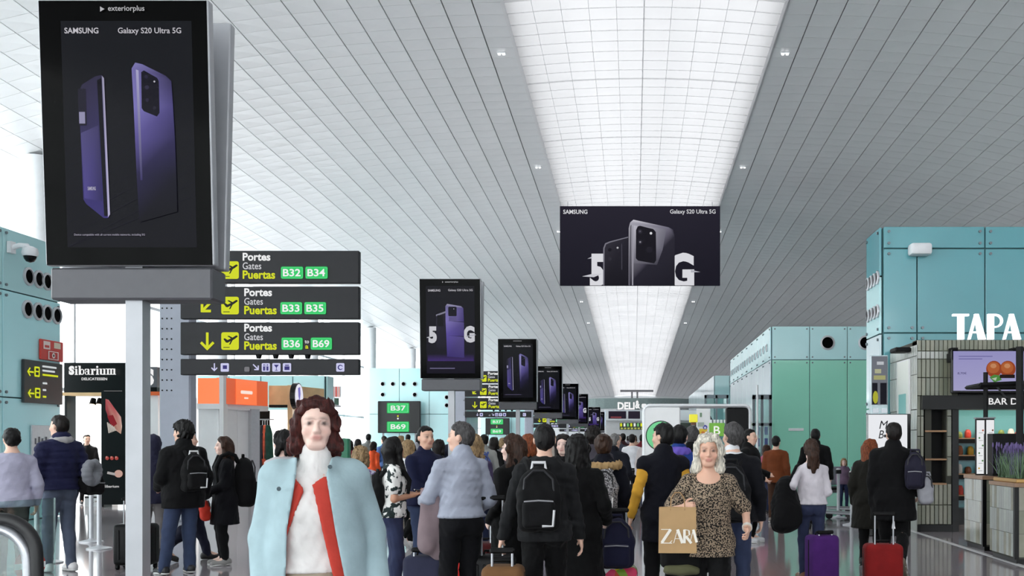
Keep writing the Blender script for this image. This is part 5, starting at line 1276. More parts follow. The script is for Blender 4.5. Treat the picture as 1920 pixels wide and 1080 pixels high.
class Person:
    def __init__(s, label, px, d, top, rz, sex='m', build=1.0, skin='light', hair='dark', style='short', clothes=(), shoes=(30, 30, 32), lh=None, rh=None, lf=(.105, 0), rf=(-.105, 0), lift=(0, 0), lean=0, head=0, nod=0, res=None, group='travellers in the concourse', le=None, re=None, curl=(.5, .5), pn=(None, None), hdrop=0, H=None, detail=True, hs=None, shz=0):
        s.hs = hs or HS
        s.d = d; s.H = H or (CZ+(HY-top)*d/F); s.k = s.H/1.76; s.sex = sex; s.X = wx(px, d)
        s.rz = math.radians(rz)+math.atan2(-s.X, d)      # turned as seen from the viewpoint
        s.root = thing('person', label, 'person', (s.X, d, 0), s.rz, group); s.style = style
        s.res = res or (.0104 if d < 10 else .0126 if d < 13.5 else .0165 if d < 20 else .022)
        s.P = dict(MP if sex == 'm' else FP); s.P['a'] = [x*build for x in s.P['a']]; s.P['b'] = [x*(build*.7+.3 if build < 1 else build*1.06-.06) for x in s.P['b']]
        s.build = build; s.seed = int(px*7+d*13) % 9999
        # torso lean: rotate about the hips
        L = math.radians(lean); c, sn = math.cos(L), math.sin(L); s.hz = .92-hdrop
        def fwd(p): y, z = p[1], p[2]-.92; return Vector((p[0], y*c-z*sn, .92+y*sn+z*c-hdrop))
        def inv(X, Y, Z):
            Z_ = Z+hdrop; y, z = Y, Z_-.92; return X, y*c+z*sn, .92-y*sn+z*c
        s.fwd, s.inv = fwd, inv
        sw = (.178 if sex == 'm' else .158)*(.6+.4*build); s.sw = sw
        s.sho = [fwd((sw, .008, 1.385+shz)), fwd((-sw, .008, 1.385+shz))]
        la = .285; fa_ = .25
        s.wr, s.el = [], []
        for i, (t, hint) in enumerate(((lh, le), (rh, re))):
            sg = 1 if i == 0 else -1
            if t is None: t = (sg*(sw+.075), -.03, .885)
            e, w_ = ik(s.sho[i], t, la, fa_, hint or (sg*.35, 1, -.1)); s.el.append(e); s.wr.append(w_)
        s.hip = [Vector((.088, .005, s.hz)), Vector((-.088, .005, s.hz))]
        s.kn, s.an, s.toe, s.heel = [], [], [], []
        for i, (ft, lf_) in enumerate(((lf, lift[0]), (rf, lift[1]))):
            a = Vector((ft[0], ft[1]+.0, .085+lf_*.5)); k_, a = ik(s.hip[i], a, .425, .415, (ft[0]*.15, -1, 0)); s.kn.append(k_); s.an.append(a)
            out = .12*(1 if i == 0 else -1)
            if lf_: s.toe.append(Vector((a.x+out*.3, a.y-.13, .035+lf_*.05))); s.heel.append(Vector((a.x, a.y+.06, a.z-.04)))
            else: s.toe.append(Vector((a.x+out*.2, a.y-.165, .033))); s.heel.append(Vector((a.x, a.y+.045, .042)))
        s.hc = fwd((0, -.012, 1.757-.116*s.hs)); s.HR = rotz(math.radians(head))@rotx(math.radians(nod))
        s.curl = curl; s.pn = pn
        s.skin = np.array(S(*SKIN[skin])); s.detail = detail
        s.body(); s.hair(HAIRC[hair], hair)
        for c_ in clothes: s.wear(**c_)
        s.shoes(shoes)
    # --- coordinates helpers
    def hp(s, x, y, z): v = s.HR@np.array((x, y, z))*s.hs; return (s.hc[0]+v[0], s.hc[1]+v[1], s.hc[2]+v[2])
    def world(s, p): return Matrix.LocRotScale(Vector((s.X, s.d, 0)), Matrix.Rotation(s.rz, 3, 'Z').to_quaternion(), None)@(Vector(p)*s.k)
    def child(s, name, fld, m, cols=None):
        V, Q = fld.mesh()
        if not len(V): return None
        me = np_mesh(name, V*s.k, Q, m, cols(V) if cols else None); return link(name, me, s.root)
    def limits(s, pad=.1):
        P = s.sho+s.el+s.wr+s.hip+s.kn+s.an+s.toe+s.heel; lo = np.min([list(p) for p in P], 0)-.12-pad; hi = np.max([list(p) for p in P], 0)+.12+pad
        hi[2] = max(hi[2], s.hc[2]+.16); lo[2] = -.02
        lo[0] = min(lo[0], -.3); hi[0] = max(hi[0], .3); lo[1] = min(lo[1], -.25, s.hc[1]-.2); hi[1] = max(hi[1], .25, s.hc[1]+.2); return lo, hi
    def arms(s, f, r=(.045, .040, .029), infl=0, upto=1.0, k=.03):
        q = (.62 if s.sex == 'f' else .72)+.28*s.build
        for i in (0, 1):
            f.rc(s.sho[i], s.el[i], r[0]*q+infl, r[1]*q+infl*.9, k)
            if upto > 0: f.rc(s.el[i], s.el[i]+(s.wr[i]-s.el[i])*upto, r[1]*q+infl*.9, r[1]*q+(r[2]-r[1]*q)*upto+infl*.8, .02)
    def legs(s, f, infl=0, upto=1.0, flare=0, k=.03):
        q = .6+.4*s.build
        for i in (0, 1):
            f.rc(s.hip[i], s.kn[i], .083*q+infl, .056*q+infl, k); e = s.kn[i]+(s.an[i]-s.kn[i])*(upto*1.05 if infl else 1)
            f.rc(s.kn[i], e, .055*q+infl, .036+infl*1.2+flare, .02)
            m_ = s.kn[i]+(s.an[i]-s.kn[i])*.3; f.ell((m_.x, m_.y+.016, m_.z), (.045*q+infl, .05*q+infl, .11), None, .02)
            f.ell((s.hip[i].x*.95, s.hip[i].y+.045, s.hip[i].z-.03), (.082*q+infl, .085*q+infl, .09), None, .03)
    def body(s):
        lo, hi = s.limits(); P = s.P; fine = [(s.hc[2]-.16, s.hc[2]+.2)]
        if s.d < 13.5:
            for i in (0, 1):
                w_ = s.wr[i]; dv = (w_-s.el[i]).normalized(); z2 = w_.z+dv.z*.2; fine.append((min(w_.z, z2)-.05, max(w_.z, z2)+.05))
        f = Field(lo, hi, s.res, dz=3.0, fine=fine)
        f.prof(P['zs'], P['a'], P['b'], P['yo'], s.inv, 0)
        for i in (0, 1): f.rc(s.fwd((0, .012, 1.435)), s.sho[i], .046, .046, .05)
        n0 = s.fwd((0, .015, 1.45)); f.rc(n0, s.hp(0, .012, -.06), .058 if s.sex == 'm' else .048, .052 if s.sex == 'm' else .044, .03)
        s.arms(f); s.legs(f)
        for i in (0, 1): f.rc(s.an[i], s.toe[i], .036, .026, .02); f.rc(s.heel[i], s.an[i], .032, .034, .02)
        # head
        g = .96 if s.sex == 'f' else 1.0; f.rs = s.hs
        f.ell(s.hp(0, .012, .03), (.075*g, .094*g, .086), s.HR, .02); f.ell(s.hp(0, -.022, -.035), (.06*g, .068*g, .078), s.HR, .035); f.rc(s.hp(-.022, -.062, -.09), s.hp(.022, -.062, -.09), .02, .02, .03)
        if s.detail:
            f.rc(s.hp(0, -.088, .012), s.hp(0, -.104, -.026), .008, .012, .014); f.rc(s.hp(-.012, -.096, -.031), s.hp(.012, -.096, -.031), .0085, .0085, .01)
            for sg in (-1, 1):
                f.ell(s.hp(sg*.033, -.097, .008), (.019, .014, .012), s.HR, .014, 'sub'); f.ell(s.hp(sg*.032, -.079, .008), (.0135, .0125, .011), s.HR, .004)
                f.rc(s.hp(sg*.014, -.093, .026), s.hp(sg*.05, -.076, .027), .005, .004, .012); f.ell(s.hp(sg*.045, -.062, -.03), (.02, .018, .02), s.HR, .025)
            f.rc(s.hp(-.017, -.087, -.055), s.hp(.017, -.087, -.055), .0085, .0085, .008); f.rc(s.hp(-.013, -.085, -.066), s.hp(.013, -.085, -.066), .009, .009, .006)
        for sg in (-1, 1): f.ell(s.hp(sg*.076*g, .014, -.004), (.011, .02, .031), s.HR@rotz(sg*-.35), .008)
        f.rs = 1.0
        for i in (0, 1): s.hand(f, i)
        V = None
        R = s.HR; hc = np.array(s.hc); sk = s.skin
        def cols(V):
            C_ = np.tile(sk, (len(V), 1)); q = (V-hc)@R/s.hs
            x, y, z = q[:, 0], q[:, 1], q[:, 2]; front = (y < -.05)
            def mix(m, c, a): a = (m*a)[:, None]; C_[:, :3] = C_[:, :3]*(1-a)+np.array(S(*c)[:3])*a
            lips = front*np.clip(1.4-np.hypot(x/.026, (z+.06)/.013), 0, 1); mix(lips, (176, 98, 92), .8)
            for sg in (-1, 1):
                mix(front*np.clip(1.5-np.hypot((x-sg*.033)/.019, (z-.008)/.010), 0, 1), (110, 86, 78), .6)
                mix(front*np.clip(1.6-np.hypot((x-sg*.033)/.007, (z-.008)/.007), 0, 1), (36, 26, 24), .9)
                mix(front*np.clip(1.5-np.hypot((x-sg*.034)/.023, (z-.031)/.009), 0, 1), (84, 62, 52), .42)
                mix(front*np.clip(1.3-np.hypot((x-sg*.045)/.026, (z+.032)/.022), 0, 1), (216, 136, 120), .25)
            return C_
        s.child('body', f, M_SKIN, cols)
    def hand(s, f, i):
        sg = 1 if i == 0 else -1
        w_ = np.array(s.wr[i]); dv = np.array(s.wr[i]-s.el[i]); dv /= np.linalg.norm(dv)
        pn = s.pn[i]; pn = np.array(pn if pn is not None else (-sg, 0.0, 0.0), float); pn -= dv*(pn@dv); pn /= np.linalg.norm(pn)+1e-9
        th = np.cross(pn, dv)*sg                          # thumb side
        th = -th if th@np.array((0, -1, .3)) < 0 and s.pn[i] is None else th
        q = .92 if s.sex == 'f' else 1.0; c = w_+dv*.045*q
        Rm = np.stack([th, pn, dv], 1); f.ell(c+dv*.005, (.041*q, .017*q, .055*q), Rm, .012)
        f.rc(w_-dv*.02, w_+dv*.02, .027*q, .026*q, .015)
        cu = s.curl[i]; s.grip = getattr(s, 'grip', {}); s.grip[i] = c+dv*.05+pn*.035
        for j, (o_, L) in enumerate(((.030, .068), (.0105, .076), (-.0095, .07), (-.028, .055))):
            p = w_+dv*.088*q+th*o_*q; ang = 0
            for m_, fr in enumerate((.45, .32, .25)):
                ang += cu*(.55 if m_ == 0 else .95); dd = dv*math.cos(ang)+pn*math.sin(ang); p2 = p+dd*L*fr*q*1.12
                f.rc(p, p2, (.0095-.0008*m_)*q, (.0088-.0008*m_)*q, .004); p = p2
        p = w_+dv*.028*q+th*.03*q; d1 = dv*.62+th*.7+pn*.3; d1 /= np.linalg.norm(d1); p2 = p+d1*.042*q; f.rc(p-d1*.01, p2, .0125*q, .0105*q, .012)
        d2_ = d1*.55+dv*.6+pn*(.35+.5*cu); d2_ /= np.linalg.norm(d2_); f.rc(p2, p2+d2_*.034*q, .0105*q, .0085*q, .004)
    def hair(s, rgb, nm):
        st = s.style
        if st == 'none': return
        res = min(s.res, .0115) if s.d < 14 else s.res
        hc = s.hc; f = Field((hc[0]-.24, hc[1]-.24, hc[2]-.66), (hc[0]+.24, hc[1]+.28, hc[2]+.2), res); R = s.HR; f.rs = s.hs
        vol = dict(short=.011, crop=.006, long=.014, wavy=.018, curly=.016, shag=.016, bushy=.026, bob=.022, bun=.014, pony=.014, hood=.01, bald=.004).get(st, .012)
        f.ell(s.hp(0, .014, .034), (.076+vol, .096+vol, .088+vol), R, 0)
        f.ell(s.hp(0, .045, -.01), (.066+vol*.8, .058+vol*.8, .075+vol*.5), R, .03)
        def toq(X, Y, Z):
            x, y, z = (X-hc[0])/s.hs, (Y-hc[1])/s.hs, (Z-hc[2])/s.hs
            return (R[0][0]*x+R[1][0]*y+R[2][0]*z, R[0][1]*x+R[1][1]*y+R[2][1]*z, R[0][2]*x+R[1][2]*y+R[2][2]*z)
        low = -.055 if st in ('short', 'crop', 'bald', 'hood', 'bushy') else -.075
        def face(X, Y, Z):
            x, y, z = toq(X, Y, Z)
            fr = -(y+.052)*.92-(z-.055)*.55-.25*np.abs(x)*0          # forehead plane: cut in front of it
            side = -(y+.018)                                             # in front of the ears, below the hairline
            a = np.where(z > .055, fr*.8, np.maximum(fr, side*.9)*1.0)
            nape = low-z-.5*np.maximum(0, y-.01)
            ear = .03-np.sqrt((y-.008)**2+(z+.012)**2) if low > -.06 else -1.0
            return np.maximum(np.maximum(np.maximum(fr, np.minimum(side, .06-z)), nape), np.minimum(ear, np.abs(x)-.05))
        f.cut(face)
        sg_ = (-1, 1)
        if st in ('long', 'wavy', 'curly', 'bob', 'shag'):
            ln = dict(long=-.40, wavy=-.26, curly=-.115, bob=-.125, shag=-.19)[st]; w_ = dict(long=.05, wavy=.052, curly=.042, bob=.042, shag=.044)[st]
            for sg in sg_:
                f.rc(s.hp(sg*.074, .01, .03), s.hp(sg*(.084 if st != 'long' else .078), .012, ln*.55-.02), w_*.62, w_*.8, .03)
                f.rc(s.hp(sg*.05, -.02, .105), s.hp(sg*.09, -.012, .0), .022, .024, .03)
                f.rc(s.hp(sg*(.084 if st != 'long' else .078), .012, ln*.55-.02), s.hp(sg*(.09 if st in ('wavy', 'curly', 'bob', 'shag') else .075), .0 if st == 'bob' else .03, ln), w_*.8, w_*.55, .03)
                f.rc(s.hp(sg*.035, .085, 0), s.hp(sg*.045, .085, ln*.9), w_*.95, w_*.75, .03)
            f.rc(s.hp(0, .09, 0), s.hp(0, .095, ln), w_, w_*.75, .03)
        if st == 'pony':
            f.ell(s.hp(0, .11, .05), (.03, .03, .03), R, .02); f.rc(s.hp(0, .12, .05), s.hp(0, .14, -.07), .032, .05, .02); f.rc(s.hp(0, .14, -.07), s.hp(0, .125, -.26), .05, .03, .02)
            for sg in sg_: f.rc(s.hp(sg*.03, .1, -.02), s.hp(sg*.045, .1, -.2), .045, .03, .03)
        if st == 'bun': f.ell(s.hp(0, .085, .085), (.05, .05, .045), R, .015)
        amp = dict(bushy=.009, curly=.008, wavy=.007, long=.004, bob=.006, shag=.007, bun=.005, pony=.006).get(st, .004)
        f.add(wob(amp, 90 if st in ('curly', 'bushy') else 70, s.seed+3, .4))
        if s.res < .013: f.add(wob(amp*.7, 190, s.seed+4, .25))
        if st in ('curly', 'wavy', 'shag'): f.add(wob(amp*.6, 110, s.seed+5, .6))
        s.child('hair', f, hairmat('hair_'+nm, rgb))
    def wear(s, part='top', kind='shirt', rgb=(60, 60, 66), name=None, infl=.014, hem=.9, sleeve=1.0, neck='crew', pat='plain', rgb2=None, flare=0, waist=1.06, hood=False, fold=.0075, quilt=0, legs_to=1.0, open_=None, rough=.85, label=None, belly=0, collar=True):
        m = cloth('cloth_%s_%d_%d_%d%s' % (pat, *rgb, '' if not quilt else 'q'), rgb, rough, pat, rgb2)
        lo, hi = s.limits(.05); P = s.P
        if part == 'top':
            f = Field((lo[0], lo[1], min(hem-.05, min(w_[2] for w_ in s.wr)-.05)), (hi[0], hi[1], s.fwd((0, 0, 1.64))[2]), s.res, dz=1.6 if not quilt else 1.0)
            zs = list(P['zs']); a = list(P['a']); b = list(P['b']); yo = list(P['yo'])
            zs[0] = .9 if hem >= .9 else .9; a = [x+infl for x in a]; b = [x+infl for x in b]
            # loosen the waist
            for i, z in enumerate(zs):
                if .95 < z < 1.3: a[i] = max(a[i], a[2]*.9+.012); b[i] = max(b[i], b[2]*.92+.008)+belly*max(0, 1-abs(z-1.08)/.2)
            a = [x+(.016 if z < 1.02 else 0) for x, z in zip(a, zs)]; b = [x+(.02 if z < 1.02 else 0) for x, z in zip(b, zs)]
            a[0] = a[1] = max(a[1], a[2]); b[0] = b[1] = max(b[1], b[2])
            if hem < .9: zs = [hem-.02]+zs; a = [a[0]+flare]+a; b = [b[0]+flare]+b; yo = [yo[0]]+yo
            top = dict(crew=1.475, turtle=1.47, scoop=1.40, collar=1.49, vneck=1.46)[neck]
            zs2 = [z for z in zs if z < top]; nn = len(zs2)
            f.prof(zs2+[top], a[:nn]+[float(np.interp(top, zs, a))], b[:nn]+[float(np.interp(top, zs, b))], yo[:nn]+[float(np.interp(top, zs, yo))], s.inv, 0)
            for i in (0, 1):
                nb_ = s.fwd((0, .015, 1.43)); e_ = nb_.lerp(s.sho[i], .35) if neck == 'scoop' else nb_
                f.rc(e_, s.sho[i], .042+infl*.8, .044+infl*.9, .05)
                if hem < 1.02:
                    qb = .6+.4*s.build; f.ell((s.hip[i].x*.95, s.hip[i].y+.045, s.hip[i].z-.03), (.082*qb+infl+.022, .085*qb+infl+.022, .1), None, .03); f.ell((s.hip[i].x, s.hip[i].y, s.hip[i].z), (.09*qb+infl+.014, .095*qb+infl+.014, .12), None, .03)
            if sleeve > 0:
                if sleeve <= .5:
                    q = (.62 if s.sex == 'f' else .72)+.28*s.build
                    for i in (0, 1): f.rc(s.sho[i], s.sho[i].lerp(s.el[i], sleeve*1.9), .05*q+infl, .046*q+infl*1.3, .03)
                else: s.arms(f, infl=infl, upto=(sleeve-.5)*2*.99+.0)
            if kind in ('jacket', 'coat') and collar: f.rc(s.fwd((0, .03, 1.46)), s.fwd((0, .03, 1.50)), .066+infl*.6, .07+infl*.6, .02)
            if neck == 'turtle': f.rc(s.fwd((0, .012, 1.445)), s.fwd((0, -.002, 1.525)), .088, .071, .015); f.add(lambda X, Y, Z: np.where(Z > 1.44, .0015*np.sin(np.arctan2(Y, X)*26), 0.0))
            if neck == 'collar': f.rc(s.fwd((0, .012, 1.45)), s.fwd((0, .01, 1.512)), .08, .069, .008)
            if hood: f.ell(s.fwd((0, .095, 1.44)), (.12, .06, .075), None, .03); f.rc(s.fwd((-.09, .03, 1.47)), s.fwd((.09, .03, 1.47)), .04, .04, .03)
            if fold: f.add(wob(fold*.45, 18, s.seed+11, .7)); f.add(wob(fold*.42, 48, s.seed+12, 1.3)); f.add(wob(fold*.25, 95, s.seed+13, 1.0))
            if quilt: f.add(lambda X, Y, Z: -np.abs(np.sin(Z*math.pi/quilt))*.011+.004)
            if neck == 'scoop': f.ell(s.fwd((0, -.09, 1.45)), (.115, .09, .075), None, .01, 'sub')
            if neck == 'vneck': f.ell(s.fwd((0, -.12, 1.45)), (.05, .09, .1), None, .01, 'sub')
            if open_: f.cut(lambda X, Y, Z: np.where(Y < 0, open_-np.abs(X), -.1))
            hz = hem; dz = s.hz-.92
            f.cut(lambda X, Y, Z: (hz+dz)-Z)
        elif part == 'trousers':
            f = Field((lo[0], lo[1], -.02), (hi[0], hi[1], s.hz+.3), s.res*1.12, dz=2.0)
            zs = P['zs'][:5]; f.prof(zs, [x+infl*.8 for x in P['a'][:5]], [x+infl*.8 for x in P['b'][:5]], P['yo'][:5], s.inv, 0)
            s.legs(f, infl, legs_to, flare)
            if fold: f.add(wob(fold*.5, 20, s.seed+21, 1.0)); f.add(wob(fold*.45, 52, s.seed+22, 1.5)); f.add(wob(fold*.25, 100, s.seed+23, 1.0))
            wz_ = waist+s.hz-.92; f.cut(lambda X, Y, Z: np.maximum(Z-wz_, .03-Z))
        elif part == 'skirt':
            f = Field((lo[0], lo[1], hem-.05), (hi[0], hi[1], s.hz+.3), s.res)
            f.prof([hem, .75, .9, 1.0, 1.1], [.2+flare, .19, .185, .165, .14], [.16+flare, .15, .14, .125, .11], [0.01]*5, s.inv, 0)
            if fold: f.add(wob(fold, 30, s.seed+23, .1))
        elif part == 'scarf':
            f = Field((-.25, -.25, 1.3), (.25, .3, 1.65), s.res)
            for k in range(12):
                a0, a1 = 2*math.pi*k/12, 2*math.pi*(k+1)/12
                f.rc(s.fwd((.08*math.cos(a0), .02+.085*math.sin(a0), 1.475+.012*math.sin(a0))), s.fwd((.08*math.cos(a1), .02+.085*math.sin(a1), 1.475+.012*math.sin(a1))), infl+.03, infl+.03, .02)
            f.add(wob(.006, 50, s.seed+31))
        elif part == 'fur':
            f = Field((-.3, -.25, 1.25), (.3, .35, 1.65), s.res)
            for k in range(14):
                a0, a1 = math.pi*(-.25+1.5*k/14), math.pi*(-.25+1.5*(k+1)/14)
                f.rc(s.fwd((.165*math.cos(a0), .06+.13*math.sin(a0), 1.45-.01*math.sin(a0))), s.fwd((.165*math.cos(a1), .06+.13*math.sin(a1), 1.45-.01*math.sin(a1))), .034, .034, .02)
            f.add(wob(.008, 90, s.seed+33)); f.add(wob(.006, 160, s.seed+34))
        elif part == 'hood':
            f = Field((s.hc[0]-.25, s.hc[1]-.25, s.hc[2]-.35), (s.hc[0]+.25, s.hc[1]+.3, s.hc[2]+.25), s.res)
            f.ell(s.hp(0, .03, .02), (.115, .13, .14), s.HR, 0); f.rc(s.hp(0, .05, -.05), s.fwd((0, .04, 1.46)), .1, .11, .05)
            f.ell(s.hp(0, -.12, -.02), (.08, .09, .11), s.HR, .02, 'sub'); f.add(wob(.006, 36, s.seed+41))
        o = s.child(name or dict(top=kind, trousers='trousers', skirt='skirt', scarf='scarf', fur='fur_trim', hood='hood')[part], f, m)
        if o and label: o['label'] = label
        return o
    def shoes(s, rgb):
        m = mat('shoe_%d_%d_%d' % rgb, rgb, .5, vary=.1, bump=.1); ms = mat('shoe_sole_%s' % ('w' if sum(rgb) > 80 else 'd'), (210, 210, 208) if sum(rgb) > 80 else (40, 38, 38), .6)
        for i in (0, 1):
            t, h, a = s.toe[i], s.heel[i], s.an[i]
            lo = np.min([list(t), list(h), list(a)], 0)-.08; hi = np.max([list(t), list(h), list(a)], 0)+.08
            f = Field(lo, hi, max(s.res, .017)); f.rc(h, t, .043, .038, .0); f.rc(a-Vector((0, 0, .02)), h.lerp(t, .3), .045, .04, .03); f.rc(h+Vector((0, 0, .02)), a, .04, .043, .02)
            zl_ = min(h.z, t.z)-.03; fl_ = abs(h.z-t.z) < .03
            if fl_: f.cut(lambda X, Y, Z: zl_-Z)
            o = s.child('shoe', f, m)
            f2 = Field(lo, hi, max(s.res, .017)); f2.rc(h-Vector((0, 0, .018)), t-Vector((0, 0, .014)), .046, .041, 0)
            up = .012
            def plane(X, Y, Z):
                tt = np.clip((Y-h.y)/(t.y-h.y+1e-6), -.2, 1.2); base = h.z+(t.z-h.z)*tt
                return np.maximum(Z-(base-.012), (base-.036)-Z)
            f2.cut(plane)
            V, Q = f2.mesh()
            if o and len(V): link('sole', np_mesh('sole', V*s.k, Q, ms), o)

# ------------------------------------------------------------------ bags and cases
def soft_bag(label, loc, rz, size, rgb, strap=True, pat='plain', rgb2=None, pocket=True, tilt=0, trim=None, rough=.8, res=.011, name='backpack', cat='backpack', strap_gap=.2):
    w_, dp, h = size; o_ = thing(name, label, cat, loc, rz); o_.rotation_euler = (tilt, 0, rz)
    m = cloth('bag_%s_%d_%d_%d' % (pat, *rgb), rgb, rough, pat, rgb2); f = Field((-w_/2-.08, -.1, -.06), (w_/2+.08, dp+.14, h+.08), res)
    f.rbx((0, dp/2, h*.34), (w_/2, dp/2, h*.34), min(w_, dp, h)*.36, None, 0); f.ell((0, dp*.46, h*.58), (w_*.48, dp*.5, h*.42), None, .05)
    f.add(wob(.005, 30, int(w_*999)))
    V, Q = f.mesh(); link('bag_body', np_mesh('bag_body', V, Q, m), o_)
    if pocket:
        f = Field((-w_/2-.05, -.1, -.05), (w_/2+.05, dp+.14, h), res); f.rbx((0, dp+.005, h*.28), (w_*.38, .045, h*.22), .04, None, 0); f.add(wob(.003, 40, 7))
        V, Q = f.mesh(); pk = link('front_pocket', np_mesh('front_pocket', V, Q, m), o_)
        b = MB(); b.tube([(-w_*.34, dp+.045, h*.47), (0, dp+.05, h*.485), (w_*.34, dp+.045, h*.47)], .006, 6); obj('zip', b, mat('zip_grey', (150, 150, 154), .4, .3), pk, smooth=True)
    b = MB(); b.tube([(-w_*.36, dp*.9, h*.55), (-w_*.33, dp*.92, h*.8), (-w_*.12, dp*.85, h*.93), (w_*.12, dp*.85, h*.93), (w_*.33, dp*.92, h*.8), (w_*.36, dp*.9, h*.55)], .009, 6); obj('main_zip', b, mat('zip_dark', (34, 34, 38), .5), o_, smooth=True)
    b = MB(); b.tube([(-.05, dp*.4, h*.95), (-.045, dp*.4, h*1.05), (.045, dp*.4, h*1.05), (.05, dp*.4, h*.95)], .012, 8); obj('grab_handle', b, m if trim is None else mat('trim_%d_%d_%d' % trim, trim, .5), o_, smooth=True)
    if strap:
        for sg in (-1, 1):
            b = MB(); g = strap_gap
            b.tube([(sg*.055, .05, h*.86), (sg*.08, -.01, h*1.04), (sg*.1, -.09, h*1.09), (sg*(g*.5+.005), -.18, h*1.02), (sg*(g*.5+.01), -.235, h*.8), (sg*(g*.5+.02), -.22, h*.5)], [.02, .024, .026, .026, .024, .016], 8); b.tube([(sg*w_*.4, .03, h*.1), (sg*(w_*.45), -.06, h*.25)], .012, 6); obj('strap', b, m, o_, smooth=True)
    if trim:
        b = MB(); b.tube([(-w_*.08, dp+.05, h*.1), (-w_*.33, dp+.05, h*.1), (-w_*.36, dp+.045, h*.34)], .009, 5); obj('reflective_trim', b, mat('trim_%d_%d_%d' % trim, trim, .5), o_)
    return o_
def suitcase(label, px, d, size, rgb, rz=0, handle=.45, pat='plain', rgb2=None, tilt=0, hard=True, x=None):
    w_, dp, h = size; o_ = thing('suitcase', label, 'suitcase', (wx(px, d) if x is None else x, d, 0), math.radians(rz), 'wheeled suitcases'); o_.rotation_euler = (tilt, 0, math.radians(rz))
    m = cloth('case_%s_%d_%d_%d' % (pat, *rgb), rgb, .45 if hard else .8, pat, rgb2); z0 = .05
    b = MB(); b.rbox(-w_/2, -dp/2, z0, w_/2, dp/2, z0+h, .05, 3); sh_ = obj('shell', b, m, o_, smooth=True)
    if hard:
        for k in range(5):
            xx = -w_*.32+k*w_*.16; b = MB(); b.rbox(xx-.012, -dp/2-.008, z0+.07, xx+.012, dp/2+.008, z0+h-.07, .006, 1); obj('rib', b, m, sh_)
    else:
        b = MB(); b.rbox(-w_*.4, -dp/2-.03, z0+.06, w_*.4, -dp/2+.01, z0+h*.55, .02, 2); obj('front_pocket', b, m, sh_, smooth=True)
    b = MB(); b.box(-w_/2-.003, -.008, z0+.05, w_/2+.003, .008, z0+h-.05); obj('zip_seam', b, M_MATTE, o_)
    for sg in (-1, 1):
        b = MB(); b.cyl((sg*w_*.24, dp*.3, z0+h-.02), (sg*w_*.24, dp*.3, z0+h+handle), .009, n=8); obj('handle_tube', b, M_STEEL, o_, smooth=True)
        for yy in (-1, 1):
            b = MB(); b.cyl((sg*w_*.4-.015, yy*dp*.32, .03), (sg*w_*.4+.015, yy*dp*.32, .03), .03, n=12); b.box(sg*w_*.4-.02, yy*dp*.32-.015, .03, sg*w_*.4+.02, yy*dp*.32+.015, z0+.02); obj('wheel', b, M_MATTE, o_)
    b = MB(); b.rbox(-w_*.3, dp*.3-.02, z0+h+handle-.02, w_*.3, dp*.3+.02, z0+h+handle+.02, .012, 1); obj('grip', b, M_MATTE, o_)
    b = MB(); b.tube([(-.08, 0, z0+h), (-.07, 0, z0+h+.03), (.07, 0, z0+h+.03), (.08, 0, z0+h)], .011, 6); obj('carry_handle', b, M_MATTE, o_, smooth=True)
    return o_
# ------------------------------------------------------------------ the people, nearest first
def jk(rgb, **k): return dict(dict(part='top', kind='jacket', rgb=rgb, infl=.024, hem=.86), **k)
def coat(rgb, **k): return dict(dict(part='top', kind='coat', rgb=rgb, infl=.03, hem=.55, flare=.03), **k)
def tee(rgb, **k): return dict(dict(part='top', kind='shirt', rgb=rgb, infl=.014, hem=.9), **k)
def tr(rgb, **k): return dict(dict(part='trousers', rgb=rgb, infl=.014), **k)
JEAN, DJEAN, BLK, NAVY = (52, 62, 88), (40, 48, 76), (18, 18, 20), (26, 28, 44)

# woman in the open pale blue coat
W9 = Person('woman in an open pale blue coat, white turtleneck and red lining, walking to the camera', 592, 4.5, 753, 2, 'f', 1.0, 'fair', 'chestnut', 'curly', (dict(part='top', kind='sweater', rgb=(234, 231, 228), infl=.008, hem=.99, neck='turtle', sleeve=0), tr((168, 156, 138), infl=.014)), (60, 50, 46), hs=.96, shz=.028, lh=(.27, -.03, .92), rh=(-.205, -.05, .92), rf=(-.09, .2), lf=(.09, -.15), lift=(0, .1), res=.0075, curl=(.5, .5), nod=-4)
s = W9; P = s.P; K = s.k
def lerpz(pts): zs_ = [p[0]/K for p in pts][::-1]; xs_ = [p[1]/K for p in pts][::-1]; return lambda Z: np.interp(Z, zs_, xs_)
xl = lerpz([(1.50, -.07), (1.47, -.078), (1.376, -.086), (1.16, -.122), (.94, -.128), (.5, -.14)]); xr = lerpz([(1.50, .07), (1.47, .066), (1.39, .038), (1.15, .075), (.94, .115), (.5, .14)])
ll = lerpz([(1.40, -.09), (1.376, -.088), (1.33, -.05), (1.16, -.112), (1.1, -.13), (.5, -.15)]); lr = lerpz([(1.42, .04), (1.39, .036), (1.35, -.02), (1.15, .022), (.95, .066), (.5, .1)])
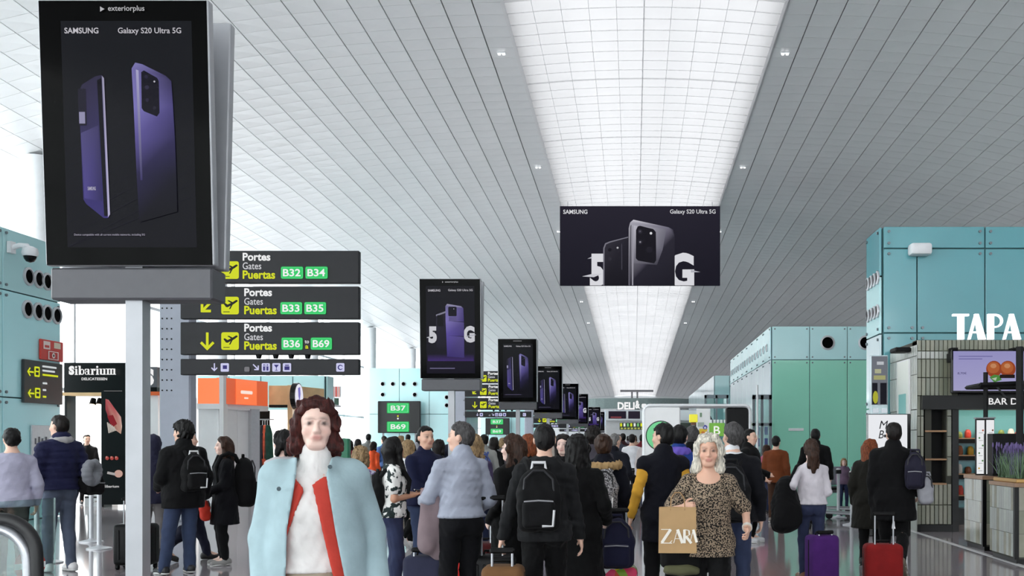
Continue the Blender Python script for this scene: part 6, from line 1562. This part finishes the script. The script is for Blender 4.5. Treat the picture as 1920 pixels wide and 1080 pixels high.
def coat_field(infl, sleeves, inner, le_, re_, ztop, arms_infl=.034):
    f = Field((-.47, -.36, .42), (.47, .36, 1.56), .0085, dz=1.4)
    zs = [.5, .75, .95, 1.1, 1.25, 1.36, 1.42, 1.47, 1.51]; a = [.235, .225, .212, .2, .185, .172, .135, .088, .07]; b = [.18, .17, .16, .15, .148, .128, .102, .086, .07]
    n = len([z for z in zs if z < ztop]); Z_ = zs[:n]+[ztop]; A = [x+infl-.03 for x in a[:n]]+[float(np.interp(ztop, zs, a))+infl-.03]; B = [x+infl-.03 for x in b[:n]]+[float(np.interp(ztop, zs, b))+infl-.03]
    f.prof(Z_, A, B, [.0]*len(Z_), s.inv, 0)
    if sleeves:
        for i in (0, 1): f.rc(s.fwd((0, .015, 1.435)), s.sho[i], .044+infl*.5, .046+infl*.5, .04)
        s.arms(f, infl=arms_infl, upto=.86, k=.04)
        f.add(wob(.0035, 16, 77, .3)); f.add(wob(.0022, 34, 79, .10))
    if inner is not None:
        def fn(X, Y, Z):
            A_ = np.interp(Z, zs, a)+inner-.03; B_ = np.interp(Z, zs, b)+inner-.03
            return (np.sqrt((X/A_)**2+(Y/B_)**2)-1)*np.minimum(A_, B_)
        f.apply(fn, (-.4, -.4, .4), (.4, .4, 1.56), .004, 'sub')
    f.cut(lambda X, Y, Z: np.where(Y < .04, np.minimum(X-le_(Z), re_(Z)-X), -.1)); f.cut(lambda X, Y, Z: .52-Z)
    return f
s.child('coat', coat_field(.058, True, .037, xl, xr, 1.505, .042), cloth('pale_blue_wool', (164, 188, 194), .9))
o = s.child('coat_lining', coat_field(.036, False, .020, ll, lr, 1.42), cloth('red_lining', (196, 66, 54), .7)); o['label'] = 'red lining turned out along the coat opening'
for i in (0, 1):
    f = Field(np.array(s.wr[i])-.12, np.array(s.wr[i])+.14, .008); dv = (s.wr[i]-s.el[i]).normalized(); f.rc(s.wr[i]-dv*.05, s.wr[i]-dv*.005, .05, .045, 0)
    s.child('cuff', f, cloth('red_lining', (196, 66, 54), .7))
for (x_, z_) in ((-.155, 1.335), (.055, 1.425)):
    b = MB(); b.cyl((x_, -.19 if z_ < 1.4 else -.13, z_), (x_, -.15 if z_ < 1.4 else -.1, z_), .009, n=12); obj('button', b, mat('button_dark', (54, 74, 82), .4), s.root)

# the row at the left
Person('man in a lavender grey shirt seen from behind at the left edge', 22, 11.2, 804, -168, 'm', 1.08, 'light', 'black', 'short', (tee((172, 170, 190), infl=.024, hem=.86), tr((34, 34, 38))), (40, 40, 42), lh=(.2, -.25, 1.05))
p2 = Person('man in a quilted navy puffer jacket with grey scarf and white trainers', 112, 12.0, 779, -150, 'm', 1.02, 'light', 'dark', 'crop', (jk((30, 32, 62), infl=.034, quilt=.075, hem=.93), dict(part='scarf', rgb=(160, 158, 158), infl=.01), tr((86, 94, 112))), (226, 222, 222), lh=(.16, -.26, 1.1), rh=(-.22, -.1, .95), rf=(-.1, .06), lf=(.09, -.08), head=12)
p4_ = Person('person with navy hood up behind the screen pole, grey trousers', 287, 13.6, 818, 178, 'm', 1.0, 'light', 'dark', 'short', (jk((38, 38, 58), infl=.03, hem=.78), dict(part='hood', rgb=(38, 38, 58)), tr((120, 116, 116))), (220, 220, 220))
p5_ = Person('bushy-haired man in a black jacket and blue jeans, seen from behind at left', 343, 11.9, 791, -158, 'm', 1.1, 'light', 'black', 'bushy', (jk((14, 14, 17), infl=.034, hem=.76), tr(JEAN, infl=.02)), (30, 30, 34), lf=(.22, .02), rf=(-.06, .05), lh=(.2, -.22, 1.0), head=25)
Person('traveller in dark jeans stepping to the right behind the bushy-haired man', 352, 13.1, 803, 95, 'm', 1.0, 'light', 'dark', 'short', (jk((20, 20, 24)), tr((30, 32, 48))), (26, 26, 28), lf=(.08, -.25), rf=(-.08, .28), lift=(0, .18), hdrop=.03)
p7 = Person('long-haired woman in a long dark coat facing left with a red bag', 420, 12.7, 820, -82, 'f', 1.0, 'fair', 'brown', 'long', (coat((16, 17, 26), hem=.56, flare=.02), tr((14, 14, 18))), (140, 138, 136), lh=(.12, -.25, 1.0), rh=(-.14, -.2, .95))
p8 = Person('dark-haired woman in a grey top just left of the woman in pale blue', 531, 10.6, 809, -150, 'f', 1.05, 'fair', 'black', 'bob', (tee((196, 194, 198), infl=.02, sleeve=.8), tr((38, 38, 44))), (40, 40, 44), head=20)
# middle left
p10 = Person('short curly blond person in a pale patterned top beside the pale blue coat', 676, 11.2, 838, -165, 'f', .95, 'fair', 'blond', 'curly', (tee((206, 204, 220), pat='blots', rgb2=(120, 100, 150)), tr(DJEAN)), (60, 60, 64), nod=-12)
p11 = Person('long black-haired woman in a white patterned tee looking at her phone', 737, 9.9, 821, 98, 'f', 1.02, 'tan', 'black', 'long', (tee((232, 230, 226), sleeve=.32, neck='crew', pat='blots', rgb2=(40, 50, 50), infl=.018), tr((48, 54, 82))), (200, 200, 204), head=28, lh=(.08, -.2, 1.14), rh=(-.08, -.21, 1.14), pn=((0, 0, 1), (0, 0, 1)), curl=(.55, .55), nod=-14, le=(.2, .3, -1), re=(-.2, .3, -1))
Person('blond person in a white top and black trousers walking behind the phone user', 765, 14.7, 823, 150, 'f', 1.0, 'fair', 'blond', 'bob', (tee((230, 230, 232)), tr(BLK)), (228, 226, 224), lf=(.09, -.22), rf=(-.09, .3), lift=(0, .25), hdrop=.03)
p12 = Person('man in a dark navy polo shirt facing the man in the grey jacket', 797, 10.7, 800, 38, 'm', 1.06, 'warm', 'black', 'crop', (tee((24, 28, 56), infl=.02, neck='collar'), tr((52, 62, 90))), (40, 40, 46), lh=(.1, -.26, 1.0), rh=(-.1, -.27, .98), head=-8)
p13 = Person('grey-haired man in a lavender grey blouson and black trousers, seen from behind', 864, 8.2, 793, -155, 'm', .97, 'light', 'darkgrey', 'short', (jk((160, 165, 180), infl=.026, hem=.965, rough=.6, fold=.010), tr((16, 17, 24), infl=.022)), (24, 24, 26), lh=(.2, -.32, 1.1), rh=(-.22, -.2, 1.0), head=45, curl=(.8, .6))
Person('wavy blond woman just behind the man in the grey blouson', 889, 11.4, 817, 170, 'f', 1.0, 'fair', 'blond', 'wavy', (jk((70, 60, 90)), tr(DJEAN)), (40, 40, 44))
p14 = Person('brown-haired woman in a long black coat left of the backpacker', 962, 8.9, 818, -140, 'f', 1.05, 'fair', 'brown', 'wavy', (coat((13, 13, 15), hem=.42), tr(BLK)), (20, 20, 22), lh=(.2, -.1, .95), head=28)
Person('auburn-haired person half hidden behind the backpacker', 992, 10.6, 817, 172, 'f', 1.0, 'fair', 'auburn', 'bob', (coat((20, 20, 24)), tr(BLK)), (24, 24, 26))
p15 = Person('man in a charcoal sweater with a black backpack, walking away in the centre', 1021, 7.6, 796, 180, 'm', 1.0, 'light', 'black', 'crop', (tee((42, 43, 46), infl=.022, hem=.845, kind='sweater', fold=.009, hood=True), tr((13, 13, 15), infl=.02)), (20, 20, 22), lh=(.335, -.02, .855), rh=(-.285, -.06, .85), lf=(.1, .1), rf=(-.1, -.15), res=.008, curl=(.8, .45))
Person('dark-haired woman facing the camera behind the backpacker, white collar', 1056, 11.5, 816, -12, 'f', 1.0, 'fair', 'dark', 'long', (jk((22, 22, 26)), tee((226, 224, 224), infl=.016), tr(BLK)), (24, 24, 26))
p16 = Person('woman with long wavy black hair and a long black coat right of the backpacker', 1083, 8.4, 818, 170, 'f', 1.05, 'fair', 'black', 'wavy', (coat((13, 13, 15), hem=.40), tr(BLK)), (20, 20, 22), lh=(.22, -.05, .9), rh=(-.24, -.16, .98), head=-10)
p17 = Person('brown-haired woman in a navy parka with a fur-trimmed hood', 1131, 9.6, 816, 176, 'f', 1.05, 'fair', 'brown', 'bun', (jk((22, 24, 42), infl=.036, hem=.70, hood=True), dict(part='fur', rgb=(168, 138, 96)), tr((20, 22, 34))), (40, 36, 34), lh=(.14, .1, .92), rh=(-.27, -.04, .9))
Person('dark-haired man above the fur-trimmed hood', 1112, 12.4, 803, 178, 'm', 1.0, 'light', 'dark', 'bushy', (jk((70, 66, 74)), tr(DJEAN)), (30, 30, 34))
Person('balding man in a navy jacket reaching right beyond the fur-trimmed hood', 1152, 15.0, 813, 150, 'm', 1.08, 'light', 'grey', 'bald', (jk((26, 28, 44)), tr(BLK)), (24, 24, 26), rh=(-.3, -.12, 1.0))
p19 = Person('man in a white pullover and black trousers walking away with a small case', 1185, 24.2, 813, 178, 'm', 1.0, 'light', 'dark', 'short', (tee((230, 230, 234), infl=.026), tr(BLK)), (226, 226, 226), lf=(.1, -.2), rf=(-.1, .22), lift=(0, .15), rh=(-.26, .05, .9), hdrop=.02)
# right of centre
p20 = Person('man in a navy gilet with yellow sleeves before the white portal', 1243, 9.2, 795, -165, 'm', .93, 'light', 'black', 'short', (tee((214, 160, 56), infl=.016, hem=.8), jk((20, 22, 38), name='gilet', infl=.030, sleeve=.015, hem=.66), tr((18, 18, 22), infl=.02)), (24, 24, 26), lh=(.29, -.06, .9), head=40)
p21 = Person('black-haired person in a blue and purple jacket beside the navy gilet', 1274, 10.4, 798, 172, 'm', 1.0, 'light', 'black', 'short', (jk((36, 62, 132), infl=.03), dict(part='scarf', rgb=(112, 92, 190), infl=.018, name='purple_collar'), tr(BLK)), (24, 24, 26), rh=(-.3, -.04, .95))
Person('grey-haired man in a black coat under the yellow box sign', 1298, 12.4, 800, 176, 'm', 1.1, 'light', 'darkgrey', 'short', (jk((15, 15, 17), infl=.03), tr(BLK)), (24, 24, 26))
p23 = Person('silver-haired woman in a leopard print top carrying a paper shopping bag', 1328, 7.3, 817, 2, 'f', .97, 'warm', 'silver', 'shag', (dict(part='top', kind='blouse', rgb=(152, 134, 114), rgb2=(28, 25, 24), pat='spots', infl=.02, hem=.80, sleeve=.44, neck='scoop', flare=.02), tr(BLK, infl=.02)), (24, 24, 26), rh=(-.20, -.27, 1.2), lh=(.30, -.16, 1.03), re=(-.6, .6, -.5), hs=1.08, res=.008, curl=(.55, 1.2), pn=(None, (0, 1, -.2)), lf=(.09, -.12), rf=(-.09, .12))
p24 = Person('grey-haired man with white collar, dark backpack and jeans right of the leopard print', 1373, 9.0, 793, 178, 'm', 1.08, 'light', 'darkgrey', 'short', (jk((18, 20, 30), infl=.026, collar=False), tee((225, 225, 228), name='shirt_collar', infl=.012, neck='collar', sleeve=0, hem=1.2), tr((50, 58, 84))), (28, 28, 30), head=28, lf=(.1, .12), rf=(-.1, -.12))
Person('man with glasses in a black jacket turned right beyond the dark backpack', 1406, 15.6, 805, 70, 'm', 1.1, 'light', 'black', 'crop', (jk((15, 15, 18), infl=.034, hem=.74), dict(part='skirt', name='red_wrap', rgb=(112, 26, 24), hem=.55), tr(BLK)), (196, 196, 198), lh=(.15, -.25, 1.05), rh=(-.15, -.26, 1.0))
Person('person in a rust brown sweater and dark trousers by the sea-green wall', 1455, 19.4, 818, 165, 'm', 1.05, 'light', 'black', 'short', (tee((112, 58, 30), infl=.03, hem=.82, pat='plain'), tr((70, 46, 34))), (120, 110, 100), lh=(.22, -.16, .95))
p27 = Person('woman in a white top and jeans with a ponytail, seen from behind', 1521, 11.3, 825, -165, 'f', .98, 'fair', 'brown', 'pony', (tee((214, 208, 214), infl=.014, hem=.95), tr((48, 54, 80), infl=.011)), (110, 70, 44), rh=(-.16, -.2, 1.0), lh=(.24, -.02, 1.1), lf=(.09, -.05), rf=(-.08, .1))
Person('man in black walking away behind the woman in the white top', 1529, 18.2, 805, 176, 'm', 1.05, 'light', 'black', 'short', (jk((15, 15, 18), infl=.03), tr(BLK)), (20, 20, 22), lf=(.1, .15), rf=(-.1, -.15))
Person('blond child sitting beyond the luggage trolleys', 1582, 23.4, 860, 10, 'f', .9, 'fair', 'blond', 'bob', (jk((110, 90, 110)), tr(DJEAN)), (60, 60, 64), group='travellers in the concourse')
p30 = Person('auburn-haired woman in a dark olive coat beside the man in the black coat', 1632, 12.7, 825, 168, 'f', 1.08, 'fair', 'auburn', 'long', (coat((46, 44, 36), hem=.52, infl=.04), tr(BLK)), (24, 24, 26), head=-35)
p31 = Person('man in a long black coat walking away with a red suitcase', 1675, 11.6, 790, 178, 'm', 1.08, 'light', 'dark', 'short', (coat((14, 14, 17), hem=.66, infl=.036), tr((16, 16, 19))), (110, 100, 84), lh=(.22, .02, .84), rh=(-.27, -.05, .95), lf=(.1, -.2), rf=(-.1, .3), lift=(0, .3), hdrop=.02, head=18)

# ------------------------------------------------------------------ what they carry
BK = (17, 17, 20)
def on_back(p, label, size, z, rgb, off=(0, .115), **k): 
    w_ = p.world((off[0], off[1]*(1 if p.sex == 'm' else .95), z)); return soft_bag(label, tuple(w_), p.rz, size, rgb, **k)
on_back(p15, 'black backpack with white trim on the man in the charcoal sweater', (.31, .15, .48), .93, (15, 15, 18), off=(.045, .115), trim=(214, 214, 216), strap_gap=.24)
on_back(p24, 'dark backpack on the grey-haired man with the white collar', (.32, .17, .52), .86, (26, 26, 30))
on_back(p17, 'grey patterned backpack on the woman in the navy parka', (.25, .13, .40), .98, (176, 174, 176), off=(-.02, .15), pat='spots', rgb2=(64, 62, 66), trim=(236, 236, 236))
on_back(p5_, 'black backpack with white marks on the bushy-haired man', (.28, .14, .44), .96, (15, 15, 17), off=(-.04, .15), trim=(226, 226, 226))
on_back(p7, 'large black backpack on the long-haired woman in the dark coat', (.34, .24, .62), .80, (14, 14, 17), off=(0, .15))
on_back(p11, 'black backpack on the woman looking at her phone', (.27, .13, .42), .92, (18, 18, 20), off=(0, .11))
w_ = p31.world((-.24, .1, 1.0)); soft_bag('navy shoulder bag on the man in the long black coat', tuple(w_), p31.rz, (.22, .14, .42), (34, 32, 48), strap=False)
w_ = p31.world((-.34, .05, .83)); soft_bag('pale grey bundle hanging from the black coat man shoulder bag', tuple(w_), p31.rz+.2, (.16, .14, .34), (150, 150, 156), strap=False, pocket=False, name='bundle', cat='bundle')
w_ = p27.world((.33, .06, .62)); t = thing('shoulder_bag', 'big black soft bag on the shoulder of the woman in the white top', 'bag', tuple(w_), p27.rz+.2)
f = Field((-.3, -.25, -.1), (.3, .25, .85), .011); f.rc((0, 0, .52), (-.02, 0, .16), .09, .17, 0); f.rc((.05, 0, .5), (.08, .02, .1), .08, .12, .05); f.add(wob(.012, 22, 4, .4)); f.add(wob(.005, 60, 6, .5)); f.cut(lambda X, Y, Z: np.abs(Y)-.13); V, Q = f.mesh(); BKM = cloth('bag_black_soft', (13, 13, 16), .8); link('bag_body', np_mesh('bag_body', V, Q, BKM), t)
b = MB(); b.tube([(-.02, .06, .58), (-.1, .04, .72), (-.16, -.02, .74), (-.12, -.12, .6), (-.02, -.1, .5)], .018, 8); obj('strap', b, BKM, t, smooth=True)
w_ = p2.world((-.26, .1, .86)); soft_bag('black bag under the grey neck pillow on the puffer jacket man', tuple(w_), p2.rz, (.27, .16, .3), (18, 18, 21), strap=False, name='shoulder_bag', cat='bag')
f = Field((-.22, -.12, -.2), (.22, .12, .2), .01)
for k in range(14):
    a0, a1 = 2*math.pi*(k+.0)/14*.86+1.9, 2*math.pi*(k+1)/14*.86+1.9
    f.rc((.11*math.cos(a0), 0, .11*math.sin(a0)), (.11*math.cos(a1), 0, .11*math.sin(a1)), .055, .055, .01)
f.add(wob(.004, 40, 5)); f.add(lambda X, Y, Z: -np.abs(np.sin(np.arctan2(Z, X)*7))*.008+.003); V, Q = f.mesh()
w_ = p2.world((-.2, .29, 1.12)); tag(link('neck_pillow', np_mesh('neck_pillow', V, Q, cloth('pillow_grey', (128, 130, 136), .5)), None, tuple(w_), (0, 0, p2.rz+.5)), 'puffy grey neck pillow hung on the puffer jacket man', 'pillow')
w_ = p7.world((.02, -.3, .62)); soft_bag('red handbag held by the long-haired woman in the dark coat', tuple(w_), p7.rz, (.24, .1, .26), (186, 50, 34), strap=False, pocket=False, name='handbag', cat='handbag')
# phone
w_ = p11.world((0, -.31, 1.175)); b = MB(); b.rbox(-.037, -.075, -.005, .037, .075, .005, .004, 1)
o = tag(obj('mobile_phone', b, M_BLACK, None, tuple(w_), (math.radians(12), 0, p11.rz)), 'dark mobile phone in the hands of the long black-haired woman', 'phone')
b = MB(); b.box(-.034, -.07, .005, .034, .07, .0056); obj('display', b, mat('phone_display', (150, 160, 176), .2, emit=.4), o)
# paper bag
gx = p23.world((-.215, -.33, 1.17)); bw, bh, bd = .262, .312, .11
t = thing('paper_shopping_bag', 'brown paper shopping bag with white lettering held by the leopard print woman', 'bag', (gx.x-.03, gx.y-.02, gx.z-bh+.035), math.radians(-3))
b = MB(); x0, x1 = -bw/2, bw/2; tp = .0
P_ = [(x0, -bd/2, 0), (x1, -bd/2, 0), (x1, bd/2, 0), (x0, bd/2, 0)]; T_ = [(x0+.004, -bd*.38, bh), (x1-.004, -bd*.38, bh+.004), (x1-.004, bd*.38, bh), (x0+.004, bd*.38, bh)]
for i in range(4):
    j = (i+1) % 4; b.face([P_[i], P_[j], T_[j], T_[i]])
    b.face([tuple(Vector(q)*.985+Vector((0, 0, .004))) for q in (P_[j], P_[i], T_[i], T_[j])])
b.face(P_[::-1]); obj('paper_body', b, mat('kraft_paper', (176, 142, 98), .75, vary=.06, vscale=9, bump=.15, bscale=14), t)
p = Print(.0006)
p.k = 3
ZW = C(232, 226, 214)
def zr(a0, b0, a1, b1): return (x0+bw*a0, bh*b0), (x0+bw*a1, bh*b1)
def bar2(a, bb, w_): p.bar((x0+bw*a[0], bh*a[1]), (x0+bw*bb[0], bh*bb[1]), w_, ZW)
for (a, bb, w_) in (((.07,.42),(.33,.42),.006), ((.32,.42),(.09,.13),.024), ((.06,.12),(.36,.12),.007), ((.30,.13),(.36,.18),.006), ((.40,.12),(.50,.42),.006), ((.50,.42),(.63,.12),.026), ((.43,.22),(.57,.22),.005), ((.68,.42),(.68,.12),.022), ((.68,.42),(.80,.40),.006), ((.80,.40),(.81,.30),.014), ((.80,.29),(.69,.27),.006), ((.72,.27),(.86,.12),.022), ((.82,.12),(.91,.42),.006), ((.91,.42),(1.0,.14),.022)): bar2((a[0], a[1]+.1), (bb[0], bb[1]+.1), w_*.8)
o = obj('brand_lettering', p, M_PRINT, t, (0, -bd/2-.001, 0), (math.radians(-2.26), 0, 0))
for yy in (-bd*.38, bd*.38):
    b = MB(); b.tube([(-.05, yy, bh-.02), (-.045, yy*.6, bh+.06), (-.02, yy*.2, bh+.1), (.02, yy*.2, bh+.1), (.045, yy*.6, bh+.06), (.05, yy, bh-.02)], .004, 6); obj('twisted_handle', b, mat('kraft_cord', (160, 126, 86), .8), t, smooth=True)
w_ = p23.world((-.2, -.12, .70)); soft_bag('black jacket bundle hanging behind the paper bag', tuple(w_), math.radians(8), (.3, .13, .42), (15, 15, 17), strap=False, pocket=False, name='jacket_bundle', cat='jacket')
w_ = p23.world((-.2, -.13, .66)); soft_bag('olive hem of cloth below the black jacket bundle', tuple(w_), math.radians(8), (.24, .09, .07), (92, 92, 66), strap=False, pocket=False, name='cloth_hem', cat='cloth')
b = MB(); q_ = p23.wr[0]; dv = (p23.wr[0]-p23.el[0]).normalized(); c_ = p23.world(q_-dv*.03); e_ = p23.world(q_-dv*.003); b.cyl(tuple(c_), tuple(e_), .036, n=16); tag(obj('wrist_watch', b, mat('watch_white', (226, 222, 212), .35, .2), None, smooth=True), 'white bracelet watch on the leopard print woman', 'watch')
# suitcases
suitcase('brown case pulled by the backpacker in the charcoal sweater', 944, 7.3, (.30, .24, .60), (112, 80, 50), 180, .11, hard=False)
suitcase('dark navy suitcase left of the man in the grey blouson', 800, 8.3, (.36, .24, .56), (44, 46, 66), 180, .05, hard=False)
suitcase('red suitcase glimpsed between the legs of the man in the grey blouson', 856, 9.7, (.42, .25, .52), (190, 40, 36), 175, .4)
suitcase('dark red suitcase right of the man in the grey blouson', 905, 9.4, (.36, .24, .56), (74, 16, 18), 180, .5)
suitcase('black suitcase of the brown-haired woman in the long black coat', 925, 8.35, (.36, .22, .56), (18, 18, 20), 180, .47)
suitcase('colourfully patterned suitcase under the navy backpack', 1157, 9.0, (.36, .24, .385), (240, 240, 240), 178, .50, pat='multi')
soft_bag('navy backpack resting on the colourful suitcase', (wx(1157, 9.0), 9.0-.1, .437), math.pi, (.30, .2, .44), (26, 27, 50), strap=False)
suitcase('small black case pulled by the man in white', 1188, 23.6, (.30, .22, .52), (18, 18, 20), 180, .35)
suitcase('black suitcase half hidden by the screen pole', 256, 12.3, (.46, .28, .50), (16, 16, 18), 180, .3)
suitcase('purple suitcase beside the woman in the white top', 1541, 10.8, (.32, .24, .50), (74, 34, 104), 200, .03, hard=False)
suitcase('red suitcase pulled by the man in the long black coat', 1655, 10.75, (.40, .24, .41), (128, 24, 24), 178, .32, hard=False)
# mauve jacket draped over the navy case handle
f = Field((-.2, -.2, -.1), (.2, .2, .62), .01); f.rc((-.02, 0, .5), (.0, 0, .1), .055, .085, 0); f.rc((.04, .02, .48), (.06, .03, .05), .05, .07, .03); f.add(wob(.012, 26, 9, .25)); V, Q = f.mesh()
tag(link('draped_jacket', np_mesh('draped_jacket', V, Q, cloth('mauve_cloth', (128, 112, 116), .85)), None, (wx(805, 8.15), 8.15, .62)), 'mauve grey jacket draped over the navy suitcase handle', 'jacket')

# ------------------------------------------------------------------ the distant crowd
far_list = [
 (671, 824, 30, 175, 'f', 'black', 'bob', (60, 60, 70), BLK, 'small dark-haired figure left of the orange jacket'),
 (691, 814, 33, 170, 'm', 'black', 'short', (128, 130, 128), DJEAN, 'small figure in a grey jacket before the bright glazing'),
 (700, 829, 27, 140, 'f', 'dark', 'bob', (206, 80, 40), BLK, 'small figure in a bright orange jacket'),
 (720, 818, 29, -150, 'm', 'dark', 'short', (64, 92, 140), DJEAN, 'small figure in a blue jacket left of the phone user'),
 (752, 818, 31, 120, 'f', 'blond', 'bob', (120, 112, 84), BLK, 'small figure in khaki near the B69 plate'),
 (765, 815, 34, 170, 'm', 'dark', 'short', (24, 24, 28), BLK, 'small figure in black right of the khaki one'),
 (822, 826, 16, 150, 'f', 'dark', 'bob', (22, 22, 26), BLK, 'dark figure between the navy polo and the grey blouson'),
 (908, 815, 19, 172, 'm', 'black', 'short', (150, 150, 146), DJEAN, 'figure in a light grey hoodie carrying a blue backpack'),
 (926, 821, 21, 160, 'f', 'dark', 'bob', (20, 20, 24), BLK, 'dark figure right of the blue backpack'),
 (943, 822, 24, -160, 'f', 'blond', 'bob', (96, 90, 96), DJEAN, 'small blond figure behind the brown-haired woman'),
 (961, 812, 42, 175, 'm', 'black', 'short', (70, 70, 80), BLK, 'tiny dark head below the far gate plates'),
 (1168, 813, 29, 178, 'm', 'dark', 'short', (60, 30, 34), BLK, 'figure in maroon left of the man in white'),
 (1160, 814, 28, -10, 'm', 'grey', 'bald', (70, 72, 84), DJEAN, 'balding grey figure left of the man in white'),
 (1204, 815, 30, 170, 'm', 'dark', 'short', (110, 34, 44), BLK, 'figure in dark red right of the man in white'),
 (1133, 816, 31, 175, 'm', 'dark', 'short', (90, 92, 100), BLK, 'small grey figure below the slim lit totem'),
 (1076, 817, 26, 5, 'f', 'dark', 'bob', (150, 120, 110), DJEAN, 'small figure right of the white collar woman'),
 (1178, 818, 44, 178, 'm', 'dark', 'short', (120, 110, 120), BLK, 'tiny figure below the deli sign, in mauve'),
 (1190, 817, 50, 0, 'f', 'brown', 'bob', (190, 150, 130), BLK, 'tiny figure below the deli sign, in pink'),
 (1150, 818, 52, 178, 'm', 'black', 'short', (50, 52, 60), BLK, 'tiny dark figure below the deli menu screens'),
 (1120, 818, 47, 178, 'f', 'auburn', 'bob', (150, 150, 156), BLK, 'tiny figure in pale grey below the seventh screen'),
 (1097, 818, 39, 170, 'm', 'dark', 'short', (44, 48, 70), BLK, 'tiny figure in navy below the sixth screen'),
 (1040, 818, 36, 175, 'f', 'blond', 'bob', (170, 160, 150), BLK, 'tiny blond figure behind the backpacker head'),
 (1005, 819, 34, 175, 'm', 'dark', 'short', (80, 60, 56), BLK, 'tiny brown figure behind the auburn head'),
 (783, 820, 40, 178, 'm', 'black', 'short', (140, 140, 146), DJEAN, 'tiny figure in grey under the second screen'),
 (846, 818, 38, 178, 'm', 'dark', 'short', (34, 36, 50), BLK, 'tiny dark figure behind the grey-haired man'),
 (655, 826, 24, -160, 'f', 'dark', 'bob', (150, 60, 70), BLK, 'small dark-haired figure beside the slim green box'),
 (1215, 812, 21, 0, 'f', 'silver', 'bob', (190, 180, 180), DJEAN, 'pale figure at the left edge of the white portal'),
 (163, 815, 25.2, 12, 'm', 'dark', 'short', (18, 18, 22), BLK, 'shop assistant in a dark suit inside the delicatessen'),
 (1437, 835, 22, 150, 'f', 'brown', 'bob', (170, 90, 110), DJEAN, 'small figure in pink left of the rust brown sweater'),
]
for (px_, tp_, d_, rz_, sx_, hr_, st_, rgb_, tr_, lb_) in far_list:
    pp = Person(lb_, px_, d_, tp_, rz_, sx_, 1.0, 'light', hr_, st_, (jk(rgb_), tr(tr_)), (40, 40, 44), lf=(.09, -.14), rf=(-.09, .14), res=.018 if d_ < 21 else .024, detail=d_ < 26)
    if px_ == 908: on_back(pp, 'blue backpack on the figure in the light grey hoodie', (.28, .14, .42), .95, (76, 92, 150), res=.014)
